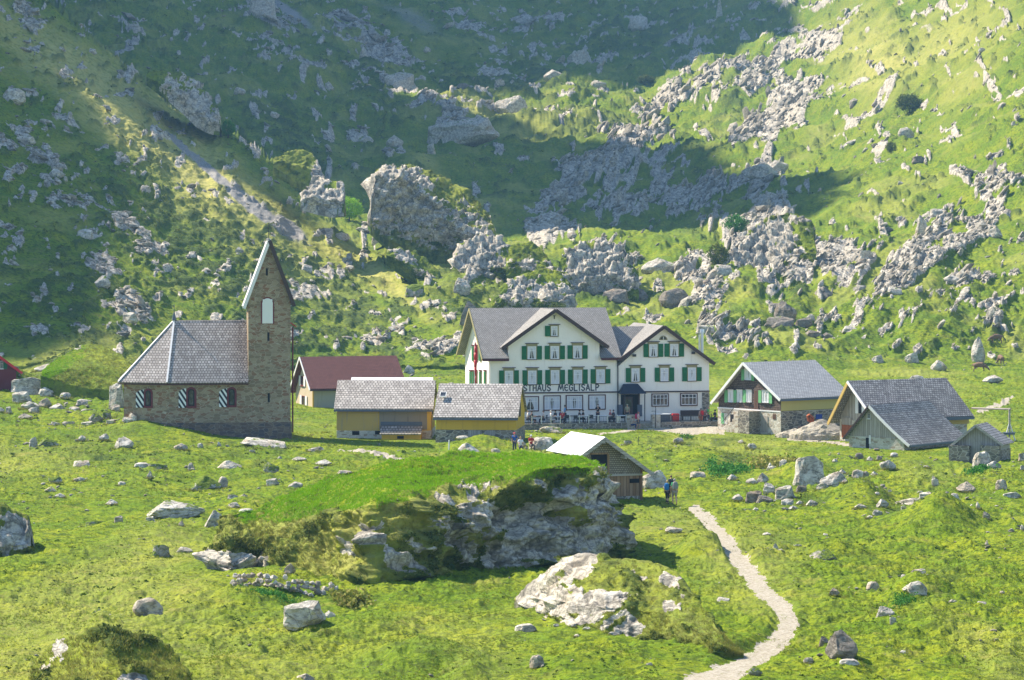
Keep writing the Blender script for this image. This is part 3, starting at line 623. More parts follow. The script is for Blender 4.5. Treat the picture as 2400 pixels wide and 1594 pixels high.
LIST = '''77,1045,22,28,p 108,1044,50,20,m 192,1037,18,14,p 244,1041,22,16,p 290,1052,50,28,p 311,1014,20,22,p 299,1014,26,14,p 352,1015,30,13,p 424,1061,32,16,t
469,1050,16,14,p 511,1051,12,18,p 447,1108,16,20,p 335,1092,40,14,p 364,1100,50,14,m 194,1090,46,16,p 521,1138,26,26,t 635,1110,36,26,m 636,1132,34,18,p 693,1148,34,16,p
186,1127,28,10,p 129,1128,30,16,m 118,1152,28,12,p 140,1166,24,10,p 287,1128,22,10,p 351,1126,16,18,t 276,1228,24,20,t 220,1232,50,12,m 350,1222,24,14,p 426,1242,16,12,p
260,1189,28,12,p 544,1172,28,12,p 570,1171,22,10,p 548,1190,32,14,p 574,1197,36,11,p 372,1304,44,32,m 430,1288,40,14,p 232,1440,36,20,m 374,1398,12,7,p 680,1358,26,26,t 715,1598,40,20,t
45,943,50,28,p 68,953,42,18,p 104,950,30,22,t 107,930,34,24,p 124,926,28,22,p 150,937,30,13,p 136,961,42,16,p 80,970,28,14,p 193,947,30,16,p 175,953,28,10,p 205,960,32,12,p 18,970,16,18,p
2,968,14,12,p 58,980,34,12,t 270,962,26,16,t 224,990,36,26,m 248,988,24,20,m 163,988,34,9,p 127,989,22,8,p 203,997,38,11,p 258,1006,26,12,p 103,882,46,18,p 62,926,96,44,p
1591,1052,24,13,p 1738,1038,16,8,p 1764,1051,24,13,p 1640,1120,42,20,t 1636,1127,24,14,p 1716,1128,24,14,p 1804,1105,14,16,p 1763,1131,30,14,p 1788,1130,26,26,p 1838,1106,20,20,p 1812,1112,20,10,p
1955,1158,60,40,p 1930,1160,30,20,p 1802,1168,30,26,p 1790,1180,44,24,b 1876,1168,28,18,b 1848,1184,34,18,p 1730,1176,28,16,p 1751,1193,22,8,p 1772,1193,14,10,p 1874,1188,18,10,p 1902,1194,30,14,p 1859,1197,24,9,p
1798,1260,22,8,p 1580,1257,40,14,p 1779,1287,18,16,p 1820,1285,20,22,p 1870,1272,24,8,p 2016,1087,22,14,b 2039,1090,20,11,p 2062,1090,16,12,b 1957,1089,14,10,p 2081,1100,38,22,p 1974,1111,20,9,p
2010,1118,30,22,p 2027,1116,20,18,b 2049,1108,18,9,p 2008,1128,18,9,p 2172,1097,16,7,p 2095,1072,22,11,p 2396,1088,20,20,p 2347,1152,30,26,t 2374,1160,44,16,p 2396,1112,14,12,p 2268,1152,46,24,t
2194,1143,16,28,p 2219,1156,14,11,p 2156,1155,16,7,p 2168,1204,38,22,p 2068,1200,30,20,p 2057,1212,24,16,p 2039,1214,16,8,p 2118,1214,14,12,p 2016,1200,32,10,p 2055,1180,14,8,p 2236,1202,34,24,p
2276,1206,11,14,p 2294,1212,10,18,p 2312,1222,20,20,t 2235,1168,24,12,p 2206,1182,28,14,p 2313,1276,10,14,p 2371,1247,14,10,p 2397,1245,12,14,p 2132,1273,6,6,p 1936,1252,14,7,p 2077,1154,26,8,p
1981,1173,18,9,p 1954,1398,28,16,t 2045,1390,36,26,p 2150,1366,40,24,p 2117,1390,24,18,p 2155,1420,50,34,p 2130,1416,30,16,p 2074,1456,46,30,p 2094,1478,18,20,p 1995,1572,50,14,p 1895,1556,24,14,p
1930,1540,26,26,b 1768,1590,36,22,m 2118,1538,16,12,p 2304,1420,26,10,p 2234,1428,22,9,p 2304,1466,12,5,p 1698,1402,36,11,p 2335,1513,12,7,p 2348,1395,14,6,p 1236,1491,54,20,p 1257,1566,38,32,t
1352,1506,14,6,p 1375,1496,18,7,p 1342,1491,18,7,p 1437,1502,22,8,p 1523,1567,18,7,p 1304,1487,14,8,p 1163,1068,24,11,p 1084,1043,30,8,p 1224,1046,20,12,t 1470,1046,22,12,m 742,1060,40,10,p 700,1082,36,10,p 760,1092,40,12,p
810,1106,40,12,t 860,1112,30,8,t 655,1078,14,9,p 590,1058,16,8,p'''
LIST2 = '''1498,74,50,34,p 852,138,20,34,p 940,212,80,46,p 1000,120,20,14,p 1090,229,38,18,b 1170,230,26,14,p 1200,210,16,16,p 923,338,40,30,p 1010,394,22,32,p 1297,200,44,28,p 1403,210,36,20,p 1762,402,34,22,p
1685,52,16,50,p 2270,426,30,16,b 2152,404,32,16,b 2110,448,14,9,p 2302,149,18,12,p 2376,322,12,12,p 874,540,34,56,p 1005,597,60,38,p 1085,602,40,30,p 1080,682,44,42,p 976,692,50,30,m 1281,642,24,26,p
1502,691,50,30,b 1658,679,34,12,b 1818,706,40,16,b 1883,757,46,22,b 1902,786,46,16,b 1938,779,28,16,b 1852,600,36,20,b 1885,592,28,8,b 2080,530,34,12,b 2110,520,20,14,p 1545,644,84,42,p 2027,617,40,30,p
1040,560,60,60,p 1120,300,26,16,p 690,150,34,20,p 770,210,30,20,p 560,250,30,16,p 860,330,40,22,p 640,300,30,16,p 1230,700,40,30,p 1340,640,50,44,p 1400,640,44,50,p 1455,610,40,46,p 60,340,40,20,p 27,240,60,36,p
130,420,44,22,p 200,560,40,22,p 240,690,40,30,p 300,760,40,26,p 800,560,36,18,p 720,640,30,18,p 660,700,34,18,p 560,600,24,14,p 1180,720,50,30,p 2100,700,40,18,p 2230,660,50,22,p 2330,560,40,26,p 2200,520,36,22,p
1700,640,50,30,p 1750,580,44,26,p 1650,790,50,22,p 1990,760,40,16,p 2140,850,36,26,p 2060,850,30,20,p 2200,870,40,26,p 1985,868,26,8,p 2330,900,50,18,p 2150,905,40,24,p 2258,960,26,8,p'''
ANCH = [(150,950,'left of the chapel'),(420,1060,'right below the chapel wall'),(200,1150,'in the meadow at far left'),(560,1160,'between the chapel and the grassy crag'),(760,1095,'between the tower and the grassy crag'),
 (330,1300,'in the lower left meadow'),(1180,1050,'between the barns and the shed'),(1600,1060,'in the grass below the gravel yard'),(1650,1120,'right of the shed'),(1800,1150,'in the boulder row right of the hikers'),(1980,1110,'below the shingled barn'),
 (2150,1130,'below the grey barns'),(2330,1130,'below the small hut'),(2100,1205,'in the middle of the right meadow'),(2290,1215,'on the knoll at the right edge'),(1830,1275,'just right of the upper path'),(2150,1400,'on the grassy knoll in the lower right meadow'),
 (2050,1470,'in the lower right corner meadow'),(1380,1500,'at the foot of the rocky mound'),(1640,1420,'left of the path bend'),(2300,1450,'at the lower right edge'),(1960,1560,'round the split boulder'),
 (900,150,'on the shaded far slope'),(1400,150,'in the upper valley'),(1750,400,'on the shaded right slope'),(2250,350,'on the upper right slope'),(980,560,'round the great cliff block'),(1200,660,'on the knolls above the inn'),
 (1480,650,'above the inn roofs'),(1850,700,'on the slope above the shingled house'),(2200,580,'on the sunlit right slope'),(2200,860,'near the cows'),(100,450,'on the shaded left slope'),(270,700,'behind the chapel roof'),(700,620,'on the shrubby left slope')]
ORD = ['leftmost','second','third','fourth','fifth','sixth','seventh','eighth','ninth','tenth','eleventh','twelfth','thirteenth','fourteenth','fifteenth','sixteenth','seventeenth','eighteenth','nineteenth','twentieth']
def short(t):
    t = t.replace('of its kind there', 'there')
    return t if len(t.split()) <= 16 else ' '.join(t.replace(', ', ' ').replace(' from the left', '').replace(' there', '').replace('in the lower', 'lower').replace('in the grass', '').split()[:16])
def make_rocks():
    for (u, v, w, h, k, lb) in SPECIAL: rock(u, v, w, h, k, lb)
    L = [tuple(float(q) if i < 4 else q for i, q in enumerate(t.split(','))) for t in (LIST+' '+LIST2).split()]
    G = {}
    for r in L:
        a = min(ANCH, key=lambda A: math.hypot(A[0]-r[0], (A[1]-r[1])*1.4)); G.setdefault(a[2], []).append(r)
    cn = {'p': 'pale', 't': 'tan', 'm': 'mossy', 'b': 'dark brown'}
    for ph, rs in G.items():
        C = {}
        for r in rs:
            u, v, w, h, k = r; size = 'big' if w > 45 else 'middling' if w > 26 else 'small'; shp = 'flat' if h < w*.42 else 'upright' if h > w*.95 else 'rounded'
            C.setdefault(f'{size} {shp} {cn[k]} rock', []).append(r)
        for d, q in C.items():
            q.sort(key=lambda r: r[0]); n = len(q)
            for i, (u, v, w, h, k) in enumerate(q):
                pos = '' if n == 1 else ', '+('rightmost' if i == n-1 else ORD[i]+(' from the left' if i else ''))+' of its kind there'
                rock(u, v, w, h, k, short(f'{d} {ph}{pos}'), 'loose rocks '+ph)
make_rocks()
# ------------------------------------------------------------------ stuff: slabs, stones, tufts
def shard_field(name, P, size, th, mat, label, thick=(.35, .6), seed=3, stand=.6):
    V, Fc = icosphere(1); n = len(P); rg = np.random.default_rng(seed); K = 10
    base = []
    for i in range(K):
        W = V.copy()
        for _ in range(5):
            nn = rg.normal(size=3); nn /= np.linalg.norm(nn); k = W@nn; W = W-np.clip(k-rg.uniform(.35, .7), 0, None)[:, None]*nn
        base.append(W*(1+.15*rg.normal(size=(len(W), 1))))
    base = np.array(base); B = base[rg.integers(0, K, n)]                 # n,12,3
    S = np.stack([size*rg.uniform(.8, 1.5, n), size*rg.uniform(.5, 1., n), size*rg.uniform(*thick, n)], -1)*.5
    B = B*S[:, None, :]
    a = th+rg.normal(0, .3, n); c, s = np.cos(a), np.sin(a)
    x, y, z = B[..., 0], B[..., 1], B[..., 2]
    t = rg.normal(0, .5, n); x, y = x*np.cos(t)[:, None]-y*np.sin(t)[:, None], x*np.sin(t)[:, None]+y*np.cos(t)[:, None]
    x, z = x*c[:, None]-z*s[:, None], x*s[:, None]+z*c[:, None]
    Q = np.stack([x, y, z], -1)+P[:, None, :]+np.array([0, 0, 1])*(size*.12)[:, None, None]
    Fa = (Fc[None]+(np.arange(n)*len(V))[:, None, None]).reshape(-1, 3)
    o = link(name, np_mesh(name, Q.reshape(-1, 3), Fa, False), mat); tag(o, label, kind='stuff'); return o
def scatter_slabs():
    rg = np.random.default_rng(21); n = 460000
    U = rg.uniform(-170, 2570, n); Vv = rg.uniform(-40, 868, n); y = depth(U, Vv); x = (U-1200)/F*y; z = HC-(Vv-V0)/F*y
    mk = masks(U, Vv, x, y, z); rock, W = mk[0], mk[4]
    pr = rock*.27*(.3+W)+.004*(Vv > 0)+.05*(rock > .5); keep = rg.random(n) < pr
    inn = (U > 1080) & (U < 1680) & (Vv > 860); keep &= ~inn
    U, Vv, y = U[keep], Vv[keep], y[keep]; P = ground_n(U, Vv)
    px = rg.lognormal(1.25, .7, len(U)).clip(1.6, 26)*(1+.4*(W[keep] > .5)); size = px*y/F*1.5
    shard_field('limestone_rubble', P, size, streak_dir(U, Vv)+.25, M['rubble'], None, seed=4)
    n = 9000; U = rg.uniform(-170, 2570, n); Vv = 880+720*rg.random(n)**1.4
    dens = np.clip(fbm(U/160, Vv/60, oct=3, s=71)+.35, 0, 1)*np.where(Vv > 1250, .35, 1); keep = rg.random(n) < dens
    keep &= ~((U > 1080) & (U < 2400) & (Vv < 1012)); keep &= polydist(U, Vv, PATH, PATHW, 1.4) > .9
    U, Vv = U[keep], Vv[keep]
    ex = np.array([(1200+(x0+rg.normal(0, W*.8))/y0*F, V0+(HC-z0)/y0*F+rg.normal(1, 5)) for (x0, y0, W, z0, s) in FEET if y0 < 330 for _ in range(4)])
    ex = ex[(polydist(ex[:, 0], ex[:, 1], PATH, PATHW, 1.4) > 1.0) & (ex[:, 1] < 1600)]; U = np.concatenate([U, ex[:, 0]]); Vv = np.concatenate([Vv, ex[:, 1]]); P = ground_n(U, Vv); size = rg.lognormal(1.3, .6, len(U)).clip(1.5, 15)*P[:, 1]/F*1.2
    shard_field('meadow_stones', P, size, 0*U, M['rubble'], None, seed=6)
scatter_slabs()
def leaf_mat(name, c1, c2, c3, tr=.25):
    t = NT(name); P = t.pos(); n = t.noise(P, .8, 3); a = t.n('ShaderNodeAttribute', attribute_name='r'); s = t.n('ShaderNodeSeparateColor'); t.l(a.outputs['Color'], s.inputs[0])
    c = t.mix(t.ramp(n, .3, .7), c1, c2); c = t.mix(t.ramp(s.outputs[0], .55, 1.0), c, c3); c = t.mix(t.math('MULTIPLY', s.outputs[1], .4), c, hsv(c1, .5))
    t.col(c); t.b.inputs['Roughness'].default_value = .8; t.b.inputs['Specular IOR Level'].default_value = .1
    tl = t.n('ShaderNodeBsdfTranslucent'); t.put(tl.inputs[0], c); mx = t.n('ShaderNodeMixShader'); mx.inputs[0].default_value = tr
    t.l(t.b.outputs[0], mx.inputs[1]); t.l(tl.outputs[0], mx.inputs[2]); t.l(mx.outputs[0], t.out.inputs[0]); return t.m
M['grass_blades'] = leaf_mat('meadow_grass_blades', (.14, .27, .007), (.26, .35, .010), (.33, .39, .02))
M['grass_lush'] = leaf_mat('lush_grass_blades', (.20, .44, .008), (.28, .50, .010), (.36, .52, .02))
M['grass_dry'] = leaf_mat('straw_coloured_grass', (.20, .23, .035), (.32, .31, .07), (.42, .36, .12))
M['shrub_leaf'] = leaf_mat('alpine_shrub_leaves', (.055, .09, .016), (.11, .145, .025), (.20, .21, .05))
M['meadow_herb'] = leaf_mat('meadow_herb_leaves', (.035, .08, .010), (.075, .13, .015), (.16, .21, .03))
M['herb_leaf'] = leaf_mat('broad_green_leaves', (.04, .16, .02), (.07, .22, .03), (.10, .26, .05))
def tufts(name, P, h, mat, parent=None, B=6, wid=.16, lean=.7, seed=1, kind='stuff', nrm=None):
    """clumps of narrow blades; P (n,3), h (n,)"""
    rg = np.random.default_rng(seed); n = len(P); a = rg.uniform(0, 2*math.pi, (n, B)); hh = h[:, None]*rg.uniform(.55, 1.15, (n, B)); r = h[:, None]*rg.uniform(.0, .5, (n, B))
    b = P[:, None, :]+np.stack([np.cos(a)*r, np.sin(a)*r, -.12*hh], -1)
    ln = hh*rg.uniform(.1, lean, (n, B)); up = np.stack([np.cos(a)*ln, np.sin(a)*ln, hh], -1)
    if nrm is not None: up = up+nrm[:, None, :]*hh[..., None]*.9-np.array([0, 0, 1])*hh[..., None]*.35
    t = rg.uniform(0, 2*math.pi, (n, B)); w = hh*wid*.5; sd = np.stack([np.cos(t)*w, np.sin(t)*w, 0*w], -1)
    Q = np.stack([b-sd, b+sd, b+up], 2).reshape(-1, 3); Fa = np.arange(len(Q)).reshape(-1, 3)
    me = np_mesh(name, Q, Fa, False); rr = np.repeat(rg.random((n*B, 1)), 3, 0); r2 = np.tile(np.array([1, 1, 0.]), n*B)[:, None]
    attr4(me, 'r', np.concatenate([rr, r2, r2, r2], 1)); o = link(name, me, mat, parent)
    if kind: o['kind'] = kind
    return o
def leafclumps(name, P, r, mat, parent=None, B=14, leaf=.35, seed=1, kind='stuff', flat=.7):
    rg = np.random.default_rng(seed); n = len(P); d = rg.normal(size=(n, B, 3)); d /= np.linalg.norm(d, axis=2)[..., None]; d[..., 2] = np.abs(d[..., 2])*flat if flat < 1 else d[..., 2]
    c = P[:, None, :]+d*r[:, None, None]*rg.uniform(.5, 1.05, (n, B, 1)); e1 = rg.normal(size=(n, B, 3)); e1 /= np.linalg.norm(e1, axis=2)[..., None]
    e2 = np.cross(d+.5*rg.normal(size=d.shape), e1); e2 /= np.linalg.norm(e2, axis=2)[..., None]+1e-6; s = (r[:, None]*leaf*rg.uniform(.6, 1.3, (n, B)))[..., None]
    Q = np.stack([c-e1*s, c+e2*s*.8, c+e1*s, c-e2*s*.8], 2).reshape(-1, 3); Fa = np.arange(len(Q)).reshape(-1, 4)
    me = np_mesh(name, Q, Fa, False); rr = np.repeat(rg.random((n*B, 1)), 4, 0); attr4(me, 'r', np.concatenate([rr, rr*0, rr, rr], 1))
    o = link(name, me, mat, parent)
    if kind: o['kind'] = kind
    return o
def scatter_green():
    rg = np.random.default_rng(31)
    n = 165000; U = rg.uniform(-170, 2570, n); Vv = 880+740*rg.random(n)**.9; y = depth(U, Vv); x = (U-1200)/F*y
    pd = polydist(U, Vv, PATH, PATHW, 1.4); fc = face_class(U, Vv, x, y); keep = ((fc == 0) | ((fc == 2) & (fbm(x/1.2, y/1.2, oct=3, s=93)+.5*pd > .42) & (rg.random(n) < .5))) & ~((U > 1080) & (U < 1990) & (Vv < 1000))
    U, Vv = U[keep], Vv[keep]; P = ground_n(U, Vv); cl = fbm(P[:, 0]/2.5, P[:, 1]/3, oct=3, s=81)
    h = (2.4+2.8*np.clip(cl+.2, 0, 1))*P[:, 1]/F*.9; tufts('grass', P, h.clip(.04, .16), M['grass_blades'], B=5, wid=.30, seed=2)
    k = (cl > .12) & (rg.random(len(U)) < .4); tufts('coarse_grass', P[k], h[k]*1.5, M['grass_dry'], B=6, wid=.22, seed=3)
    n = 17000; U2 = rg.uniform(-170, 2570, n); V2 = 890+720*rg.random(n); y = depth(U2, V2); x = (U2-1200)/F*y
    cl2 = fbm(x/7, y/11, oct=3, s=88); keep = (rg.random(n) < np.clip(cl2*3.6+.05, .02, .95)) & (face_class(U2, V2, x, y) == 0) & ~((U2 > 240) & (U2 < 2360) & (V2 < 1042)) & (polydist(U2, V2, PATH, PATHW, 1.4) > 1.3)
    P2 = ground_n(U2[keep], V2[keep]); r2 = rg.lognormal(.95, .5, keep.sum()).clip(1.3, 8)*P2[:, 1]/F; leafclumps('low_herbs', P2, r2, M['meadow_herb'], B=14, leaf=.36, seed=15, flat=.55)
    Q = []; hs = []
    for (x0, y0, W, z0, s) in FEET:
        if y0 > 340: continue
        k = int(6+W*9); a = rg.uniform(math.pi*.95, math.pi*2.05, k); Q.append(np.stack([x0+np.cos(a)*W*.54, y0+np.sin(a)*W*.36, np.full(k, z0-.02)], -1)); hs.append(np.full(k, 1.0)*rg.uniform(3.5, 8, k)*s)
    Q = np.concatenate(Q); hs = np.concatenate(hs)
    uu = 1200+Q[:, 0]/Q[:, 1]*F; tufts('grass_around_rocks', Q, hs, M['grass_dry'], B=6, wid=.25, seed=12)
    n = 132000; U = rg.uniform(-170, 2570, n); Vv = rg.uniform(-20, 1330, n); y = depth(U, Vv); x = (U-1200)/F*y; z = HC-(Vv-V0)/F*y
    mk = masks(U, Vv, x, y, z); sh = mk[2]; keep = (rg.random(n) < sh*.42) & (mk[0] < .3) & (face_class(U, Vv, x, y) < 2) & ~((U > 250) & (U < 2350) & (Vv > 880) & (Vv < 1045)) & (polydist(U, Vv, PATH, PATHW, 1.4) > 1.2)
    U, Vv = U[keep], Vv[keep]; P = ground_n(U, Vv); r = rg.uniform(1.6, 5.0, len(U))*P[:, 1]/F*1.2
    leafclumps('dwarf_shrubs', P, r, M['shrub_leaf'], B=13, leaf=.34, seed=5)
scatter_green()
# ------------------------------------------------------------------ crags and grassy outcrops, each its own body
def crag(name, top, bot, depth_m, label, cat, patches=(), edge=None, face=.25, wall=.55, amp=(.5, .22, .08), rockbase=0.0, step=2.6, nt=70, shr=.6, dry=.2, ybase=None, rough_face=1.0, tuft=(0, .2), dens=1.0, back=2.0, seed=0, bright=()):
    """profile body: from the foot (bot) up the face to edge, over the top to the skyline (top), down behind. curves in photo pixels, depth in metres"""
    u0, u1 = max(top[0][0], bot[0][0]), min(top[-1][0], bot[-1][0]); us = np.arange(u0, u1+.1, step); n = len(us)
    vt = pwl(us, top)+2.0*fbm(us/9, us*0+seed, oct=3, s=11); vb = np.maximum(pwl(us, bot), vt+2)
    ve = pwl(us, edge) if edge else vt*(1-wall)+vb*wall
    ve = np.clip(ve, vt+.5, vb-.5)
    yb = np.array([float(depth(np.array([a]), np.array([b]))[0]) for a, b in zip(us, vb)]) if ybase is None else np.full(n, float(ybase))
    fa_ = pwl(us, face) if isinstance(face, list) else face; face = fa_; H = (vb-vt)*yb/F; Hf = (vb-ve)*yb/F; Hmax = H.max(); dfac = np.clip(H/Hmax, .05, 1)
    nf = int(nt*.55) if edge else int(nt*wall); nf = max(nf, 6); ntp = nt-nf
    rows = []; vv = []
    for i in range(nf): t = i/nf; rows.append(yb-.4+t*face*Hf+.2*t*0); vv.append(vb+(ve-vb)*t)
    for i in range(ntp+1): t = i/ntp; rows.append(yb-.4+face*Hf+depth_m*dfac*t**.9); vv.append(ve+(vt-ve)*t)
    Y = np.array(rows); Vv = np.array(vv); U = np.tile(us, (len(Y), 1)); X = (U-1200)/F*Y; Z = HC-(Vv-V0)/F*Y
    for i in range(1, 9):                                            # back side, down into the ground
        t = i/8; y2 = Y[nt]+back*Hmax*t; z2 = Z[nt]*(1-t)+(Z[0]-1.5)*t; X = np.vstack([X, X[nt][None]]); Y = np.vstack([Y, y2[None]]); Z = np.vstack([Z, z2[None]]); U = np.vstack([U, us[None]]); Vv = np.vstack([Vv, Vv[nt][None]+i*.01])
    X = np.vstack([X[0][None], X]); Y = np.vstack([Y[0][None], Y]); Z = np.vstack([Z[0][None]-1.5, Z]); U = np.vstack([us[None], U]); Vv = np.vstack([Vv[0][None], Vv])
    P = np.stack([X, Y, Z], -1)
    gu = np.gradient(P, axis=1); gv = np.gradient(P, axis=0); N = np.cross(gu, gv); N /= np.linalg.norm(N, axis=2)[..., None]+1e-9
    s = seed*9
    rk = np.full(X.shape, rockbase)
    for (a, b, ru, rv, an, k) in patches: rk = np.maximum(rk, blobs(U, Vv, [(a, b, ru*1.3, rv*1.3, an, k)]))
    rn = fbm(X/1.2+s, Z/.9, Y/3, oct=5, s=31, gain=.65); rock = sstep(-.05, .10, rn*.95+rk-.5)*np.clip(rk*4, 0, 1)
    onface = np.clip(1-N[..., 2]*1.3, 0, 1)
    sn = fbm(X/1.1+s, Y/1.5, Z/.9, oct=4, s=37)
    shrub = sstep(-.3, .25, sn+shr*onface*1.1+.25*shr-.35)*(1-rock)*(shr > 0)
    for (a, b, ru, rv, an, k) in bright: shrub = shrub*(1-blobs(U, Vv, [(a, b, ru, rv, an, k)]))
    brt = np.clip(blobs(U, Vv, list(bright))*1.15+.45*fbm(X/1.3, Y/2, oct=4, s=71)-.12, 0, 1) if bright else 0*X
    sc = amp[0]*fbm(X/4+s, Y/4, Z/3, oct=3, s=41)*(.35+.65*onface)+amp[1]*fbm(X/1.2, Y/1.6, Z/.9, oct=3, s=43)*(.3+.7*onface)+amp[2]*fbm(X/.4, Y/.6, Z/.3, oct=2, s=47)
    ww = worley(X/1.3+.25*fbm(X, Z, s=1, oct=2)*2, Z/.9+Y/3, 5+seed); rr = rough_face*(.30*ww[2]-.25*ww[0]+.10*fbm(X/.5, Z/.35, oct=3, s=49, ridged=True))
    d = sc*(1-brt*.6)+rock*rr+shrub*(.14+.3*np.clip(sn, -.3, 1))
    wgt = np.clip(np.minimum(np.arange(len(X))[:, None]/3, 1), 0, 1)*np.clip(np.minimum(np.arange(n)[None], (n-1-np.arange(n))[None])/4+.1, 0, 1)
    wgt = wgt*np.clip(H/1.2, .15, 1)[None]
    P = P-N*(d*wgt)[..., None]*np.sign(N[..., 1:2].mean()) if False else P+(-N if N[1:nf, :, 1].mean() > 0 else N)*(d*wgt)[..., None]
    h, w = X.shape; i = np.arange(h-1)[:, None]*w+np.arange(w-1)[None]; q = np.stack([i, i+1, i+w+1, i+w], -1).reshape(-1, 4)
    A = np.stack([rock, dry*(1-brt)*np.ones_like(X)*(.5+.5*onface), shrub, 0*X], -1)
    root = empty(name, (float(P[..., 0].mean()), float(yb.mean()), float(Z[1].mean())), 0, label, cat); off = np.array(root.location)
    me = np_mesh(name+'_body', P.reshape(-1, 3)-off, q); attr4(me, 'g', A.reshape(-1, 4)); body = link('rock_body', me, M['ground'], root)
    if tuft[0]:
        rg = np.random.default_rng(seed+5); vis = P[1:nt+1, 2:-2].reshape(-1, 3); nn = (-N if N[1:nf, :, 1].mean() > 0 else N)[1:nt+1, 2:-2].reshape(-1, 3); r0 = rock[1:nt+1, 2:-2].ravel(); s0 = shrub[1:nt+1, 2:-2].ravel(); b0 = brt[1:nt+1, 2:-2].ravel()
        m = (rg.random(len(vis)) < dens*.5*(1-r0)); idx = np.where(m & (b0 < .3))[0]
        tufts('grass_tufts', vis[idx]-off, tuft[1]*rg.uniform(.6, 1.5, len(idx)), M['grass_dry'], root, B=7, wid=.16, lean=.9, seed=seed, nrm=nn[idx]*.5)
        idx = np.where(m & (s0 > .45) & (rg.random(len(vis)) < .5))[0]
        if len(idx): leafclumps('shrub_leaves', vis[idx]-off, tuft[1]*rg.uniform(.7, 1.6, len(idx)), M['shrub_leaf'], root, B=12, leaf=.3, seed=seed)
        idx = np.where((b0 >= .3) & (rg.random(len(vis)) < .7))[0]
        if len(idx): tufts('lush_grass', vis[idx]-off, .11*rg.uniform(.6, 1.5, len(idx)), M['grass_lush'], root, B=6, wid=.3, seed=seed+1)
    return root
BIGTOP = [(500,1262),(510,1215),(525,1198),(560,1196),(600,1190),(640,1170),(700,1142),(760,1116),(830,1098),(900,1084),(1000,1071),(1090,1063),(1200,1060),(1300,1062),(1340,1067),(1380,1072),(1402,1080),(1412,1104),(1420,1140),(1440,1180),(1450,1212),(1456,1250)]
BIGBOT = [(500,1325),(540,1342),(600,1328),(650,1335),(700,1345),(760,1352),(830,1368),(880,1378),(960,1362),(1050,1345),(1150,1338),(1250,1326),(1350,1318),(1430,1312),(1456,1290)]
BIGEDGE = [(500,1290),(520,1270),(600,1250),(680,1235),(740,1225),(800,1218),(860,1175),(900,1160),(960,1175),(1000,1186),(1080,1176),(1150,1170),(1175,1150),(1200,1128),(1260,1100),(1330,1092),(1390,1098),(1410,1110),(1456,1255)]
crag('grassy_crag', BIGTOP, BIGBOT, 13, 'huge flat topped crag with bright grass above a dark mossy white rock face', 'crag',
     patches=[(1250,1240,260,85,0,.78),(1330,1268,150,46,0,1.25),(1400,1190,50,80,-10,1.1),(1330,1160,60,30,30,.9),(1290,1190,60,22,25,.8),(1170,1290,60,40,40,.72),(1080,1290,50,35,0,.75),(1180,1240,40,30,0,.6),(1110,1210,60,30,0,.45),(1060,1250,40,22,0,.45),(890,1300,14,60,25,.8),(930,1330,16,30,30,.7),(540,1318,60,24,0,.9),(620,1305,40,22,0,.6),(830,1300,24,26,0,.45),(1030,1180,30,12,0,.7),(985,1190,30,12,0,.5),(1250,1130,40,20,30,.4)],
     edge=BIGEDGE, face=[(500,1.3),(760,1.5),(860,1.0),(960,.2),(1456,.08)], amp=(2.4, 1.3, .3), nt=150, step=2.2, shr=.38, dry=.85, tuft=(1, .16), dens=.3, back=.6, seed=1, bright=[(900,1128,330,62,11,1.3),(1230,1085,200,36,0,1.2),(1050,1100,300,50,6,1.3)], rough_face=1.6)
crag('rocky_mound', [(1205,1403),(1225,1388),(1255,1358),(1290,1328),(1330,1310),(1370,1305),(1430,1310),(1490,1316),(1540,1325),(1580,1345),(1610,1378),(1650,1425),(1690,1475),(1720,1510),(1745,1530)],
     [(1205,1408),(1240,1425),(1290,1455),(1340,1485),(1420,1500),(1500,1502),(1560,1510),(1620,1525),(1690,1540),(1745,1536)], 6,
     'low grassy mound with a white rocky left flank in front of the big crag', 'mound',
     patches=[(1285,1375,80,46,48,1.25),(1335,1345,80,36,50,1.2),(1330,1395,60,40,40,1.1),(1365,1318,36,14,20,.95),(1390,1412,110,26,8,1.15),(1330,1420,60,26,30,.85),(1440,1395,40,16,0,.7),(1470,1472,34,26,40,1.0),(1360,1450,70,16,10,.7),(1450,1440,40,14,40,.7),(1570,1415,26,16,-20,.9),(1570,1360,26,18,-40,.85),(1375,1337,30,10,0,.8),(1480,1345,20,8,0,.6),(1510,1358,22,8,-20,.6),(1600,1400,16,14,0,.4)],
     wall=.6, face=1.0, amp=(.75, .4, .1), nt=100, shr=.55, dry=.5, tuft=(1, .11), dens=.35, back=1.2, seed=2, rough_face=.9)
crag('dark_grassy_mound', [(40,1640),(80,1560),(110,1520),(140,1497),(200,1484),(260,1480),(320,1492),(370,1510),(405,1530),(430,1565),(470,1620),(490,1640)],
     [(40,1660),(250,1690),(490,1660)], 5, 'dark shaggy grass mound with a few white rocks in the bottom left corner', 'mound',
     patches=[(140,1520,30,34,50,.62),(110,1565,30,20,40,.6),(320,1595,40,14,0,.5)], wall=.6, face=.6, amp=(.6, .3, .1), nt=80, shr=.85, dry=.5, tuft=(1, .15), dens=.5, back=1, seed=3, rough_face=.45)
CLT = [(868,512),(870,470),(874,430),(880,404),(900,390),(950,388),(1000,398),(1050,420),(1090,450),(1120,470),(1145,500),(1158,530),(1163,556)]
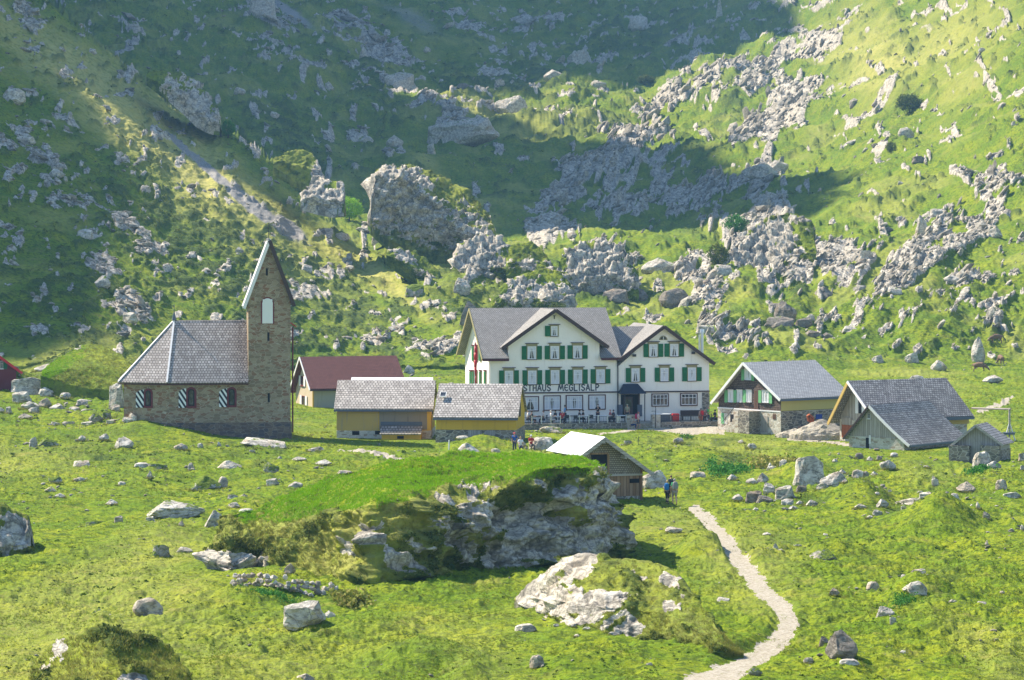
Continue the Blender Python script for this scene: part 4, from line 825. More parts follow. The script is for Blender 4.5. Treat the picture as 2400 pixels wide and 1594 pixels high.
crag('cliff_block', CLT, [(868,530),(900,560),(950,588),(1000,596),(1040,602),(1080,590),(1120,572),(1163,562)], 14, 'great pale cliff block with a sloping grass roof standing above the left slope', 'cliff',
     patches=[(930,460,80,70,-40,1.1),(1000,510,90,50,-35,1.0),(960,520,70,40,0,.8),(1100,540,70,50,-30,.7),(890,430,30,40,0,.9),(1040,560,40,20,0,.8)],
     edge=[(868,500),(880,415),(900,405),(950,420),(1000,455),(1040,490),(1060,520),(1090,545),(1163,552)], face=.12, amp=(2.5, 1.4, .4), nt=100, shr=.4, dry=.6, ybase=505, tuft=(1, .4), dens=.12, back=.8, seed=4, rough_face=3.5)
crag('pale_crag', [(704,470),(712,445),(735,428),(760,422),(790,424),(806,432),(808,475)], [(704,472),(740,482),(775,490),(808,486)], 6, 'pale rounded crag with mossy right side left of the great cliff block', 'crag',
     patches=[(735,450,40,40,0,1.2),(760,470,40,30,0,1.0),(800,460,14,40,0,.8)], wall=.7, face=.3, amp=(1.2, .8, .2), nt=50, ybase=500, shr=.4, back=.8, seed=5, rough_face=2.5)
crag('dark_crag', [(343,176),(352,168),(380,166),(430,172),(465,190),(490,225),(508,260),(517,296)], [(343,182),(390,215),(430,250),(460,280),(490,296),(517,300)], 10, 'dark crag with a grass roof on the crest of the left slope', 'crag',
     patches=[(450,245,70,46,-45,1.0),(480,280,40,30,0,.9)], wall=.75, face=.3, amp=(1.5, 1.0, .3), nt=50, ybase=552, shr=.6, back=.8, seed=6, rough_face=2.5)
crag('shrubby_knoll', [(95,872),(130,842),(165,822),(200,808),(235,806),(262,815),(290,835),(310,856),(330,880)], [(95,880),(150,900),(210,912),(280,915),(330,905)], 12, 'rounded knoll covered with low green shrubs left of the chapel roof', 'mound',
     patches=[(180,815,16,6,0,.6)], wall=.5, face=1.8, amp=(.7, .4, .15), nt=70, shr=.0, dry=.25, ybase=300, tuft=(1, .2), dens=.5, back=1, seed=7, bright=[(140,840,70,34,35,1.0)])

crag('crag', [(-60,1170),(0,1184),(30,1192),(55,1200),(66,1212),(72,1240),(74,1285)], [(-60,1300),(0,1296),(40,1292),(74,1290)], 3, 'rock face with a grass cap cut by the left edge of the photo', 'rock', patches=[(45,1250,40,40,0,1.0),(0,1280,40,18,0,.8),(10,1215,50,12,10,.3)], wall=.85, face=.08, amp=(.7, .4, .1), nt=60, shr=.4, dry=.5, tuft=(1, .12), dens=.25, back=1, seed=8)

crag('craggy_knoll', [(1058,640),(1070,598),(1085,566),(1122,550),(1150,548),(1173,560),(1196,588),(1214,630)], [(1058,650),(1100,660),(1160,662),(1214,648)], 7, 'pale rocky knoll with a grass top right below the great cliff block', 'crag', patches=[(1110,600,50,50,0,1.1),(1150,590,40,40,0,1.0),(1180,620,40,30,0,.7)], wall=.7, face=.3, amp=(1.8, 1.2, .3), nt=50, shr=.5, ybase=492, back=.8, seed=11, rough_face=3, tuft=(1, .35), dens=.1)
crag('craggy_knoll', [(1186,600),(1200,572),(1244,566),(1278,588),(1300,620),(1320,655)], [(1186,650),(1240,668),(1320,668)], 7, 'low shrubby knoll with a few pale rocks right of the pale rocky knoll', 'crag', patches=[(1230,620,30,20,0,.8),(1285,640,22,26,0,.9)], wall=.5, face=.5, amp=(1.8, 1.0, .3), nt=40, shr=.6, ybase=484, back=.8, seed=12, rough_face=2.5, tuft=(1, .35), dens=.15)
crag('craggy_knoll', [(1150,710),(1183,668),(1227,642),(1278,628),(1310,634),(1338,660),(1350,712)], [(1150,724),(1250,738),(1350,730)], 6, 'broad knoll of cracked grey rock and shrubs right above the inn', 'crag', patches=[(1240,690,70,34,10,.95),(1315,695,40,34,0,1.0),(1200,690,30,24,0,.7)], wall=.65, face=.4, amp=(1.5, .9, .3), nt=50, shr=.6, ybase=452, back=.8, seed=13, rough_face=2.5, tuft=(1, .3), dens=.12)
crag('dark_wedge', [(905,592),(930,584),(973,588),(1000,608),(1024,636),(1036,668)], [(905,600),(960,640),(1000,668),(1036,676)], 6, 'dark wedge of rock with a grassy back below the great cliff block', 'crag', patches=[(950,605,40,12,-30,.9),(1000,650,40,14,-40,.6)], wall=.7, face=.3, amp=(1.2, .8, .3), nt=40, shr=.7, ybase=478, back=.8, seed=14, rough_face=2)
crag('karren_hump', [(1300,640),(1318,596),(1350,576),(1400,566),(1440,572),(1475,592),(1496,640),(1500,690)], [(1300,690),(1400,704),(1500,700)], 7, 'rounded hump of grooved pale limestone left above the inn wing', 'crag', patches=[(1390,640,90,70,60,1.1),(1460,640,40,50,0,.9),(1340,640,30,40,0,.7)], wall=.6, face=.5, amp=(1.5, 1.1, .4), nt=50, shr=.4, ybase=470, back=.8, seed=15, rough_face=3.5, tuft=(1, .3), dens=.1)
crag('karren_hump', [(1640,660),(1671,633),(1700,596),(1760,540),(1806,504),(1850,498),(1885,508),(1905,540),(1915,590)], [(1640,690),(1700,708),(1800,700),(1860,655),(1915,605)], 9, 'high hump of pale limestone blades beside the green terrace', 'crag', patches=[(1760,610,110,60,45,1.15),(1830,560,60,50,30,.95),(1700,670,60,30,20,.9)], wall=.6, face=.6, amp=(1.6, 1.2, .4), nt=60, shr=.4, ybase=500, back=.8, seed=16, rough_face=3.5, tuft=(1, .3), dens=.1)
crag('grassy_hump', [(640,372),(665,358),(700,350),(728,358),(745,380),(762,420)], [(640,392),(690,420),(730,440),(762,436)], 6, 'green hump with a dark rocky right side on the crest of the left slope', 'crag', patches=[(745,410,16,34,0,1.0)], wall=.5, face=.8, amp=(1.2, .8, .3), nt=40, shr=.3, dry=.6, ybase=520, back=.8, seed=17, rough_face=2)
# ------------------------------------------------------------------ buildings
class House:
    def __init__(s, name, u, v, y, rz, label, cat, w, d):
        s.o = un(u, v, y); s.rz = R(rz); s.w = w; s.d = d; s.root = empty(name, s.o, s.rz, label, cat)
        s.Mi = Matrix.Rotation(-s.rz, 3, 'Z')
    def wl(s, P): return s.Mi@(Vector(P)-s.o)
    def px(s, face, u, v):
        C = s.wl((0, 0, HC)); D = s.Mi@Vector(((u-1200)/F, 1, -(v-V0)/F))
        if face == 'F': t = (s.fy-C.y)/D.y if hasattr(s, 'fy') else -C.y/D.y; q = C+D*t; return q.x, q.z
        X = 0 if face == 'L' else s.w
        t = (X-C.x)/D.x; q = C+D*t; return q.y, q.z
    def at(s, a, o, z, face):
        return (a, -o, z) if face == 'F' else (-o, a, z) if face == 'L' else (s.w+o, a, z)
    def fb(s, mb, face, a0, a1, z0, z1, o0, o1):
        mb.box(a0, a1, o0, o1, z0, z1, M=lambda a, o, z: s.at(a, o, z, face)); return mb
    def rect(s, face, u, v, w, h):
        a0, _ = s.px(face, u-w/2, v); a1, _ = s.px(face, u+w/2, v); _, z1 = s.px(face, u, v-h/2); _, z0 = s.px(face, u, v+h/2)
        return min(a0, a1), max(a0, a1), z0, z1
    def panel(s, name, face, u, v, w, h, mat, o0=0, o1=.04, parent=None, label=None):
        r = s.rect(face, u, v, w, h); ob = s.fb(MB(), face, *r, o0, o1).build(name, M[mat], parent or s.root)
        if label: ob['label'] = label
        return ob
    def window(s, face, u, v, w, h, frame='white', trim=None, sh=0, shl=True, shr=True, shmat='green', lint=0, curtain=True, mun=(1, 1), glass='glass', sill=True, lintmat='olive', shh=None, full=False):
        a0, a1, z0, z1 = s.rect(face, u, v, w, h); W = a1-a0; Hh = z1-z0; m = MB(); t = min(.07, W*.1)
        for b in ((a0, a0+t, z0, z1), (a1-t, a1, z0, z1), (a0+t, a1-t, z0, z0+t), (a0+t, a1-t, z1-t, z1)): s.fb(m, face, *b, .0, .07)
        for i in range(mun[0]): c = a0+W*(i+1)/(mun[0]+1); s.fb(m, face, c-t*.38, c+t*.38, z0+t, z1-t, .035, .06)
        if mun[1]: zc = z1-Hh*.34; s.fb(m, face, a0+t, a1-t, zc-t*.35, zc+t*.35, .037, .062)
        wn = m.build('window', M[frame], s.root)
        s.fb(MB(), face, a0+t, a1-t, z0+t, z1-t, .004, .02).build('pane', M[glass], wn)
        if curtain:
            m = MB(); c = (a0+a1)/2
            for sg, e in ((1, a0+t), (-1, a1-t)):
                ins = (W*.16 if not full else W*.40)*sg; P = [(e, z0+t), (e, z1-t), (c-.01*sg, z1-t), (c-sg*W*.10, z1-t-.3*Hh), (e+ins, z0+t)]
                m.slab([s.at(a, .027, z, face) for a, z in P], .004)
            m.build('curtain', M['curtain'], wn)
        if trim:
            m = MB(); k = .10
            for b in ((a0-k, a0, z0-k, z1+k), (a1, a1+k, z0-k, z1+k), (a0, a1, z0-k, z0), (a0, a1, z1, z1+k)): s.fb(m, face, *b, .0, .09)
            m.build('trim', M[trim], wn)
        if sill and not trim: s.fb(MB(), face, a0-.08, a1+.08, z0-.07, z0-.005, 0, .14).build('sill', M['dark_wood' if lint else frame], wn)
        if lint:
            m = MB(); s.fb(m, face, a0-.14, a1+.14, z1+.005, z1+lint, 0, .05); s.fb(m, face, a1+.005, a1+.13, z0, z1, 0, .035); s.fb(m, face, a0-.13, a0-.005, z0, z1, 0, .035)
            m.build('lintel', M[lintmat], wn)
            s.fb(MB(), face, a0-.26, a1+.26, z1+lint+.003, z1+lint+.07, 0, .14).build('drip_board', M['dark_wood'], wn)
        if sh:
            sw = sh*W; zz0, zz1 = (z0-.04, z1+.04) if shh is None else shh; g = .03 if not lint else .10
            if shl: s.fb(MB(), face, a0-g-sw, a0-g, zz0, zz1, .05, .10).build('shutter', M[shmat], wn)
            if shr: s.fb(MB(), face, a1+g, a1+g+sw, zz0, zz1, .05, .10).build('shutter', M[shmat], wn)
        return wn
    def gable_x(s, mb, z0, zf, zb, zr, yr, x0=0, x1=None, d=None, y0=0):
        """solid with ridge along x; front/back wall tops zf, zb"""
        d = s.d if d is None else d; x1 = s.w if x1 is None else x1
        return mb.prism([(y0, z0), (y0+d, z0), (y0+d, zb), (y0+yr, zr), (y0, zf)], x0, x1, lambda p, q, t: (t, p, q))
    def gable_y(s, mb, z0, zl, zr_, zt, xr, y0, y1, x0=0, w=None):
        w = s.w if w is None else w
        return mb.prism([(x0, z0), (x0+w, z0), (x0+w, zr_), (x0+xr, zt), (x0, zl)], y0, y1, lambda p, q, t: (p, t, q))
    def roof_x(s, name, mat, x0, x1, y0, yr, y1, z0, zr, z1, th=.16, parent=None):
        m = MB(); m.slab([(x0, y0, z0), (x1, y0, z0), (x1, yr, zr), (x0, yr, zr)], th); m.slab([(x0, yr, zr), (x1, yr, zr), (x1, y1, z1), (x0, y1, z1)], th)
        return m.build(name, M[mat], parent or s.root)
    def roof_y(s, name, mat, y0, y1, x0, xr, x1, z0, zr, z1, th=.16, parent=None):
        m = MB(); m.slab([(x0, y1, z0), (x0, y0, z0), (xr, y0, zr), (xr, y1, zr)], th); m.slab([(xr, y1, zr), (xr, y0, zr), (x1, y0, z1), (x1, y1, z1)], th)
        return m.build(name, M[mat], parent or s.root)
    def bars(s, name, mat, segs, r=.07, parent=None, h=None):
        """boards along segments: box section r wide, h tall"""
        m = MB()
        for p, q in segs:
            p, q = Vector(p), Vector(q); d = (q-p).normalized(); up = Vector((0, 0, 1)); sd = d.cross(up)
            sd = sd.normalized() if sd.length > 1e-3 else Vector((1, 0, 0)); n = sd.cross(d); hh = h or r
            P = [p+sd*a*r/2+n*b*hh/2 for a, b in ((-1, -1), (1, -1), (1, 1), (-1, 1))]; P += [v+(q-p) for v in P]
            m.poly(P, [(0, 1, 2, 3), (7, 6, 5, 4), (0, 4, 5, 1), (1, 5, 6, 2), (2, 6, 7, 3), (3, 7, 4, 0)])
        return m.build(name, M[mat], parent or s.root)
# ---- stroke lettering like the painted brush letters on the facade
GL = {'G': [[(.95,.82),(.7,1),(.35,1),(.08,.72),(.05,.35),(.3,0),(.7,0),(.95,.2),(.95,.48),(.6,.48)]], 'A': [[(0,0),(.5,1),(1,0)],[(.2,.33),(.8,.33)]], 'S': [[(.92,.85),(.6,1),(.25,.95),(.1,.72),(.3,.55),(.7,.45),(.92,.25),(.7,.03),(.35,0),(.05,.15)]],
      'T': [[(0,1),(1,.98)],[(.5,1),(.5,0)]], 'H': [[(.1,1),(.08,0)],[(.92,1),(.92,0)],[(.1,.48),(.92,.5)]], 'U': [[(.08,1),(.08,.3),(.35,0),(.65,0),(.92,.3),(.92,1)]],
      'M': [[(0,0),(.2,1),(.5,.25),(.82,1),(1,0)]], 'E': [[(.95,.9),(.6,1),(.2,.85),(.05,.5),(.2,.14),(.6,0),(.95,.1)],[(.06,.5),(.8,.52)]], 'L': [[(.1,1),(.1,0),(.9,.02)]], 'I': [[(.5,1),(.5,0)]],
      'P': [[(.1,0),(.1,1),(.6,1),(.92,.75),(.6,.45),(.1,.45)]]}
def lettering(s, face, text, a0, a1, z0, h, o=.03, t=.13):
    wd = {'I': .35, ' ': 1.15, 'M': 1.15}; tot = sum(wd.get(c, .8)+.26 for c in text)-.26; k = (a1-a0)/tot; x = a0; m = MB()
    for c in text:
        cw = wd.get(c, .8)*k
        for st in GL.get(c, []):
            pts = [(x+p[0]*cw, z0+p[1]*h) for p in st]
            for p, q in zip(pts, pts[1:]):
                d = Vector((q[0]-p[0], q[1]-p[1])).normalized(); n = Vector((-d.y, d.x))*t/2; e = d*t*.35; p, q = Vector(p)-e, Vector(q)+e
                m.slab([s.at(v[0], o, v[1], face) for v in (p-n, q-n, q+n, p+n)], .02)
        x += cw+.26*k
    return m.build('lettering', M['letter'], s.root)
M['letter'] = plain('dark_grey_letter_paint', (.07, .075, .085), .6, .1)
# =================================================================== the inn
I = House('inn', 1146, 1000, 283, 12, 'large cream inn with green shutters, grey gabled roofs and lettering over the ground floor windows', 'inn', 22.3, 12)
zg = I.o.z; E0 = 7.0-zg; RD = 11.35-zg; wm = 12.85; D = 12
m = MB(); I.gable_x(m, -1.5, E0, E0, RD, D/2, 0, wm); 
m.build('main_wall', M['plaster_cream'], I.root)
# cross gable of the main block
cg0 = I.px('F', 1183, 810)[0]; cg1 = I.px('F', 1413, 802)[0]; cgm = I.px('F', 1299, 730)[0]; cz = I.px('F', 1190, 812)[1]; cr = I.px('F', 1299, 730)[1]
m = MB(); m.prism([(cg0+.35, 0), (cg1-.35, 0), (cg1-.35, cz+.25), (cgm, cr), (cg0+.35, cz+.25)], -.004, 4.6, lambda p, q, t: (p, t, q)); m.build('gable_wall', M['plaster_cream'], I.root)
sE = (RD+.12-(E0-.30))/(D/2+.55); zy = lambda y: E0-.30+sE*(y+.55)
m = MB(); m.slab([(-.75, -.55, zy(-.55)), (cg0+.33, -.55, zy(-.55)), (cg0+.33, D/2, zy(D/2)), (-.75, D/2, zy(D/2))], .18); m.slab([(cg1-.33, -.55, zy(-.55)), (wm+.35, -.55, zy(-.55)), (wm+.35, D/2, zy(D/2)), (cg1-.33, D/2, zy(D/2))], .18)
m.slab([(cg0+.33, .12, zy(.12)), (cg1-.33, .12, zy(.12)), (cg1-.33, D/2, zy(D/2)), (cg0+.33, D/2, zy(D/2))], .18); m.slab([(-.75, D/2, RD+.12), (wm+.35, D/2, RD+.12), (wm+.35, D+.6, E0-.3), (-.75, D+.6, E0-.3)], .18); m.build('roof', M['roof_inn'], I.root)
# cut-out look of the cross gable: its own pitched roof rides over the main one
slp = (cr-cz)/(cgm-cg0)
I.roof_y('gable_roof', 'roof_inn_y', -.65, D/2-.1, cg0-.35, cgm, cg1+.35, cr+.12-slp*(cgm-cg0+.35), cr+.22, cr+.12-slp*(cg1+.35-cgm), .16)
zl = cr+.2-slp*(cgm-cg0+.42); I.bars('bargeboard', 'dark_wood', [((cg0-.42, -.72, zl-.10), (cgm, -.72, cr+.13)), ((cgm, -.72, cr+.13), (cg1+.42, -.72, cr+.2-slp*(cg1+.42-cgm)-.10))], .10, h=.34)
I.bars('bargeboard', 'olive', [((-.80, -.6, E0-.42), (-.80, D/2, RD+.0)), ((-.80, D/2, RD+.0), (-.80, D+.6, E0-.42))], .08, h=.26)
I.bars('eave_board', 'burgundy_dark', [((-.75, -.60, E0-.46), (cg0+.30, -.60, E0-.46))], .1, h=.22); I.bars('eave_board', 'burgundy_dark', [((cg1-.30, -.60, E0-.46), (wm+.3, -.60, E0-.46))], .1, h=.22)
# right wing
wx0 = wm; wx1 = I.px('F', 1662, 900)[0]; wa = I.px('F', 1553, 766)[0]; wz = I.px('F', 1553, 766)[1]; wel = I.px('F', 1450, 858)[1]; wer = I.px('F', 1662, 846)[1]
I.w = wx1
m = MB(); m.prism([(wx0+.002, -1.5), (wx1, -1.5), (wx1, wer), (wa, wz), (wx0+.002, wel-.15)], 0.003, 11, lambda p, q, t: (p, t, q)); m.build('wing_wall', M['plaster_cream'], I.root)
sl = (wz-wer)/(wx1-wa)
I.roof_y('wing_roof', 'roof_inn_y', -.6, 11.4, wx0+.05, wa, wx1+.35, wz+.14-sl*(wa-wx0-.05), wz+.14, wz+.14-sl*(wx1+.35-wa), .18)
I.roof_x('link_roof', 'roof_inn', wx0-.2, wa, 1.2, 5.6, 10.5, wel+.3, wz-.1, wel-.6, .16)
I.bars('bargeboard', 'dark_wood', [((wx0+.1, -.66, wz-sl*(wa-wx0-.1)), (wa, -.66, wz+.02)), ((wa, -.66, wz+.02), (wx1+.42, -.66, wz-sl*(wx1+.42-wa)))], .10, h=.34)
# belt course, corner stone, downpipe
a, zb_ = I.px('F', 1230, 920.5); zb2 = I.px('F', 1500, 918)[1]
I.fb(MB(), 'F', 0.02, wm+.6, zb_-.09, zb_+.04, 0.002, .10).build('belt_course', M['dark_wood'], I.root)
I.fb(MB(), 'F', I.px('F', 1508, 918)[0], wx1+.05, zb2-.09, zb2+.04, 0.002, .10).build('belt_course', M['dark_wood'], I.root)
I.panel('corner_stone', 'F', 1654, 943, 17, 46, 'grey_stone', 0.001, .07)
I.panel('corner_stone', 'R', 1664, 943, 3, 46, 'grey_stone', 0.001, .07) if False else None
c0 = I.px('F', 1447.5, 850); c1 = I.px('F', 1447.5, 985)
MB().tube((c0[0], -.12, c1[1]), (c0[0], -.12, c0[1]), .06).tube((c0[0], -.12, c0[1]), (c0[0]+.3, -.5, c0[1]+.4), .06).build('downpipe', M['dark_metal'], I.root)
MB().tube((.12, -.1, -.5), (.12, -.1, E0-.4), .05).build('downpipe', M['plaster_cream'], I.root)
for u, v, l in ((1246.2, 827, 1), (1300, 826.3, 1), (1353.3, 825.2, 1)): I.window('F', u, v, 20, 30, sh=.56, lint=.26)
I.window('F', 1299, 776, 15, 23, sh=.8, shr=False, lint=.12)
for u, v in ((1192.7, 885), (1247.2, 884.7), (1300.7, 883.8), (1354, 883), (1407.2, 882)): I.window('F', u, v, 19.5, 32, sh=.56, lint=.26, full=True)
I.window('F', 1159, 886, 8, 30, sh=.0, lint=0) if False else None
for u, v in ((1242.6, 946.5), (1293.7, 944.5), (1346, 943.5), (1399, 942.5)): I.window('F', u, v, 36, 31, trim='burgundy_dark', mun=(3, 1), full=u > 1250)
for u, v in ((1531, 821.4), (1580, 820.7)): I.window('F', u, v, 19, 29, sh=.58, lint=.22)
for u, v in ((1489.2, 879), (1557, 878), (1621.4, 877)): I.window('F', u, v, 18.5, 31, sh=.6, lint=.26, full=u > 1500)
for u, v in ((1547, 937.5), (1614.3, 936)): I.window('F', u, v, 36, 26, trim='burgundy_dark', mun=(3, 1), curtain=False)
# lunette
ca, cz_ = I.px('F', 1554.4, 797)
m = MB(); P = [(ca+.42*math.cos(t), cz_+.42*math.sin(t)) for t in np.linspace(0, math.pi, 13)]; m.slab([I.at(a, .05, z, 'F') for a, z in P], .05); lu = m.build('attic_window', M['olive'], I.root)
m = MB(); P = [(ca+.32*math.cos(t), cz_+.05+.30*math.sin(t)) for t in np.linspace(0, math.pi, 13)]; m.slab([I.at(a, .06, z, 'F') for a, z in P], .008); m.build('pane', M['glass'], lu)
m = MB(); I.fb(m, 'F', ca-.03, ca+.03, cz_+.04, cz_+.34, .061, .075); I.bars('x', 'white', [], .01) if False else None
m.build('glazing_bar', M['white'], lu)
# left gable windows (seen edge on): shutters green with olive frames
for rr, zz, hh, w3 in (([(1098.8,), (1104.8,), (1110.6,), (1117.6,), (1127.5,), (1138.5,)][1:], 887, 34, 4), ([(1110.2,), (1119.2,), (1127,)], 829, 36, 4)):
    for (u,) in rr:
        a0, a1, z0, z1 = I.rect('L', u, zz, w3, hh); wn = I.fb(MB(), 'L', a0, a1, z0, z1, 0, .10).build('window', M['olive'], I.root)
        I.fb(MB(), 'L', a0+.05, a1-.05, z0+.08, z1-.08, .102, .15).build('shutter', M['green'], wn)
        I.fb(MB(), 'L', a0-.06, a1+.06, z1+.003, z1+.12, 0, .16).build('drip_board', M['burgundy_dark'], wn)
a0, a1, z0, z1 = I.rect('L', 1118, 776.5, 5, 27); wn = I.fb(MB(), 'L', a0, a1, z0, z1, 0, .10).build('window', M['olive'], I.root); I.fb(MB(), 'L', a0+.05, a1-.05, z0+.08, z1-.08, .102, .15).build('shutter', M['green'], wn)
# lettering
aS, zS = I.px('F', 1226.5, 919); aP, zP = I.px('F', 1404, 911.5); k = (aP-aS)/(aP-aS)
tw = {'I': .35, ' ': 1.15, 'M': 1.15}; full = 'GASTHAUS MEGLISALP'; tt = [tw.get(c, .8)+.26 for c in full]; vis = sum(tt[2:])-.26
a_start = aS-(aP-aS)/vis*sum(tt[:2]); k_ = (aP-a_start)/(sum(tt)-.26); aG = a_start+k_*(sum(tt[:8])-.26)
lettering(I, 'F', 'GASTHAUS', a_start, aG, (zS+zP)/2-.02, .60, t=.115); lettering(I, 'F', 'MEGLISALP', a_start+k_*sum(tt[:9]), aP, (zS+zP)/2-.02, .60, t=.115)
# door, awning, porch
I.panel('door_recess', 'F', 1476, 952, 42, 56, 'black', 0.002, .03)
d_ = I.panel('door', 'F', 1472, 955, 22, 50, 'dark_wood', .032, .08); I.panel('door_pane', 'F', 1472, 945, 14, 18, 'glass', .082, .09, d_)
I.panel('door_frame', 'F', 1497, 950, 4, 58, 'dark_wood', 0.002, .1); I.panel('side_board', 'F', 1452, 962, 13, 27, 'eave_blue', .11, .16); I.panel('side_board', 'F', 1498.5, 962, 11, 27, 'eave_blue', .11, .16)
q = [I.px('F', u, v) for u, v in ((1446, 921), (1508, 920), (1492, 899), (1458, 900))]; m = MB()
P = [(q[0][0], -1.3, q[0][1]-.05), (q[1][0], -1.3, q[1][1]-.05), (q[2][0], -.5, q[2][1]), (q[3][0], -.5, q[3][1]), (q[0][0]+.1, 0, q[0][1]), (q[1][0]-.1, 0, q[1][1]), (q[2][0]-.1, 0, q[2][1]), (q[3][0]+.1, 0, q[3][1])]
m.poly(P, [(0, 1, 2, 3), (4, 7, 6, 5), (0, 3, 7, 4), (1, 5, 6, 2), (3, 2, 6, 7), (0, 4, 5, 1)]).build('awning', M['awning'], I.root)
for u in (1457, 1504):
    a, z = I.px('F', u, 960); MB().tube((a, -1.2, -.5), (a, -1.2, q[0][1]-.06), .05).build('awning_post', M['dark_metal'], I.root)
for u, v in ((1486, 833), (1624, 827)): a, z = I.px('F', u, v); MB().box(a-.15, a+.15, -.3, -.01, z-.12, z+.12).build('floodlight', M['dark_metal'], I.root)
a, z = I.px('F', 1299, 744); MB().tube((a, -.05, z-.15), (a, -.05, z+.15), .05).box(a-.12, a+.12, -.09, -.02, z+.13, z+.19).build('wall_bracket', M['dark_metal'], I.root)
a, z = I.px('R', 1645, 800); cp = I.wl(un(1645.5, 835, 296)); ct = I.wl(un(1645.5, 780, 296))
MB().tube((cp.x, cp.y, cp.z-3), (cp.x, cp.y, ct.z), .16).tube((cp.x, cp.y, ct.z+.01), (cp.x, cp.y, ct.z+.35), .24, .22).tube((cp.x-.3, cp.y, cp.z-3), (cp.x-.3, cp.y, ct.z-.2), .07).build('flue_pipe', M['steel'], I.root)
# =================================================================== terrace in front
def Lp(a, b, z): return I.o+Matrix.Rotation(I.rz, 3, 'Z')@Vector((a, b, z))
def tx(u, dist): # local x on a line dist in front of the facade for photo column u
    k = (u-1200)/F; c, s = math.cos(I.rz), math.sin(I.rz); return (k*(I.o.y-dist*c)-I.o.x-dist*s)/(c-k*s)
tw0 = tx(1225, 5); gl = tx(1478, 5); gr = tx(1537, 5); tw1 = tx(1692, 5); TF = .42
def onI(mb, name, mat, label=None, cat=None, kind=None, group=None):
    ob = mb.build(name, M[mat]); ob.location = I.o; ob.rotation_euler = (0, 0, I.rz); tag(ob, label, cat, group, kind); return ob
onI(MB().box(tw0, tw1+.5, -4.7, -.12, -1.2, TF-.02), 'terrace_floor', 'gravel', kind='structure')
onI(MB().box(tw0-3, gl-.4, -5.1, -4.75, -1.2, TF+.1), 'terrace_wall', 'grey_stone', 'low stone terrace wall left of the gate below the inn', 'wall')
onI(MB().box(gr+.5, tw1, -5.1, -4.75, -1.2, TF+.14), 'terrace_wall', 'grey_stone', 'low stone terrace wall right of the gate below the inn', 'wall')
for a, l in ((gl, 'left'), (gr, 'right')): 
    ob = onI(MB().box(a-.38, a+.42, -5.2, -4.45, -1.2, TF+.85), 'gate_pillar', 'pale_stone', f'square stone pillar on the {l} side of the terrace gate', 'pillar', None, 'gate pillars'); ob.data.materials[0] = M['pale_stone']
def railing(a, b, label):
    n = int((b-a)/.9); m = MB(); rt = empty('railing', Lp(a, -4.9, TF+.1), I.rz, label, 'railing')
    for z in (.12, .62): m.box(0, b-a, -.015, .015, z, z+.035)
    m.build('rail', M['dark_metal'], rt); m = MB()
    for i in range(int((b-a)/.16)): m.box(i*.16, i*.16+.022, -.01, .01, .1, .64)
    m.build('bars', M['dark_metal'], rt); m = MB()
    for i in range(n+1): m.box(i*(b-a)/n-.03, i*(b-a)/n+.03, -.032, .032, -.05, .78)
    m.build('posts', M['steel' if 'left' in label else 'dark_metal'], rt)
railing(tw0, gl-.4, 'thin dark iron railing on the wall left of the gate pillars'); railing(gr+.45, tw1, 'dark iron railing on the wall right of the gate pillars')
for i in range(4): onI(MB().box(gl+.5, gr-.4, -4.95+i*.32, -3.4, -1.2+0*i, -.05+.12*i), 'step', 'grey_stone', f'{["lowest","second","third","top"][i]} stone step between the gate pillars', 'step', None, 'terrace steps')
MB_ = MB().tube(Lp(gr-.1, -5.3, -.3), Lp(gr-.1, -5.3, TF+1.7), .035).tube(Lp(gr-.1, -5.3, TF+1.2), Lp(gr-.5, -5.3, TF+1.2), .025); tag(MB_.build('lamp_post', M['dark_metal']), 'thin dark iron pole standing in front of the right gate pillar', 'pole')
# tables and benches
def table(u, dist, label, col='white', L=1.5):
    a = tx(u, dist); rt = empty('table', Lp(a, -dist, TF), I.rz, label, 'table', 'terrace tables')
    MB().box(-L/2, L/2, -.38, .38, .71, .75).build('table_top', M[col], rt)
    for x in (-L/2+.1, L/2-.1):
        for y in (-.3, .3): MB().box(x-.02, x+.02, y-.02, y+.02, 0, .708).build('leg', M['dark_metal'], rt)
for i, (u, d_, c) in enumerate(((1256, 3.6, 'dark_wood'), (1300, 3.7, 'white'), (1340, 3.2, 'dark_wood'), (1364, 3.9, 'white'), (1416, 3.7, 'white'), (1463, 3.9, 'white'))):
    table(u, d_, ['dark table between the first guests at the left end of the terrace', 'white table beside the guest in white clothes', 'dark table behind the pair in dark clothes', 'white table in front of the pair in dark clothes', 'white table right of the standing man in black', 'white table left of the left gate pillar'][i], c)
def chair(u, dist, rz, label, mat='dark_metal'):
    a = tx(u, dist); rt = empty('chair', Lp(a, -dist, TF), I.rz+R(rz), label, 'chair', 'terrace chairs')
    MB().box(-.2, .2, -.2, .2, .43, .46).build('seat', M[mat], rt); MB().box(-.2, .2, .19, .22, .5, .85).build('backrest', M[mat], rt)
    for x in (-.18, .18):
        for y in (-.18, .18): MB().box(x-.015, x+.015, y-.015, y+.015, 0, .428 if y < 0 else .85).build('leg', M[mat], rt)
for i, (u, d_, r_) in enumerate(((1286, 3.5, 60), (1330, 3.9, 0), (1348, 4.1, 180), (1378, 4.0, -70), (1392, 3.8, 100), (1440, 4.0, 90))): chair(u, d_, r_, ['metal chair left of the white table', 'metal chair left of the pair in dark clothes', 'metal chair with its back to the railing by the dark pair', 'metal chair right of the white table in the middle', 'metal chair beside the standing man in black', 'metal chair by the grey bin at the terrace'][i])
onI(MB().box(tx(1449, 4.4)-.2, tx(1449, 4.4)+.2, -4.5, -4.2, TF, TF+.75), 'bin', 'steel', 'narrow grey metal bin behind the railing left of the gate', 'bin')
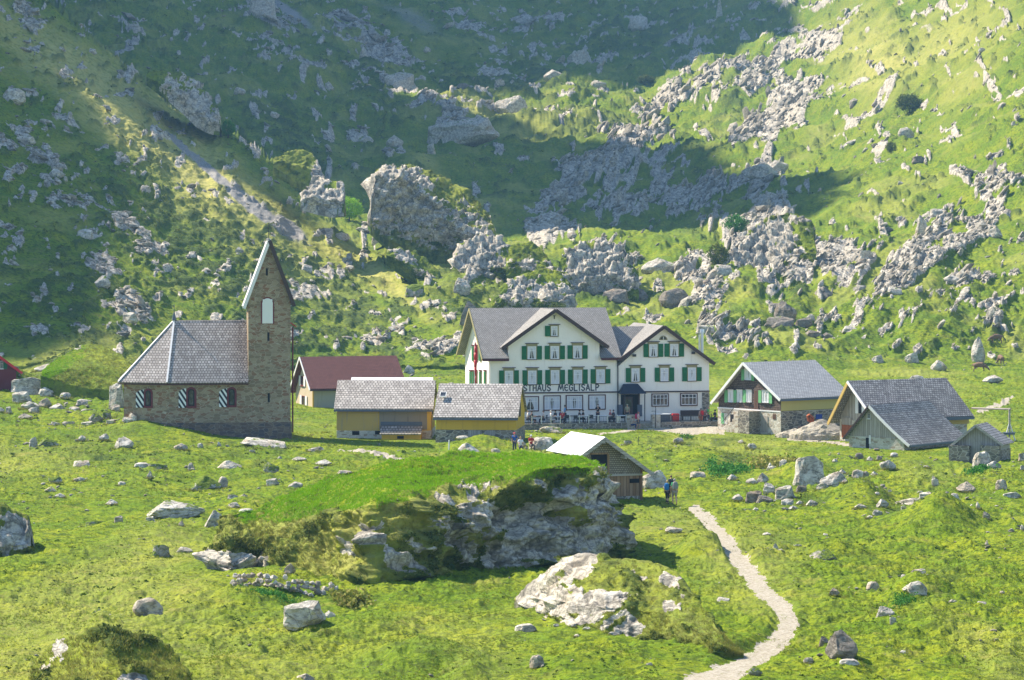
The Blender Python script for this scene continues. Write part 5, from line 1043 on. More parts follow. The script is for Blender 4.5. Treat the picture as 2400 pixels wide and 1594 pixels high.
b_ = empty('serving_counter', Lp(tx(1552, 4.3), -4.3, TF), I.rz, 'dark blue counter with a white top right of the gate', 'counter'); MB().box(-.75, .75, -.3, .3, 0, .8).build('front', M['eave_blue'], b_); MB().box(-.8, .8, -.34, .34, .802, .9).build('top', M['white'], b_)
b_ = empty('red_locker', Lp(tx(1582.5, 4.4), -4.4, TF), I.rz, 'bright red plastic box standing behind the railing', 'box'); MB().box(-.34, .34, -.28, .28, 0, .72).build('box', M['red'], b_); MB().prism([(-.38, .722), (.38, .722), (.3, .9), (-.3, .9)], -.3, .3, lambda p, q, t: (p, t, q)).build('lid', M['red'], b_)
onI(MB().box(tx(1569, 4.3)-.15, tx(1569, 4.3)+.15, -4.45, -4.1, TF, TF+.7), 'bin', 'steel', 'light grey bin between the counter and the red box', 'bin')
b_ = empty('bench', Lp(tx(1622, 1.2), -1.2, TF), I.rz, 'long dark bench against the wing wall under its right window', 'bench'); MB().box(-1.15, 1.15, -.25, .2, .42, .5).build('seat', M['dark_wood'], b_); MB().box(-1.15, 1.15, .15, .22, .52, 1.0).build('backrest', M['dark_wood'], b_)
for x in (-1.0, 1.0): MB().box(x-.05, x+.05, -.2, .15, 0, .418).build('leg', M['dark_wood'], b_)
# flag rolled on its pole at the left gable
fp = empty('flag', un(1112, 890, 279), 0, 'furled red flag hanging on a pole before the left gable of the inn', 'flag')
fz = un(1112, 790, 279).z-fp.location.z; MB().tube((0, 0, -3), (0, 0, fz), .03).build('pole', M['white'], fp)
m = MB(); prev = None
pts = [(0, -.6, .07), (.02, 0.4, .08), (-.03, 1.2, .13), (.0, 1.9, .17), (.02, 2.6, .16), (0, 3.2, .12), (0, 3.6, .04)]
for (x, z, r), (x2, z2, r2) in zip(pts, pts[1:]): m.tube((x+.12, 0, z), (x2+.12, 0, z2), r, r2, 10)
m.build('cloth', M['red'], fp, True)
# =================================================================== chapel
Cc = House('chapel', 392, 1010, 262, 7.5, 'brown rubble stone chapel with a steep pointed tower and pale shingled roof', 'chapel', 20, 8.4)
z = lambda v, y=262.: HC-(v-V0)/F*y-Cc.o.z
ze = z(893.5); zr = z(750, 267); xt0 = Cc.px('F', 582, 900)[0]; xt1 = Cc.px('F', 681, 900)[0]; zp = Cc.px('F', 600, 990)[1]; DN = 8.4; A1 = (-3.9, 1.9); A2 = (-3.9, DN-1.9)
def polyprism(poly, z0, z1):
    m = MB(); k = len(poly); P = [(x, y, z0) for x, y in poly]+[(x, y, z1) for x, y in poly]
    return m.poly(P, [tuple(range(k))[::-1], tuple(range(k, 2*k))]+[(i, (i+1) % k, k+(i+1) % k, k+i) for i in range(k)])
plan = [(0, 0), (xt0-.002, 0), (xt0-.002, DN), (0, DN), A2, A1]
polyprism(plan, zp+.002, ze).build('nave_wall', M['chapel_stone'], Cc.root)
def grow(pl, g): cx = 4.; cy = DN/2; return [(x+(g if x > cx else -g)*(abs(x-cx) > .1), y+(g if y > cy else -g)) for x, y in pl]
polyprism(grow(plan, .07), -4, zp).build('plinth', M['plinth_stone'], Cc.root)
TD = 4.1; te = z(697); ta = Cc.px('F', 625, 566)[1]; xm = (xt0+xt1)/2-.02
m = MB(); m.prism([(xt0, zp+.002), (xt1, zp+.002), (xt1, te), (xm, ta), (xt0, te)], -.004, TD, lambda p, q, t: (p, t, q)); m.build('tower_wall', M['chapel_stone'], Cc.root)
MB().box(xt0+.08, xt1+.1, -.09, TD+.08, -4, zp+.001).build('tower_plinth', M['plinth_stone'], Cc.root)
ap = (.68, DN/2, zr); ov = .45; e0 = (-.05, -ov, ze-.12); eT = (xt0-.003, -ov, ze-.12); g1 = (A1[0]-.5, A1[1]-.35, ze-.12); g2 = (A2[0]-.5, A2[1]+.35, ze-.12); e3 = (-.05, DN+ov, ze-.12); eT3 = (xt0-.003, DN+ov, ze-.12)
m = MB(); m.slab([e0, eT, (xt0-.003, DN/2, zr), ap], .14); m.slab([g1, e0, ap], .14); m.slab([g2, g1, ap], .14); m.slab([e3, g2, ap], .14); m.slab([eT3, e3, ap, (xt0-.003, DN/2, zr)], .14)
m.build('nave_roof', M['roof_chapel'], Cc.root)
Cc.bars('hip_ridge', 'white_wood', [(Vector(e0)+Vector((0, 0, .05)), Vector(ap)+Vector((0, 0, .05))), (Vector(g1)+Vector((0, 0, .04)), Vector(ap)+Vector((0, 0, .04)))], .16, h=.06)
Cc.bars('gutter', 'burgundy_dark', [(Vector(g1)-Vector((0, 0, .16)), Vector(e0)-Vector((0, 0, .16))), (Vector(e0)-Vector((0, 0, .16)), Vector(eT)-Vector((0, 0, .16)))], .1, h=.1)
st = (ta-te)/(xm-xt0); xl = xt0-.42; xr_ = xt1+.30; ft = MB()
ft.slab([(xl, TD+.3, ta+.25-st*(xm-xl)), (xl, -.42, ta+.25-st*(xm-xl)), (xm, -.42, ta+.28), (xm, TD+.3, ta+.28)], .16); ft.build('tower_roof', M['white_wood'], Cc.root)  # left pitch: sunlit white put into its colour, unlike the grey right pitch
MB().slab([(xm, TD+.3, ta+.28), (xm, -.42, ta+.28), (xr_, -.42, ta+.25-st*(xr_-xm)), (xr_, TD+.3, ta+.25-st*(xr_-xm))], .16).build('tower_roof', M['roof_shingle_grey_y'], Cc.root)
Cc.bars('bargeboard', 'dark_wood', [((xm, -.46, ta+.1), (xr_, -.46, ta+.08-st*(xr_-xm)))], .08, h=.34)
Cc.bars('bargeboard', 'white_wood', [((xl, -.46, ta+.1-st*(xm-xl)), (xm, -.46, ta+.12))], .08, h=.30)
MB().tube((ap[0], ap[1], zr), (ap[0], ap[1], zr+.75), .22, .05).tube((ap[0], ap[1], zr+.75), (ap[0], ap[1], zr+1.5), .03).build('finial', M['eave_blue'], Cc.root)
MB().tube((xm, 1.2, ta+.2), (xm, 1.2, ta+1.7), .03).box(xm-.3, xm+.3, 1.17, 1.23, ta+1.2, ta+1.26).build('cross', M['dark_metal'], Cc.root)
def arch(face_pts, a0, a1, z0, z1, o0, o1, shift=(0, 0)):
    c = (a0+a1)/2; r = (a1-a0)/2; P = [(a0, z0)]+[(c-r*math.cos(t), z1-r+r*math.sin(t)) for t in np.linspace(0, math.pi, 11)]+[(a1, z0)]
    m = MB(); m.slab([face_pts(a, o1, z) for a, z in P], o1-o0, n=Vector(face_pts(0, 1, 0))-Vector(face_pts(0, 0, 0))); return m
FP = lambda a, o, z: (a, -o, z)
dv = Vector((A1[0], A1[1], 0)).normalized(); nv = Vector((-dv.y, dv.x, 0)); nv = nv if nv.y < 0 else -nv
FA = lambda a, o, z: tuple(-dv*a*-1*-1+nv*o+Vector((0, 0, z))) if False else tuple(dv*(-a)+nv*o+Vector((0, 0, z)))
def chapel_window(fp, a0, a1, z0, z1, s0, s1):
    wn = arch(fp, a0, a1, z0, z1, 0, .05).build('window', M['burgundy'], Cc.root); t = (a1-a0)*.2
    arch(fp, a0+t, a1-t, z0+t, z1-t, .052, .07).build('pane', M['black'], wn); arch(fp, a0+t*1.5, a1-t*1.5, z0+t*1.5, z1-t*1.5, .072, .08).build('glazing', M['glass'], wn)
    c = (s0+s1)/2; P = [(s0, z0+.02), (s1, z0+.02), (s1, z1-.12)]+[(s0+(s1-s0)*(1-t_), z1-.12-.32*t_*t_) for t_ in (.3, .6, .8, 1)]
    m = MB(); m.slab([fp(a, .09, z_) for a, z_ in P], .04, n=Vector(fp(0, 1, 0))-Vector(fp(0, 0, 0))); m.build('shutter', M['stripe'], wn)
def cw(u0, u1, v0, v1, s0, s1): 
    a0, z1 = Cc.px('F', u0, v0); a1, z0 = Cc.px('F', u1, v1); chapel_window(FP, a0, a1, z0, z1, Cc.px('F', s0, v0)[0], Cc.px('F', s1, v0)[0])
cw(436, 460.5, 907, 956, 418.6, 436); cw(531.5, 554.5, 907, 954.5, 513.5, 531.5)
def fa(u): # position along the slanted wall for photo column u
    C = Cc.wl((0, 0, HC)); Dr = Cc.Mi@Vector(((u-1200)/F, 1, 0)); n2 = nv; t = -C.dot(n2)/Dr.dot(n2) if abs(Dr.dot(n2)) > 1e-9 else 0; q = C+Dr*t; q.z = 0; return -q.dot(dv)
z1_ = Cc.px('F', 392, 911)[1]; z0_ = Cc.px('F', 392, 957)[1]; chapel_window(FA, fa(337.5), fa(358), z0_, z1_, fa(319.5), fa(337.5))
a0, z1 = Cc.px('F', 611.5, 696); a1, z0 = Cc.px('F', 642.5, 758.5); wn = arch(FP, a0, a1, z0, z1, 0, .04).build('belfry_opening', M['burgundy'], Cc.root)
lv = arch(FP, a0+.12, a1-.12, z0+.02, z1-.12, .041, .06).build('louvre_board', M['white'], wn)
m = MB(); 
for i in range(9): zz = z0+.12+i*.24; m.box(a0+.16, a1-.16, -.085, -.061, zz, zz+.17)
m.build('louvres', M['white'], lv) if False else m.build('louvres', M['white'], wn)
for u, v, h in ((625.5, 637.5, 17), (629, 789, 20), (630, 932, 21)): Cc.panel('slit', 'F', u, v, 5, h, 'black', 0.002, .012)
# porch eave on the right of the tower
Cc.w = xt1
m = MB(); m.slab([(xt1, .9, zp+9.0), (xt1, 5, zp+9.0), (xt1+.55, 5, zp+8.6), (xt1+.55, .9, zp+8.6)], .08); m.build('side_eave', M['red'], Cc.root); MB().tube((xt1+.25, 1.0, zp-1), (xt1+.25, 1.0, zp+8.6), .07).build('downpipe', M['burgundy'], Cc.root)
# =================================================================== yellow barns
def barn_x(H, z0, zs, zf, zr, yr, zb, roofmat, wallmat, stone, ovl, ovr, ovf=.45, th=.16, gut='eave_blue'):
    H.gable_x(MB(), zs+.002, zf, zb, zr, yr).build('wall', M[wallmat], H.root); MB().box(-.04, H.w+.04, -.04, H.d+.04, z0, zs).build('stone_base', M[stone], H.root)
    sf = (zr-zf)/yr; sb = (zr-zb)/(H.d-yr)
    H.roof_x('roof', roofmat, -ovl, H.w+ovr, -ovf, yr, H.d+ovf, zf-sf*ovf+.14, zr+.16, zb-sb*ovf+.14, th)
    H.bars('gutter', gut, [((-ovl, -ovf-.04, zf-sf*ovf-.04), (H.w+ovr, -ovf-.04, zf-sf*ovf-.04))], .12, h=.14)
    return sf, sb
B1 = House('barn', 790, 1012, 265.6, -1.5, 'yellow barn with a long pale shingle roof and a lean-to on its front', 'barn', 8.65, 7.2)
z = lambda v, y=265.6: HC-(v-V0)/F*y-B1.o.z
B1.w = B1.px('F', 1010, 980)[0]; zf = z(961); barn_x(B1, -2, z(1009), zf+.3, z(895, 269.1), 3.5, zf+.8, 'roof_barn', 'yellow', 'pale_stone', .25, .25, .5)
B1.panel('patched_boards', 'F', 945, 985, 112, 44, 'worn_grey', .001, .02); B1.panel('worn_boards', 'F', 838, 987, 98, 42, 'ochre_worn', .001, .02)
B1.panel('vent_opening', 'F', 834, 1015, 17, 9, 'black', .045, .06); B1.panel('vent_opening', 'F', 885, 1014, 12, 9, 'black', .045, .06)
B1.roof_x('back_roof', 'white_wood', B1.px('F', 812, 900)[0], B1.w-.1, 4.2, 5.6, 8.2, z(905, 270.5), z(884, 271.5), z(905, 273.5), .12)
lx0 = B1.px('F', 893, 1000)[0]; lx1 = B1.px('F', 990, 1000)[0]
MB().box(lx0+.15, lx1-.05, -1.4, -.06, -2.5, z(1012, 264.2)).build('lean_to_wall', M['yellow'], B1.root); MB().slab([(lx0, -1.75, z(1016, 264)), (lx1, -1.75, z(1016, 264)), (lx1, -.05, z(998)), (lx0, -.05, z(998))], .1).build('lean_to_roof', M['roof_barn'], B1.root)
a_, z_ = B1.px('F', 941, 1023); MB().box(a_-.3, a_+.3, -1.44, -1.405, z_-.12, z_+.14).build('lean_to_window', M['black'], B1.root); B1.panel('flashing', 'F', 941, 993, 97, 9, 'eave_blue', .03, .05)
B2 = House('barn', 1022, 1030, 260, -6, 'ochre yellow barn with a skylight in its shingle roof, right end near the inn', 'barn', 7.2, 7.5)
z = lambda v, y=260.: HC-(v-V0)/F*y-B2.o.z
B2.w = B2.px('F', 1210, 980)[0]; zf = z(981); barn_x(B2, -2, z(1007), zf+.32, z(903, 263.5), 3.7, zf+.5, 'roof_barn', 'yellow', 'grey_stone', .2, .2, .45)
a_, z_ = B2.px('F', 1102, 1022); B2.panel('stable_door', 'F', 1113, 1023, 32, 28, 'grey_boards_v', .045, .09); B2.panel('hatch', 'F', 1150, 1015, 22, 12, 'grey_boards_v', .045, .08)
P_ = B2.wl(un(1038.6, 925, 261.8)); sk_ = MB().box(-.3, .3, -.35, .35, 0, .09).build('skylight', M['white'], B2.root); sk_.location = (P_.x, P_.y, P_.z-.02); sk_.rotation_euler = (R(34), 0, 0)
sp_ = MB().box(-.24, .24, -.29, .29, .092, .10).build('pane', M['glass'], sk_)
a0, a1, z0, z1 = B2.rect('R', 1218, 959, 3.4, 34); wn = B2.fb(MB(), 'R', a0, a1, z0, z1, 0, .04).build('window', M['dark_wood'], B2.root)
B1.fb(MB(), 'R', 2.2, 3.2, z(990), z(955), 0, .06).build('shutter', M['dark_wood'], B1.root)
# =================================================================== red roofed house
Rr = House('house', 735, 962, 313, 20, 'beige house with a red brown roof behind the yellow barn', 'house', 9.5, 7)
z = lambda v, y=313.: HC-(v-V0)/F*y-Rr.o.z
zf = z(912)+.1; Rr.w = 10.2; barn_x(Rr, -2, -1.2, zf+.3, z(839, 317), 3.5, zf-.3, 'roof_red', 'plaster_beige', 'grey_stone', .55, .3, .6, gut='dark_wood')
Rr.fb(MB(), 'F', .05, Rr.w, -1.1, zf+.2, 0.001, .02).build('side_plaster', M['plaster_grey'], Rr.root)
sr = (z(839, 317)-zf-.3)/3.5
Rr.bars('bargeboard', 'white_wood', [((-.6, -.6, zf+.15-sr*.45), (-.6, 3.5, z(839, 317)+.08)), ((-.6, 3.5, z(839, 317)+.08), (-.6, 7.5, zf-.5))], .07, h=.22)
for u, v, w, h in ((709.6, 893, 7, 22), (712.6, 939, 8, 22)): Rr.window('L', u, v, w, h, frame='burgundy', sh=.5, shmat='white_wood', curtain=False, mun=(1, 0), sill=True)
MB().tube((-.1, -.12, -1), (-.1, -.12, zf), .07).build('downpipe', M['yellow'], Rr.root)
# =================================================================== shingled house right of the inn
S = House('farmhouse', 1830, 1020, 270.8, 38, 'farmhouse with dark shingled gable, light green shutters and pale stone ground floor', 'farmhouse', 8.4, 9.4)
z = lambda v, y=270.8: HC-(v-V0)/F*y-S.o.z
S.w = 8.6; yr = S.px('L', 1751, 850)[0]; yl = S.px('L', 1684, 940)[0]; S.d = yl; zr = S.px('L', 1751, 853)[1]; zf = z(934)+.15; zb = S.px('L', 1686, 938)[1]+.1; zs = S.px('L', 1830, 965)[1]
S.gable_x(MB(), zs+.002, zf, zb, zr, yr).build('shingle_wall', M['shingle_wall'], S.root); MB().box(-.05, S.w+.03, -.05, S.d+.05, -1.5, zs).build('stone_base', M['pale_stone'], S.root)
S.fb(MB(), 'F', .02, S.w-.02, -1.0, zs-.05, .052, .08).build('side_stone', M['grey_stone'], S.root); S.fb(MB(), 'F', .02, S.w, zs+.05, zf+.1, .002, .05).build('side_panel', M['yellow_pale'], S.root)
S.fb(MB(), 'L', -.05, S.d+.05, zs-.06, zs+.06, .052, .09).build('belt_board', M['white_wood'], S.root)
sf = (zr-zf)/yr; sb = (zr-zb)/(S.d-yr); S.roof_x('roof', 'roof_grey', -.5, S.w+.3, -.45, yr, S.d+.45, zf-sf*.45+.14, zr+.17, zb-sb*.45+.14, .14)
S.bars('bargeboard', 'white', [((-.55, -.48, zf-sf*.45), (-.55, yr, zr+.06)), ((-.55, yr, zr+.06), (-.55, S.d+.5, zb-sb*.5))], .08, h=.24); S.bars('gutter', 'eave_blue', [((-.5, -.5, zf-sf*.45-.03), (S.w+.3, -.5, zf-sf*.45-.03))], .13, h=.15)
kw = dict(frame='white', shmat='green_light', lint=.14, lintmat='white_wood', mun=(1, 0), curtain=True, full=True)
S.window('L', 1754, 879, 14, 24, sh=.45, **kw); S.window('L', 1795, 930.5, 15, 27, sh=.45, **kw)
for u in (1712.5, 1733.5, 1755.5): S.window('L', u, 929.5, 9, 27, sh=.75, shr=False, **kw) if False else S.window('L', u, 929.5, 9, 27, sh=.75, shl=False, **kw)
S.panel('loft_door', 'L', 1773, 939, 10, 48, 'brown_door', .002, .06); S.window('L', 1702, 981, 7, 23, sh=.9, shl=False, frame='white', shmat='green_light', curtain=True, mun=(0, 0), sill=False)
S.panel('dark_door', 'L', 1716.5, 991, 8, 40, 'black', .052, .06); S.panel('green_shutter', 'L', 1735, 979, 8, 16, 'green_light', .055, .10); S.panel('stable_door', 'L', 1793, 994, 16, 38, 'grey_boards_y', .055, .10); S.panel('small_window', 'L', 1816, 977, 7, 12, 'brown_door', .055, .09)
# stone stair and dark wing wall before the gable
ya0 = S.px('L', 1783, 1000)[0]; ya1 = S.px('L', 1757, 1000)[0]; yb1 = S.px('L', 1722, 1000)[0]
MB().box(-1.5, -.06, ya0, ya1, -1.5, zs-.05).build('stair_landing', M['grey_stone'], S.root)
m = MB(); n_ = 7
for i in range(n_): a = ya1+.004+(yb1-ya1)*i/n_; b = ya1+.002+(yb1-ya1)*(i+1)/n_; m.box(-1.4, -.06, a, b-.003, -1.5, (zs-.05)*(1-(i+.7)/n_))
m.build('stair', M['pale_stone'], S.root); S.bars('handrail', 'dark_metal', [((-1.4, ya1, zs+.75), (-1.4, yb1+.3, .9))], .04)
S.window('F', 1917.5, 976.5, 14, 11, frame='blue', curtain=False, mun=(1, 0), glass='blue', sill=False)
for r_ in [c for c in S.root.children if c.name.startswith('window')][-1:]: r_.location = (0, -.08, 0)
# =================================================================== big grey barn
G2 = House('barn', 2061, 1035, 258, 30, 'long grey shingled barn with an open loft hatch and rust red stable door', 'barn', 9.8, 8)
z = lambda v, y=258.: HC-(v-V0)/F*y-G2.o.z
yr = G2.px('L', 2007, 893)[0]; zr = G2.px('L', 2007, 896)[1]; yl = G2.px('L', 1970, 980)[0]; G2.d = yl; zf = z(973); zb = G2.px('L', 1966, 972)[1]; zs = .75
G2.gable_x(MB(), 1.7, zf-.12, zb-.1, zr-.02, yr).build('board_wall', M['grey_boards_y'], G2.root); MB().box(-.05, G2.w+.05, -.05, G2.d+.05, -2, 1.698).build('stone_base', M['pale_stone'], G2.root)
sf = (zr-zf)/yr; sb = (zr-zb)/(G2.d-yr); G2.roof_x('roof', 'roof_shingle_grey', -1.0, G2.w+.4, -.6, yr, G2.d+.6, zf-sf*.5+.1, zr+.17, zb-sb*.6+.1, .15)
G2.bars('bargeboard', 'white_wood', [((-1.03, -.6, zf-sf*.5), (-1.03, yr, zr+.08))], .08, h=.24); G2.bars('rafter', 'ochre_worn', [((-1.0, yr, zr-.08), (-1.0, G2.d+.6, zb-sb*.6-.1))], .1, h=.28); G2.bars('gutter', 'eave_blue', [((-1, -.64, zf-sf*.5-.1), (G2.w+.4, -.64, zf-sf*.5-.1))], .14, h=.26)
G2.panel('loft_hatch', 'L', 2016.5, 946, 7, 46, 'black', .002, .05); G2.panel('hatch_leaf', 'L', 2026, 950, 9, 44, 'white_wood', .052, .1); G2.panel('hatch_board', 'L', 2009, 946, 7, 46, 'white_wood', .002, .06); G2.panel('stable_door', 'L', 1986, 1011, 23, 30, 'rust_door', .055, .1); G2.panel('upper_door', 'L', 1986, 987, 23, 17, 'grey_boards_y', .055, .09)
G2.panel('side_boards', 'F', 2240, 988, 60, 12, 'ochre_worn', .055, .07)
# =================================================================== front barn with sweeping roof
G3 = House('barn', 2129, 1052, 251, 50, 'small grey shingled barn whose roof sweeps down in front of the long barn', 'barn', 9, 7)
z = lambda v, y=251.: HC-(v-V0)/F*y-G3.o.z
yl = G3.px('L', 1991, 1030)[0]; yr = G3.px('L', 2042, 950)[0]; zr = G3.px('L', 2042, 950)[1]; zb = G3.px('L', 1993, 1016)[1]; zf = z(1043); zs = G3.px('L', 2040, 1024)[1]; G3.d = yl; G3.w = 9.3
def swp(y0): 
    # sweeping profile: steep near the ridge, flatter to the eave
    k = lambda t: (t*.86+.14*t*t)*.97+.03*t; return [(-.35, zf-.02)]+[(yr*t-.35*(1-t), zf-.02+(zr-zf)*k(t)) for t in (.2, .4, .6, .8)]+[(yr, zr)]
pr = [(G3.d, zs+.002), (G3.d, zb+.1)]+[(yr, zr-.05)]+[(y_, z_-.12) for y_, z_ in swp(0)[::-1][1:3]]+[(.05, zf-.02), (.05, zs+.002)]
m = MB(); m.prism([(G3.d, zs+.002), (G3.d, zb+.1), (yr, zr-.05), (yr*.5, zf+(zr-zf)*.42-.1), (yr*.25, max(zf+(zr-zf)*.16-.1, zs+.05)), (yr*.16, zs+.003)], 0, G3.w, lambda p, q, t: (t, p, q)); m.build('board_wall', M['grey_boards_y'], G3.root)
MB().box(-.05, G3.w-.05, yr*.1, G3.d+.03, -1.5, zs).build('stone_base', M['pale_stone'], G3.root)
m = MB(); sp = swp(0)
m.poly([(x_, y_, z_+.05) for y_, z_ in sp for x_ in (-.4, G3.w+.2)]+[(x_, y_+.05, z_-.09) for y_, z_ in sp for x_ in (-.4, G3.w+.2)], [(2*i, 2*i+1, 2*i+3, 2*i+2) for i in range(5)]+[(12+2*i, 14+2*i, 15+2*i, 13+2*i) for i in range(5)]+[(2*i, 2*i+2, 14+2*i, 12+2*i) for i in range(5)]+[(2*i+1, 13+2*i, 15+2*i, 2*i+3) for i in range(5)]+[(0, 12, 13, 1), (10, 11, 23, 22)])
sbk = (zr-zb)/(G3.d-yr); m.slab([(-.4, yr, zr+.05), (G3.w+.2, yr, zr+.05), (G3.w+.2, G3.d+.4, zb-sbk*.4+.05), (-.4, G3.d+.4, zb-sbk*.4+.05)], .14); m.build('roof', M['roof_shingle_grey'], G3.root)
G3.bars('bargeboard', 'white_wood', [((-.43, a[0], a[1]-.04), (-.43, b[0], b[1]-.04)) for a, b in zip(sp, sp[1:])], .07, h=.24); G3.bars('bargeboard', 'dark_wood', [((-.43, yr, zr-.03), (-.43, G3.d+.4, zb-sbk*.4-.04))], .07, h=.16); G3.bars('gutter', 'eave_blue', [((-.4, -.42, zf-.08), (G3.w+.2, -.42, zf-.08))], .12, h=.18)
G3.window('L', 2037.5, 975, 5, 12, frame='white_wood', curtain=False, mun=(0, 0)); G3.panel('doorway', 'L', 2034, 1040, 8, 28, 'black', .055, .07); G3.panel('door_post', 'L', 2040, 1030, 4, 20, 'white_wood', .055, .1)
# =================================================================== small hut
H4 = House('hut', 2234, 1083, 238, -24, 'small grey wooden hut on stone blocks at the right edge', 'hut', 4.3, 3.2)
z = lambda v, y=238.: HC-(v-V0)/F*y-H4.o.z
H4.w = H4.px('F', 2344, 1060)[0]; xa = H4.px('F', 2288, 1000)[0]; zr = H4.px('F', 2288, 999)[1]; zl = H4.px('F', 2236, 1043)[1]; zrr = H4.px('F', 2344, 1040)[1]
H4.gable_y(MB(), -1, zl, zrr, zr, xa, .25, H4.d).build('board_wall', M['grey_boards_v'], H4.root)
sl_ = (zr-zl)/xa; sr_ = (zr-zrr)/(H4.w-xa); H4.roof_y('roof', 'roof_shingle_grey_y', -.15, H4.d+.3, -.35, xa, H4.w+.3, zr+.14-sl_*(xa+.35), zr+.14, zr+.14-sr_*(H4.w+.3-xa), .09)
H4.bars('bargeboard', 'grey_boards', [((-.35, -.18, zr+.06-sl_*(xa+.35)), (xa, -.18, zr+.06)), ((xa, -.18, zr+.06), (H4.w+.3, -.18, zr+.06-sr_*(H4.w+.3-xa)))], .05, h=.2)
for u, v, w, h in ((2250, 1063, 47, 38), (2322, 1058, 44, 28)):
    r_ = H4.rect('F', u, v, w, h); ob = MB().box(r_[0], r_[1], -.35, .22, -1.2, r_[3]).build('stone_block', M['grey_stone'], H4.root)
H4.panel('door', 'F', 2288, 1058, 22, 42, 'grey_boards_v', -.24, -.2); MB().box(H4.w-.25, H4.w+.05, .26, H4.d+.05, -1.2, zrr-.55).build('stone_side', M['grey_stone'], H4.root)
# =================================================================== wooden shed in the middle
Z5 = House('shed', 1505, 1177, 201, 21, 'weathered brown wooden shed with a white metal roof behind the grassy crag', 'shed', 6, 5.2)
# origin is the front right corner: shift so local x runs 0..w to it
Z5.w = 5.0; Z5.o = Z5.o-Matrix.Rotation(Z5.rz, 3, 'Z')@Vector((Z5.w, 0, 0)); Z5.root.location = Z5.o
xa = Z5.px('F', 1409, 1020)[0]; zr = Z5.px('F', 1409, 1027)[1]; zR = Z5.px('F', 1505, 1098)[1]; zfl = Z5.px('F', 1480, 1113)[1]; xl = Z5.px('F', 1352, 1060)[0]; zL = Z5.px('F', 1352, 1070)[1]
x0_ = xl+.35
MB().prism([(x0_, zfl+.002), (Z5.w, zfl+.002), (Z5.w, zR), (xa, zr), (x0_, zL+.2)], 0, Z5.d, lambda p, q, t: (p, t, q)).build('upper_wall', M['shingle_wall_grey'], Z5.root)
MB().box(x0_, Z5.w-.02, .04, Z5.d, .45, zfl).build('plank_wall', M['brown_planks'], Z5.root); MB().box(x0_, Z5.w, .0, Z5.d+.02, -1.5, .448).build('stone_base', M['grey_stone'], Z5.root)
slr = (zr-zR)/(Z5.w-xa); xr2 = Z5.w+.55; sll = (zr-zL)/(xa-xl); xl2 = xl-.1
MB().slab([(xl2, Z5.d+.3, zr+.13-sll*(xa-xl2)), (xl2, -.7, zr+.13-sll*(xa-xl2)), (xa, -.7, zr+.13), (xa, Z5.d+.3, zr+.13)], .06).build('roof', M['roof_metal'], Z5.root)
MB().slab([(xa, Z5.d+.3, zr+.13), (xa, -.7, zr+.13), (xr2, -.7, zr+.13-slr*(xr2-xa)), (xr2, Z5.d+.3, zr+.13-slr*(xr2-xa))], .06).build('roof', M['roof_metal'], Z5.root)
Z5.bars('bargeboard', 'grey_boards', [((xl2, -.72, zr-.02-sll*(xa-xl2)), (xa, -.72, zr-.02)), ((xa, -.72, zr-.02), (xr2, -.72, zr-.02-slr*(xr2-xa)))], .06, h=.24)
for u, v in ((1407, 1037), (1458, 1072)): a_, z_ = Z5.px('F', u, v); MB().box(a_-.09, a_+.09, -.7, 0, z_-.05, z_+.16).build('purlin', M['grey_boards'], Z5.root)
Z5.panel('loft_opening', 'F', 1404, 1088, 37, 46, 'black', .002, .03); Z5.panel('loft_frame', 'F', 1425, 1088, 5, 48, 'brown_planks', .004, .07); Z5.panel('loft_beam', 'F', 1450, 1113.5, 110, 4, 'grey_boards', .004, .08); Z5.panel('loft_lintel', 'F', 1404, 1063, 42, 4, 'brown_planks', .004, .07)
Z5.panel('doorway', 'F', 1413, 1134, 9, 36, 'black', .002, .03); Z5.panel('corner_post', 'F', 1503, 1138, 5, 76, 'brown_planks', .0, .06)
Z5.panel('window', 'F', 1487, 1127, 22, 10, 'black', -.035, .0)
# =================================================================== red house corner at far left
z9 = House('house', 38, 885, 305, 14, 'dark red wooden house with a green shutter cut by the left edge', 'house', 7, 6)
z9.o = z9.o-Matrix.Rotation(z9.rz, 3, 'Z')@Vector((7.0, 0, 0)); z9.root.location = z9.o; z9.w = 7
zz = z9.px('F', 35, 866)[1]; MB().prism([(0, -2), (7, -2), (7, zz), (3.5, zz+2.6), (0, zz)], 0, 6, lambda p, q, t: (p, t, q)).build('wall', M['burgundy'], z9.root)
z9.roof_y('roof', 'roof_red', -.5, 6.3, -.6, 3.5, 7.6, zz-.3, zz+2.75, zz-.3, .14); z9.bars('bargeboard', 'red', [((3.5, -.52, zz+2.65), (7.6, -.52, zz-.4))], .07, h=.26)
z9.window('F', 4, 855, 6, 18, frame='white', sh=1.5, shl=False, mun=(1, 1), curtain=False)
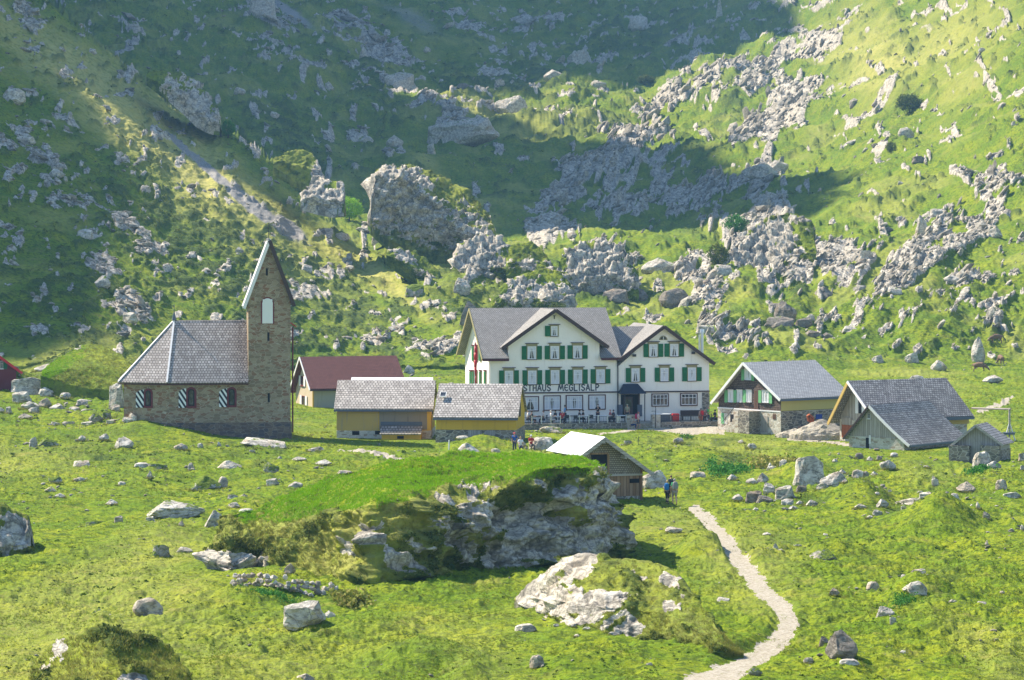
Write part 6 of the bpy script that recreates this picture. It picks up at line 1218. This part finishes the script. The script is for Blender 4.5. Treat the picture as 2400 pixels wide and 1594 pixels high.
# =================================================================== yard things
def frame_hoist():
    rt = empty('beam_frame', un(2366, 1025, 262), 0, 'grey wooden beam frame standing between the long barn and the hut', 'frame'); b = rt.location
    top = un(2366, 959, 262)-b; left = un(2278, 957, 266)-b
    MB().tube(left, top+Vector((.1, 0, 0)), .09, n=6).build('beam', M['grey_boards'], rt); MB().tube((0, 0, 0), top, .09, n=6).build('post', M['grey_boards'], rt)
    for dx, dy in ((-.45, 0), (.5, -.1), (.1, .5)): MB().tube((dx, dy, -.3), (0, 0, 1.35), .06, .05, 6).build('brace', M['white_wood'], rt)
    MB().prism([(-.6, .45), (.5, .45), (.4, .25), (-.5, .25)], -.3, .3, lambda p, q, t: (p, t, q)).build('trough', M['eave_blue'], rt)
frame_hoist()
gp = [un(1872, 1020, 269), un(1975, 1022, 266)]
def heap(name, u, v, wpx, hpx, y, label, mat, cat='heap'):
    s = y/F; V, Fc = icosphere(4); W = wpx*s/2; H = hpx*s; V = V[:, :]*1.0; r = np.hypot(V[:, 0], V[:, 1]); n = fbm(V[:, 0]*3, V[:, 1]*3, V[:, 2]*3, oct=3, s=6)
    X = V*np.array([W, W*.7, 1]); X[:, 2] = np.where(V[:, 2] > 0, H*(1-r)**.9*1.05+.05*H, -.5); X += (n*.10*H)[:, None]*V; X += .05*RNG.normal(size=X.shape)
    o = link(name, np_mesh(name, X, Fc, False), M[mat]); o.location = un(u, v, y); tag(o, label, cat); return o
heap('gravel_heap', 1925, 1020, 150, 36, 266, 'pale heap of gravel beside the stone wall of the farmhouse', 'gravel'); heap('gravel_heap', 1862, 1021, 90, 16, 268, 'low spread of gravel left of the big gravel heap', 'gravel')
mx = empty('cement_mixer', un(1900, 1000, 268.5), 0, 'rusty red cement mixer against the farmhouse wall', 'mixer')
MB().tube((0, 0, .7), (-.25, -.1, 1.1), .36, .2, 12).tube((0, 0, .7), (.15, .05, .45), .36, .22, 12).build('drum', M['rust_door'], mx)
MB().tube((-.4, 0, 0), (0, 0, .7), .04).tube((.4, 0, 0), (0, 0, .7), .04).build('stand', M['dark_metal'], mx); MB().tube((.35, -.1, .25), (.35, .02, .25), .25, n=14).build('wheel', M['dark_metal'], mx); MB().box(.3, 1.2, -.2, .2, .45, .55).build('drawbar', M['dark_metal'], mx)
pl = empty('plank_stack', un(1882, 1014, 268), 0, 'short stack of dark planks beside the gravel heap', 'planks')
for i in range(4): MB().box(-.42, .42, -.3, .3, i*.14+.01, i*.14+.12).build('plank', M['dark_wood'], pl)
# dry stone wall in the foreground
def drywall():
    pts = [(535, 1388), (600, 1392), (660, 1398), (720, 1396), (782, 1384)]; rt = empty('dry_stone_wall', ground(660, 1398), 0, 'low tumbled dry stone wall in the grass below the grassy crag', 'wall'); b = rt.location; rg = random.Random(4); k = 0
    for row in range(3):
        u = 535+row*5
        while u < 780-row*6:
            w = rg.uniform(10, 20); v = pwl(u, pts)+rg.uniform(-2, 3); P = ground(u+w/2, v); s = P.y/F
            if rg.random() < (.97, .93, .72)[row] and k < 98:
                o = bpy.data.objects.new('stone', proto(rg.randrange(12), 'rock_tan' if rg.random() < .55 else 'rock')); COL.objects.link(o); o.parent = rt; k += 1
                o.scale = (w*s*1.2, .38, rg.uniform(10, 15)*s); o.location = P-b+Vector((0, rg.uniform(-.1, .15)+row*.06, row*9.5*s-.04)); o.rotation_euler = (rg.uniform(-.4, .4), rg.uniform(-.4, .4), rg.uniform(-.5, .5))
            u += w*.92
drywall()
def stick(name, u, v0, v1, label, cat, r=.03):
    P = ground(u, v1); h = (v1-v0)*P.y/F; o = MB().tube((0, 0, -.2), (.02, 0, h), r).build(name, M['white_wood']); o.location = P; tag(o, label, cat)
stick('stake', 512, 1240, 1285, 'thin pale stake in the grass at the left tip of the grassy crag', 'stake', .025)
stick('fence_post', 1242, 1022, 1034, 'short wooden post behind the seated hikers', 'post', .05)
for i, (u, v) in enumerate(((1040, 1030), (1052, 1044), (1060, 1030))): stick('fence_post', u, v-14, v+8, ['grey fence post at the left end of the rail below the ochre barn','short middle fence post holding the rail below the ochre barn','grey fence post at the right end of the rail below the ochre barn'][i], 'post', .06)
gt = empty('gate_frame', ground(1496, 1048), 0, 'small bent iron gate lying in the grass right of the shed roof', 'gate'); MB().tube((0, 0, 0), (0, 0, .75), .025).tube((0, 0, .72), (.14, 0, .7), .02).tube((0, 0, .08), (.9, -.2, .02), .025).build('frame', M['dark_metal'], gt)
# ------------------------------------------------------------------ people, cows, trees
def skin_mesh(name, nodes, edges, sub=1, rootname=0):
    """nodes: {key:(x,y,z,r)}, edges [(a,b)] -> one continuous surface"""
    keys = list(nodes); ix = {k: i for i, k in enumerate(keys)}
    me = bpy.data.meshes.new(name+'_rig'); me.from_pydata([nodes[k][:3] for k in keys], [(ix[a], ix[b]) for a, b in edges], []); me.update()
    ob = bpy.data.objects.new(name+'_rig', me); COL.objects.link(ob)
    ob.modifiers.new('s', 'SKIN'); 
    for i, k in enumerate(keys):
        r = nodes[k][3]; rr = (r, r) if not isinstance(r, tuple) else r
        me.skin_vertices[0].data[i].radius = rr; me.skin_vertices[0].data[i].use_root = (k == rootname)
    sm = ob.modifiers.new('u', 'SUBSURF'); sm.levels = sub; sm.render_levels = sub
    dg = bpy.context.evaluated_depsgraph_get(); out = bpy.data.meshes.new_from_object(ob.evaluated_get(dg)); out.name = name
    bpy.data.objects.remove(ob); out.polygons.foreach_set('use_smooth', [True]*len(out.polygons)); return out
def V3(*a): return Vector(a)
def person(P, rz, pose='stand', shirt=(.1, .1, .4), legs=(.03, .03, .05), hair=(.1, .05, .03), skin=(.55, .32, .22), hat=None, pack=None, shorts=False, label='', scale=1.0, tilt=0, arms='down'):
    rt = empty('person', P, rz, label, 'person'); rt.scale = (scale,)*3
    hip = .92; th = {}
    if pose == 'sit': hip = .50
    N = {}; E = []
    tl = math.sin(tilt)
    def up(z): return (0, -tl*(z-hip), 0)
    pel = V3(0, 0, hip); wst = V3(0, -tl*.15, hip+.2); chest = V3(0, -tl*.45, hip+.42); neck = V3(0, -tl*.6, hip+.60); hd = V3(0, -tl*.72-.02, hip+.70); top = V3(0, -tl*.8, hip+.80)
    N['pel'] = (*pel, (.14, .10)); N['wst'] = (*wst, (.125, .09)); N['chest'] = (*chest, (.155, .10)); N['neck'] = (*(neck-V3(0, 0, .03)), .055); N['neck2'] = (*neck, .05); N['hd'] = (*hd, (.078, .092)); N['top'] = (*top, (.06, .075))
    E += [('pel', 'wst'), ('wst', 'chest'), ('chest', 'neck'), ('neck', 'neck2'), ('neck2', 'hd'), ('hd', 'top')]
    N['nose'] = (hd.x, hd.y-.105, hd.z-.005, .014); E.append(('hd', 'nose'))
    J = {}
    for s, t in ((-1, 'l'), (1, 'r')):
        h = pel+V3(s*.09, 0, -.04)
        if pose == 'sit': k = h+V3(s*.04, -.40, .02); a = k+V3(0, .02, -.42); toe = a+V3(0, -.16, -.03)
        elif pose == 'walk': d = .16*s; k = h+V3(0, -.10*s-.04, -.40); a = V3(h.x, d*-1.0+.05, .09); toe = a+V3(s*.02, -.15, -.05)
        else: k = h+V3(s*.01, -.02, -.41); a = V3(h.x+s*.02, .01, .09); toe = a+V3(s*.03, -.15, -.05)
        J[t] = (h, k, a, toe)
        N['h'+t] = (*h, .085); N['k'+t] = (*k, .056); N['c'+t] = (*((k+a)/2+V3(0, .015, .05)), .055); N['a'+t] = (*a, .038); N['t'+t] = (*toe, .034)
        E += [('pel', 'h'+t), ('h'+t, 'k'+t), ('k'+t, 'c'+t), ('c'+t, 'a'+t), ('a'+t, 't'+t)]
        sh = chest+V3(s*.17, 0, .09)
        if arms == 'table' or pose == 'sit': el = sh+V3(s*.05, -.10, -.25); ha = el+V3(-s*.04, -.24, .04)
        elif arms == 'front': el = sh+V3(s*.07, -.02, -.27); ha = el+V3(-s*.10, -.22, .06)
        elif arms == 'hips': el = sh+V3(s*.17, .04, -.24); ha = el+V3(-s*.13, -.10, -.14)
        else: el = sh+V3(s*.06, .02, -.28); ha = el+V3(s*.0, -.08, -.25)
        J['A'+t] = (sh, el, ha)
        N['s'+t] = (*sh, .055); N['e'+t] = (*el, .040); N['w'+t] = (*ha, .026); dr = (ha-el).normalized(); pm = ha+dr*.06; N['p'+t] = (*pm, (.036, .018))
        E += [('chest', 's'+t), ('s'+t, 'e'+t), ('e'+t, 'w'+t), ('w'+t, 'p'+t)]
        sd = dr.cross(V3(1, 0, 0)).normalized() if abs(dr.x) < .9 else V3(0, 1, 0)
        for f, (o_, l_) in enumerate(((-.03, .065), (-.01, .078), (.01, .074), (.03, .058))):
            q = pm+dr*.03+sd*o_; N[f'f{f}{t}'] = (*(q+dr*l_+V3(-s*.012, 0, 0)), .008); E.append(('p'+t, f'f{f}{t}'))
        q = ha+dr*.02-sd*.045; N['th'+t] = (*(q+dr*.04), .009); E.append(('p'+t, 'th'+t))
    me = skin_mesh('person_body', N, E, 1, 'pel'); key = 'skin%s' % (skin,)
    if key not in M: M[key] = plain('skin_tone', skin, .6, .05)
    link('body', me, M[key], rt)
    def cm(nm, c):
        k = nm+str(c)
        if k not in M: M[k] = plain(nm, c, .85, .12, 14)
        return M[k]
    g = .016; B = {}; EE = []
    for k in ('wst', 'chest'): B[k] = (*N[k][:3], (N[k][3][0]+g, N[k][3][1]+g))
    B['pel'] = (*(pel+V3(0, 0, .02)), (.15, .118)); B['neck'] = (*(neck-V3(0, 0, .045)), .07); EE = [('pel', 'wst'), ('wst', 'chest'), ('chest', 'neck')]
    for t in 'lr':
        sh, el, ha = J['A'+t]; B['s'+t] = (*sh, .075); B['e'+t] = (*(sh.lerp(el, .8)), .06); EE += [('chest', 's'+t), ('s'+t, 'e'+t)]
    link('shirt', skin_mesh('shirt', B, EE, 1, 'pel'), cm('cotton_shirt', shirt), rt)
    B = {'pel': (*(pel-V3(0, 0, .0)), (.155, .12))}; EE = []
    for t in 'lr':
        h, k, a, toe = J[t]; B['h'+t] = (*h, .105)
        if shorts: B['k'+t] = (*h.lerp(k, .85), .088); EE += [('pel', 'h'+t), ('h'+t, 'k'+t)]
        else: B['k'+t] = (*k, .072); B['a'+t] = (*(a+V3(0, 0, .02)), .055); EE += [('pel', 'h'+t), ('h'+t, 'k'+t), ('k'+t, 'a'+t)]
    link('shorts' if shorts else 'trousers', skin_mesh('trousers', B, EE, 1, 'pel'), cm('cloth_trousers', legs), rt)
    for t in 'lr':
        h, k, a, toe = J[t]; link('shoe', skin_mesh('shoe', {'a': (*(a-V3(0, -.02, .035)), .05), 't': (*(toe-V3(0, .02, 0)), .042)}, [('a', 't')], 1, 'a'), cm('boot_leather', (.05, .04, .035)), rt)
    c = hat or hair; V_, F_ = icosphere(2); hv = V_*np.array([.088, .104, .085]); hv = hv+np.array([hd.x, hd.y+.015, hd.z+.045]); m_ = np.ones(len(hv), bool)
    hv[:, 2] = np.maximum(hv[:, 2], hd.z+(.03 if hat else .0)-(.07 if not hat else 0)*(hv[:, 1] > hd.y+.02)); link('hat' if hat else 'hair', np_mesh('head_cover', hv, F_), cm('hat_felt' if hat else 'hair', c), rt)
    if hat: MB().tube((hd.x, hd.y, hd.z+.035), (hd.x, hd.y, hd.z+.05), .15, .14, 14).build('brim', cm('hat_felt', c), rt)
    if pack:
        V_, F_ = icosphere(3); bv = np.sign(V_)*np.abs(V_)**.6*np.array([.17, .11, .27]); bv += np.array([chest.x, chest.y+.20, chest.z-.06]); link('backpack', np_mesh('backpack', bv, F_), cm('nylon_backpack', pack), rt)
    return rt
def onyard(u, v): return ground(u, v)
def onter(u, dist): return Lp(tx(u, dist), -dist, TF)
A_ = dict
person(ground(1564, 1180), R(165), 'walk', (.03, .035, .06), (.015, .015, .02), (.45, .30, .12), pack=(.02, .16, .42), label='hiker in dark clothes with a blue backpack walking away', scale=.93)
person(ground(1581, 1181), R(190), 'walk', (.05, .36, .13), (.30, .27, .22), (.30, .28, .26), pack=(.22, .23, .23), shorts=True, label='tall hiker in a green shirt and grey backpack walking away', scale=1.03)
person(ground(1573, 1166), R(175), 'walk', (.04, .05, .07), (.05, .05, .06), (.14, .08, .05), label='third hiker half hidden between the other two', scale=.95)
person(ground(1206, 1058), R(-10), 'stand', (.03, .09, .36), (.04, .04, .07), hat=(.60, .10, .12), label='standing person in a blue shirt and red hat below the ochre barn', scale=1.0)
person(ground(1220, 1062), R(10), 'sit', (.72, .72, .75), (.05, .05, .08), (.40, .25, .15), label='seated person in a white jacket in the grass behind the crag', arms='table', scale=1.0)
person(ground(1245, 1060), R(20), 'sit', (.42, .03, .03), (.12, .10, .09), (.70, .68, .66), label='seated white haired person in a red shirt in the grass', scale=1.05)
for (u, d_, rz, kw) in ((1237, 3.0, 95, A_(shirt=(.72, .68, .66), hair=(.55, .32, .15), label='blonde guest in white at the left end of the terrace')), (1246, 4.2, 100, A_(shirt=(.02, .02, .025), hair=(.05, .03, .02), label='dark haired guest in black at the left end of the terrace')),
    (1274, 3.8, -95, A_(shirt=(.62, .55, .52), legs=(.03, .04, .08), hair=(.10, .05, .03), label='guest leaning back in a pale top with dark hair, second table')), (1291, 4.1, 95, A_(shirt=(.75, .73, .75), hair=(.75, .70, .62), legs=(.6, .6, .62), label='guest dressed all in white with white hair')),
    (1302, 3.3, -80, A_(shirt=(.03, .025, .03), hair=(.03, .02, .02), label='guest in black with long dark hair beside the one in white')), (1313, 3.0, 60, A_(shirt=(.04, .05, .12), hair=(.12, .07, .05), label='guest in navy behind the red one')),
    (1318, 4.3, 170, A_(shirt=(.45, .03, .04), hat=(.78, .76, .74), label='guest in red with a white cap, back to the valley')), (1358, 3.4, 90, A_(shirt=(.03, .03, .035), hair=(.06, .04, .03), label='left one of the pair in dark clothes at the middle table')),
    (1367, 3.4, -90, A_(shirt=(.025, .025, .03), hair=(.04, .03, .02), label='right one of the pair in dark clothes at the middle table')), (1430, 3.6, 90, A_(shirt=(.40, .14, .14), hair=(.60, .30, .25), label='guest in dull red right of the standing man')), (1438, 3.9, -85, A_(shirt=(.03, .03, .05), hair=(.06, .05, .04), label='guest in a dark jacket bending forward by the grey bin'))):
    person(onter(u, d_), I.rz+R(rz), 'sit', **kw)
person(onter(1324, 2.6), I.rz+R(80), 'stand', (.12, .35, .62), (.05, .06, .09), (.05, .03, .02), label='standing guest in a light blue shirt on the terrace', arms='front')
person(onter(1401, 3.0), I.rz+R(-5), 'stand', (.015, .013, .02), (.06, .02, .025), (.05, .02, .03), label='man in black standing before the fourth ground floor window', arms='front', scale=1.06, tilt=.15)
person(onter(1470, 2.2), I.rz+R(170), 'stand', (.30, .28, .18), (.05, .05, .05), hat=(.36, .33, .24), label='person in olive with a hat facing the inn door', scale=1.0)
person(onter(1496, 5.6)+V3(0, 0, -.55), I.rz+R(60), 'walk', (.62, .42, .46), (.12, .12, .14), (.30, .10, .10), pack=(.50, .03, .10), shorts=True, label='walker in pink with a red backpack coming up between the pillars')
person(ground(1482, 1005), R(80), 'sit', (.40, .38, .34), (.03, .06, .16), (.08, .06, .05), label='person in blue trousers crouching at the left gate pillar', scale=.85)
person(ground(1643, 1001), R(-150), 'stand', (.45, .30, .24), (.62, .20, .10), (.10, .06, .04), pack=(.45, .02, .03), shorts=True, label='walker in orange shorts with a red backpack by the wall')
person(ground(1660, 999), R(75), 'stand', (.08, .42, .10), (.10, .11, .16), (.45, .30, .18), shorts=True, label='walker in a bright green shirt and dark shorts by the wall', arms='front', scale=1.04)
person(ground(1652, 1000), R(0), 'stand', (.20, .14, .12), (.08, .05, .05), (.10, .07, .05), label='walker in brown half hidden between the red and green ones', scale=.95)
person(onter(1676, 4.3)+V3(0, 0, -.1), I.rz+R(-80), 'sit', (.03, .03, .04), (.05, .05, .07), (.03, .02, .02), label='person in black seated right of the green walker')
# bicycle leaning at the left pillar is too small to read; cows
def cow(u, v, rz, label, graze=True, col=(.20, .12, .075), s=1.0):
    P = ground(u, v); rt = empty('cow', P, R(rz), label, 'cow'); rt.scale = (s,)*3; hz = .55 if graze else 1.45
    N = {'rump': (-.75, 0, 1.18, (.27, .30)), 'loin': (-.3, 0, 1.16, (.31, .36)), 'mid': (.1, 0, 1.10, (.33, .39)), 'shd': (.55, 0, 1.14, (.26, .34)), 'nk': (.95, 0, .62*hz+.50, (.16, .2)), 'pol': (1.22, 0, hz+.10, (.11, .13)), 'muz': (1.42, 0, hz-.22, (.075, .085)), 'tl': (-1.02, 0, 1.20, .05), 'tl2': (-1.12, 0, .7, .025), 'tl3': (-1.10, 0, .42, .05)}
    E = [('mid', 'loin'), ('loin', 'rump'), ('mid', 'shd'), ('shd', 'nk'), ('nk', 'pol'), ('pol', 'muz'), ('rump', 'tl'), ('tl', 'tl2'), ('tl2', 'tl3')]
    for t, y in (('l', -.17), ('r', .17)):
        N['sh'+t] = (-.68, y, .92, .17); N['st'+t] = (-.60, y, .66, .11); N['hk'+t] = (-.84, y, .46, .06); N['hf'+t] = (-.78, y, .08, .05); E += [('rump', 'sh'+t), ('sh'+t, 'st'+t), ('st'+t, 'hk'+t), ('hk'+t, 'hf'+t)]
        N['fs'+t] = (.55, y, .80, .12); N['fk'+t] = (.60, y, .45, .06); N['ff'+t] = (.56, y, .08, .048); E += [('shd', 'fs'+t), ('fs'+t, 'fk'+t), ('fk'+t, 'ff'+t)]
        N['er'+t] = (1.12, y*1.5, hz+.12, .04); E.append(('pol', 'er'+t))
    if 'cow' not in M: M['cow'] = plain('brown_cow_coat', col, .8, .25, 2)
    link('body', skin_mesh('cow_body', N, E, 1, 'mid'), M['cow'], rt)
    m = MB()
    for y in (-1, 1): MB().tube((1.2, y*.09, hz+.18), (1.22, y*.22, hz+.34), .03, .012, 6).build('horn', M['white_wood'], rt)
    V_, F_ = icosphere(2); link('udder', np_mesh('udder', V_*np.array([.18, .15, .13])+np.array([-.45, 0, .70]), F_), M['skin'] if 'skin' in M else M['plaster_beige'], rt)
cow(2296, 875, -15, 'brown cow grazing nearest the barns, right of the pale slabs', col=(.2, .12, .075)); cow(2345, 860, 100, 'brown cow grazing above the nearest one, seen from behind'); cow(2335, 800, 185, 'brown cow highest on the slope beside the pale rocks')
def tree(u, v, hpx, wpx, label, name='tree', seed=0, y=None, mat='shrub_leaf', trunk=True, n=260):
    P = ground(u, v) if y is None else un(u, v, y); s = P.y/F; H = hpx*s; W = wpx*s/2; rt = empty(name, P, 0, label, 'tree' if trunk else 'bush'); rg = np.random.default_rng(seed)
    m = MB(); m.tube((0, 0, -.5), (.05*H, 0, H*.5), H*.028+.03, H*.018+.02); tips = []
    for i in range(7):
        a = rg.uniform(0, 6.28); b = V3(math.cos(a)*W*.6, math.sin(a)*W*.6, H*rg.uniform(.45, .9)); m.tube((.02*H, 0, H*rg.uniform(.2, .5)), b, .02*H, .008*H, 6); tips.append(b)
    m.build('trunk', M['dark_wood'], rt)
    q = rg.normal(size=(n, 3)); q /= np.linalg.norm(q, axis=1)[:, None]; q *= rg.uniform(.35, 1, (n, 1))**.5; q = q*(1+.35*fbm(q[:, 0]*2, q[:, 1]*2, q[:, 2]*2, oct=2, s=seed+9))[:, None]
    C = q*np.array([W, W, H*.42])+np.array([.03*H, 0, H*.56]); keep = fbm(q[:, 0]*2.4, q[:, 1]*2.4, q[:, 2]*2.4, oct=2, s=seed) > -.22; C = C[keep]
    leafclumps('crown', C, np.full(len(C), W*.22), M[mat], rt, B=12, leaf=.30, seed=seed, kind=None, flat=1); return rt
tree(534, 326, 42, 34, 'small light green tree standing on the sunlit crest of the left slope', seed=1, mat='herb_leaf')
tree(818, 530, 56, 60, 'round green bush at the left foot of the great cliff block', 'bush', seed=2, mat='grass_lush')
tree(1682, 628, 66, 50, 'dark green tree on the knoll above the right wing of the inn', seed=3)
tree(1724, 575, 44, 52, 'lower broad green tree right of the dark one on the knoll', seed=4, mat='herb_leaf')
tree(1305, 745, 30, 40, 'dark green bush on the crag above the inn ridge', 'bush', seed=5); tree(2130, 250, 46, 60, 'blurred dark bush high on the shaded right slope', 'bush', seed=6)
tree(2088, 366, 30, 26, 'small dark bush below the lone boulder on the right slope', 'bush', seed=7); tree(1512, 196, 22, 40, 'dark low bush in the upper valley', 'bush', seed=8)
tree(1610, 1034, 12, 34, 'low blue green herb clump in the grass below the gravel yard', 'herb_patch', seed=9, mat='herb_leaf', trunk=False, n=60)
for i, (u, v, w, h, lb) in enumerate(((640, 1412, 90, 16, 'dark green nettles along the middle of the dry stone wall'), (820, 1408, 60, 34, 'tall pale herbs at the right end of the dry stone wall'), (2115, 1425, 60, 14, 'green leaves at the foot of the knoll in the right meadow'), (2290, 1110, 40, 22, 'green nettles left of the white boulder by the hut'), (1700, 1105, 90, 22, 'dark green herbs before the stone bank right of the shed'), (1815, 1095, 80, 34, 'rank grass on the dark stone bank below the gravel heap'))):
    rg = np.random.default_rng(i+50); k = int(w*1.6); U_ = u+rg.normal(0, w*.3, k); V_ = v+rg.normal(0, 4, k); Pp = ground_n(U_, V_); rt = empty('herb_patch', tuple(Pp.mean(0)), 0, lb, 'plants'); leafclumps('leaves', Pp-Pp.mean(0)+np.array([0, 0, h*.3*Pp[0, 1]/F]), np.full(k, h*.42*Pp[0, 1]/F), M['herb_leaf' if i not in (1, 5) else 'grass_dry'], rt, B=14, leaf=.3, seed=i, kind=None, flat=1)
# ------------------------------------------------------------------ camera, light, air
cam = bpy.data.cameras.new('camera'); co = bpy.data.objects.new('camera', cam); COL.objects.link(co)
co.location = (0, 0, HC); co.rotation_euler = (R(90), 0, 0); cam.sensor_width = 36; cam.lens = F/2400*36
cam.shift_y = -(797.0-V0)/2400; cam.clip_end = 8000; cam.clip_start = .5; SC.camera = co
w = bpy.data.worlds.new('World'); SC.world = w; w.use_nodes = True; nt = w.node_tree; nt.nodes.clear()
bg = nt.nodes.new('ShaderNodeBackground'); wo = nt.nodes.new('ShaderNodeOutputWorld'); sk = nt.nodes.new('ShaderNodeTexSky')
sk.sky_type = 'NISHITA'; sk.sun_disc = False; sk.sun_elevation = R(SUN_E); sk.altitude = 1500; sk.air_density = 1.0; sk.dust_density = .6
sd = Vector((-math.cos(R(SUN_E))*math.cos(R(SUN_A)), math.cos(R(SUN_E))*math.sin(R(SUN_A)), math.sin(R(SUN_E))))
sk.sun_rotation = math.atan2(sd.x, sd.y) % (2*math.pi)
nt.links.new(sk.outputs[0], bg.inputs[0]); bg.inputs[1].default_value = .105; nt.links.new(bg.outputs[0], wo.inputs[0])
sl = bpy.data.lights.new('sun', 'SUN'); sl.energy = 5.0; sl.angle = R(.45); sl.color = (1, .905, .75)
so = bpy.data.objects.new('sun', sl); COL.objects.link(so); so.rotation_euler = sd.to_track_quat('Z', 'Y').to_euler(); so.location = (0, 0, 100)
HAZE = True
if HAZE:
    hb = MB().box(-900, 900, -260, 2450, -12, 900)
    hm = bpy.data.materials.new('mountain_air'); hm.use_nodes = True; ht = hm.node_tree; ht.nodes.clear()
    ho = ht.nodes.new('ShaderNodeOutputMaterial'); hv = ht.nodes.new('ShaderNodeVolumePrincipled'); ht.links.new(hv.outputs[0], ho.inputs['Volume'])
    hv.inputs['Color'].default_value = (.30, .62, 1, 1); hv.inputs['Density'].default_value = .00015; hv.inputs['Anisotropy'].default_value = .1
    tag(hb.build('haze', hm), kind='stuff')
SC.view_settings.view_transform = 'Standard'; SC.view_settings.look = 'None'; SC.view_settings.exposure = 1.34; SC.view_settings.gamma = 1
SC.cycles.volume_bounces = 0; SC.cycles.max_bounces = 5; SC.cycles.diffuse_bounces = 3; SC.cycles.glossy_bounces = 2
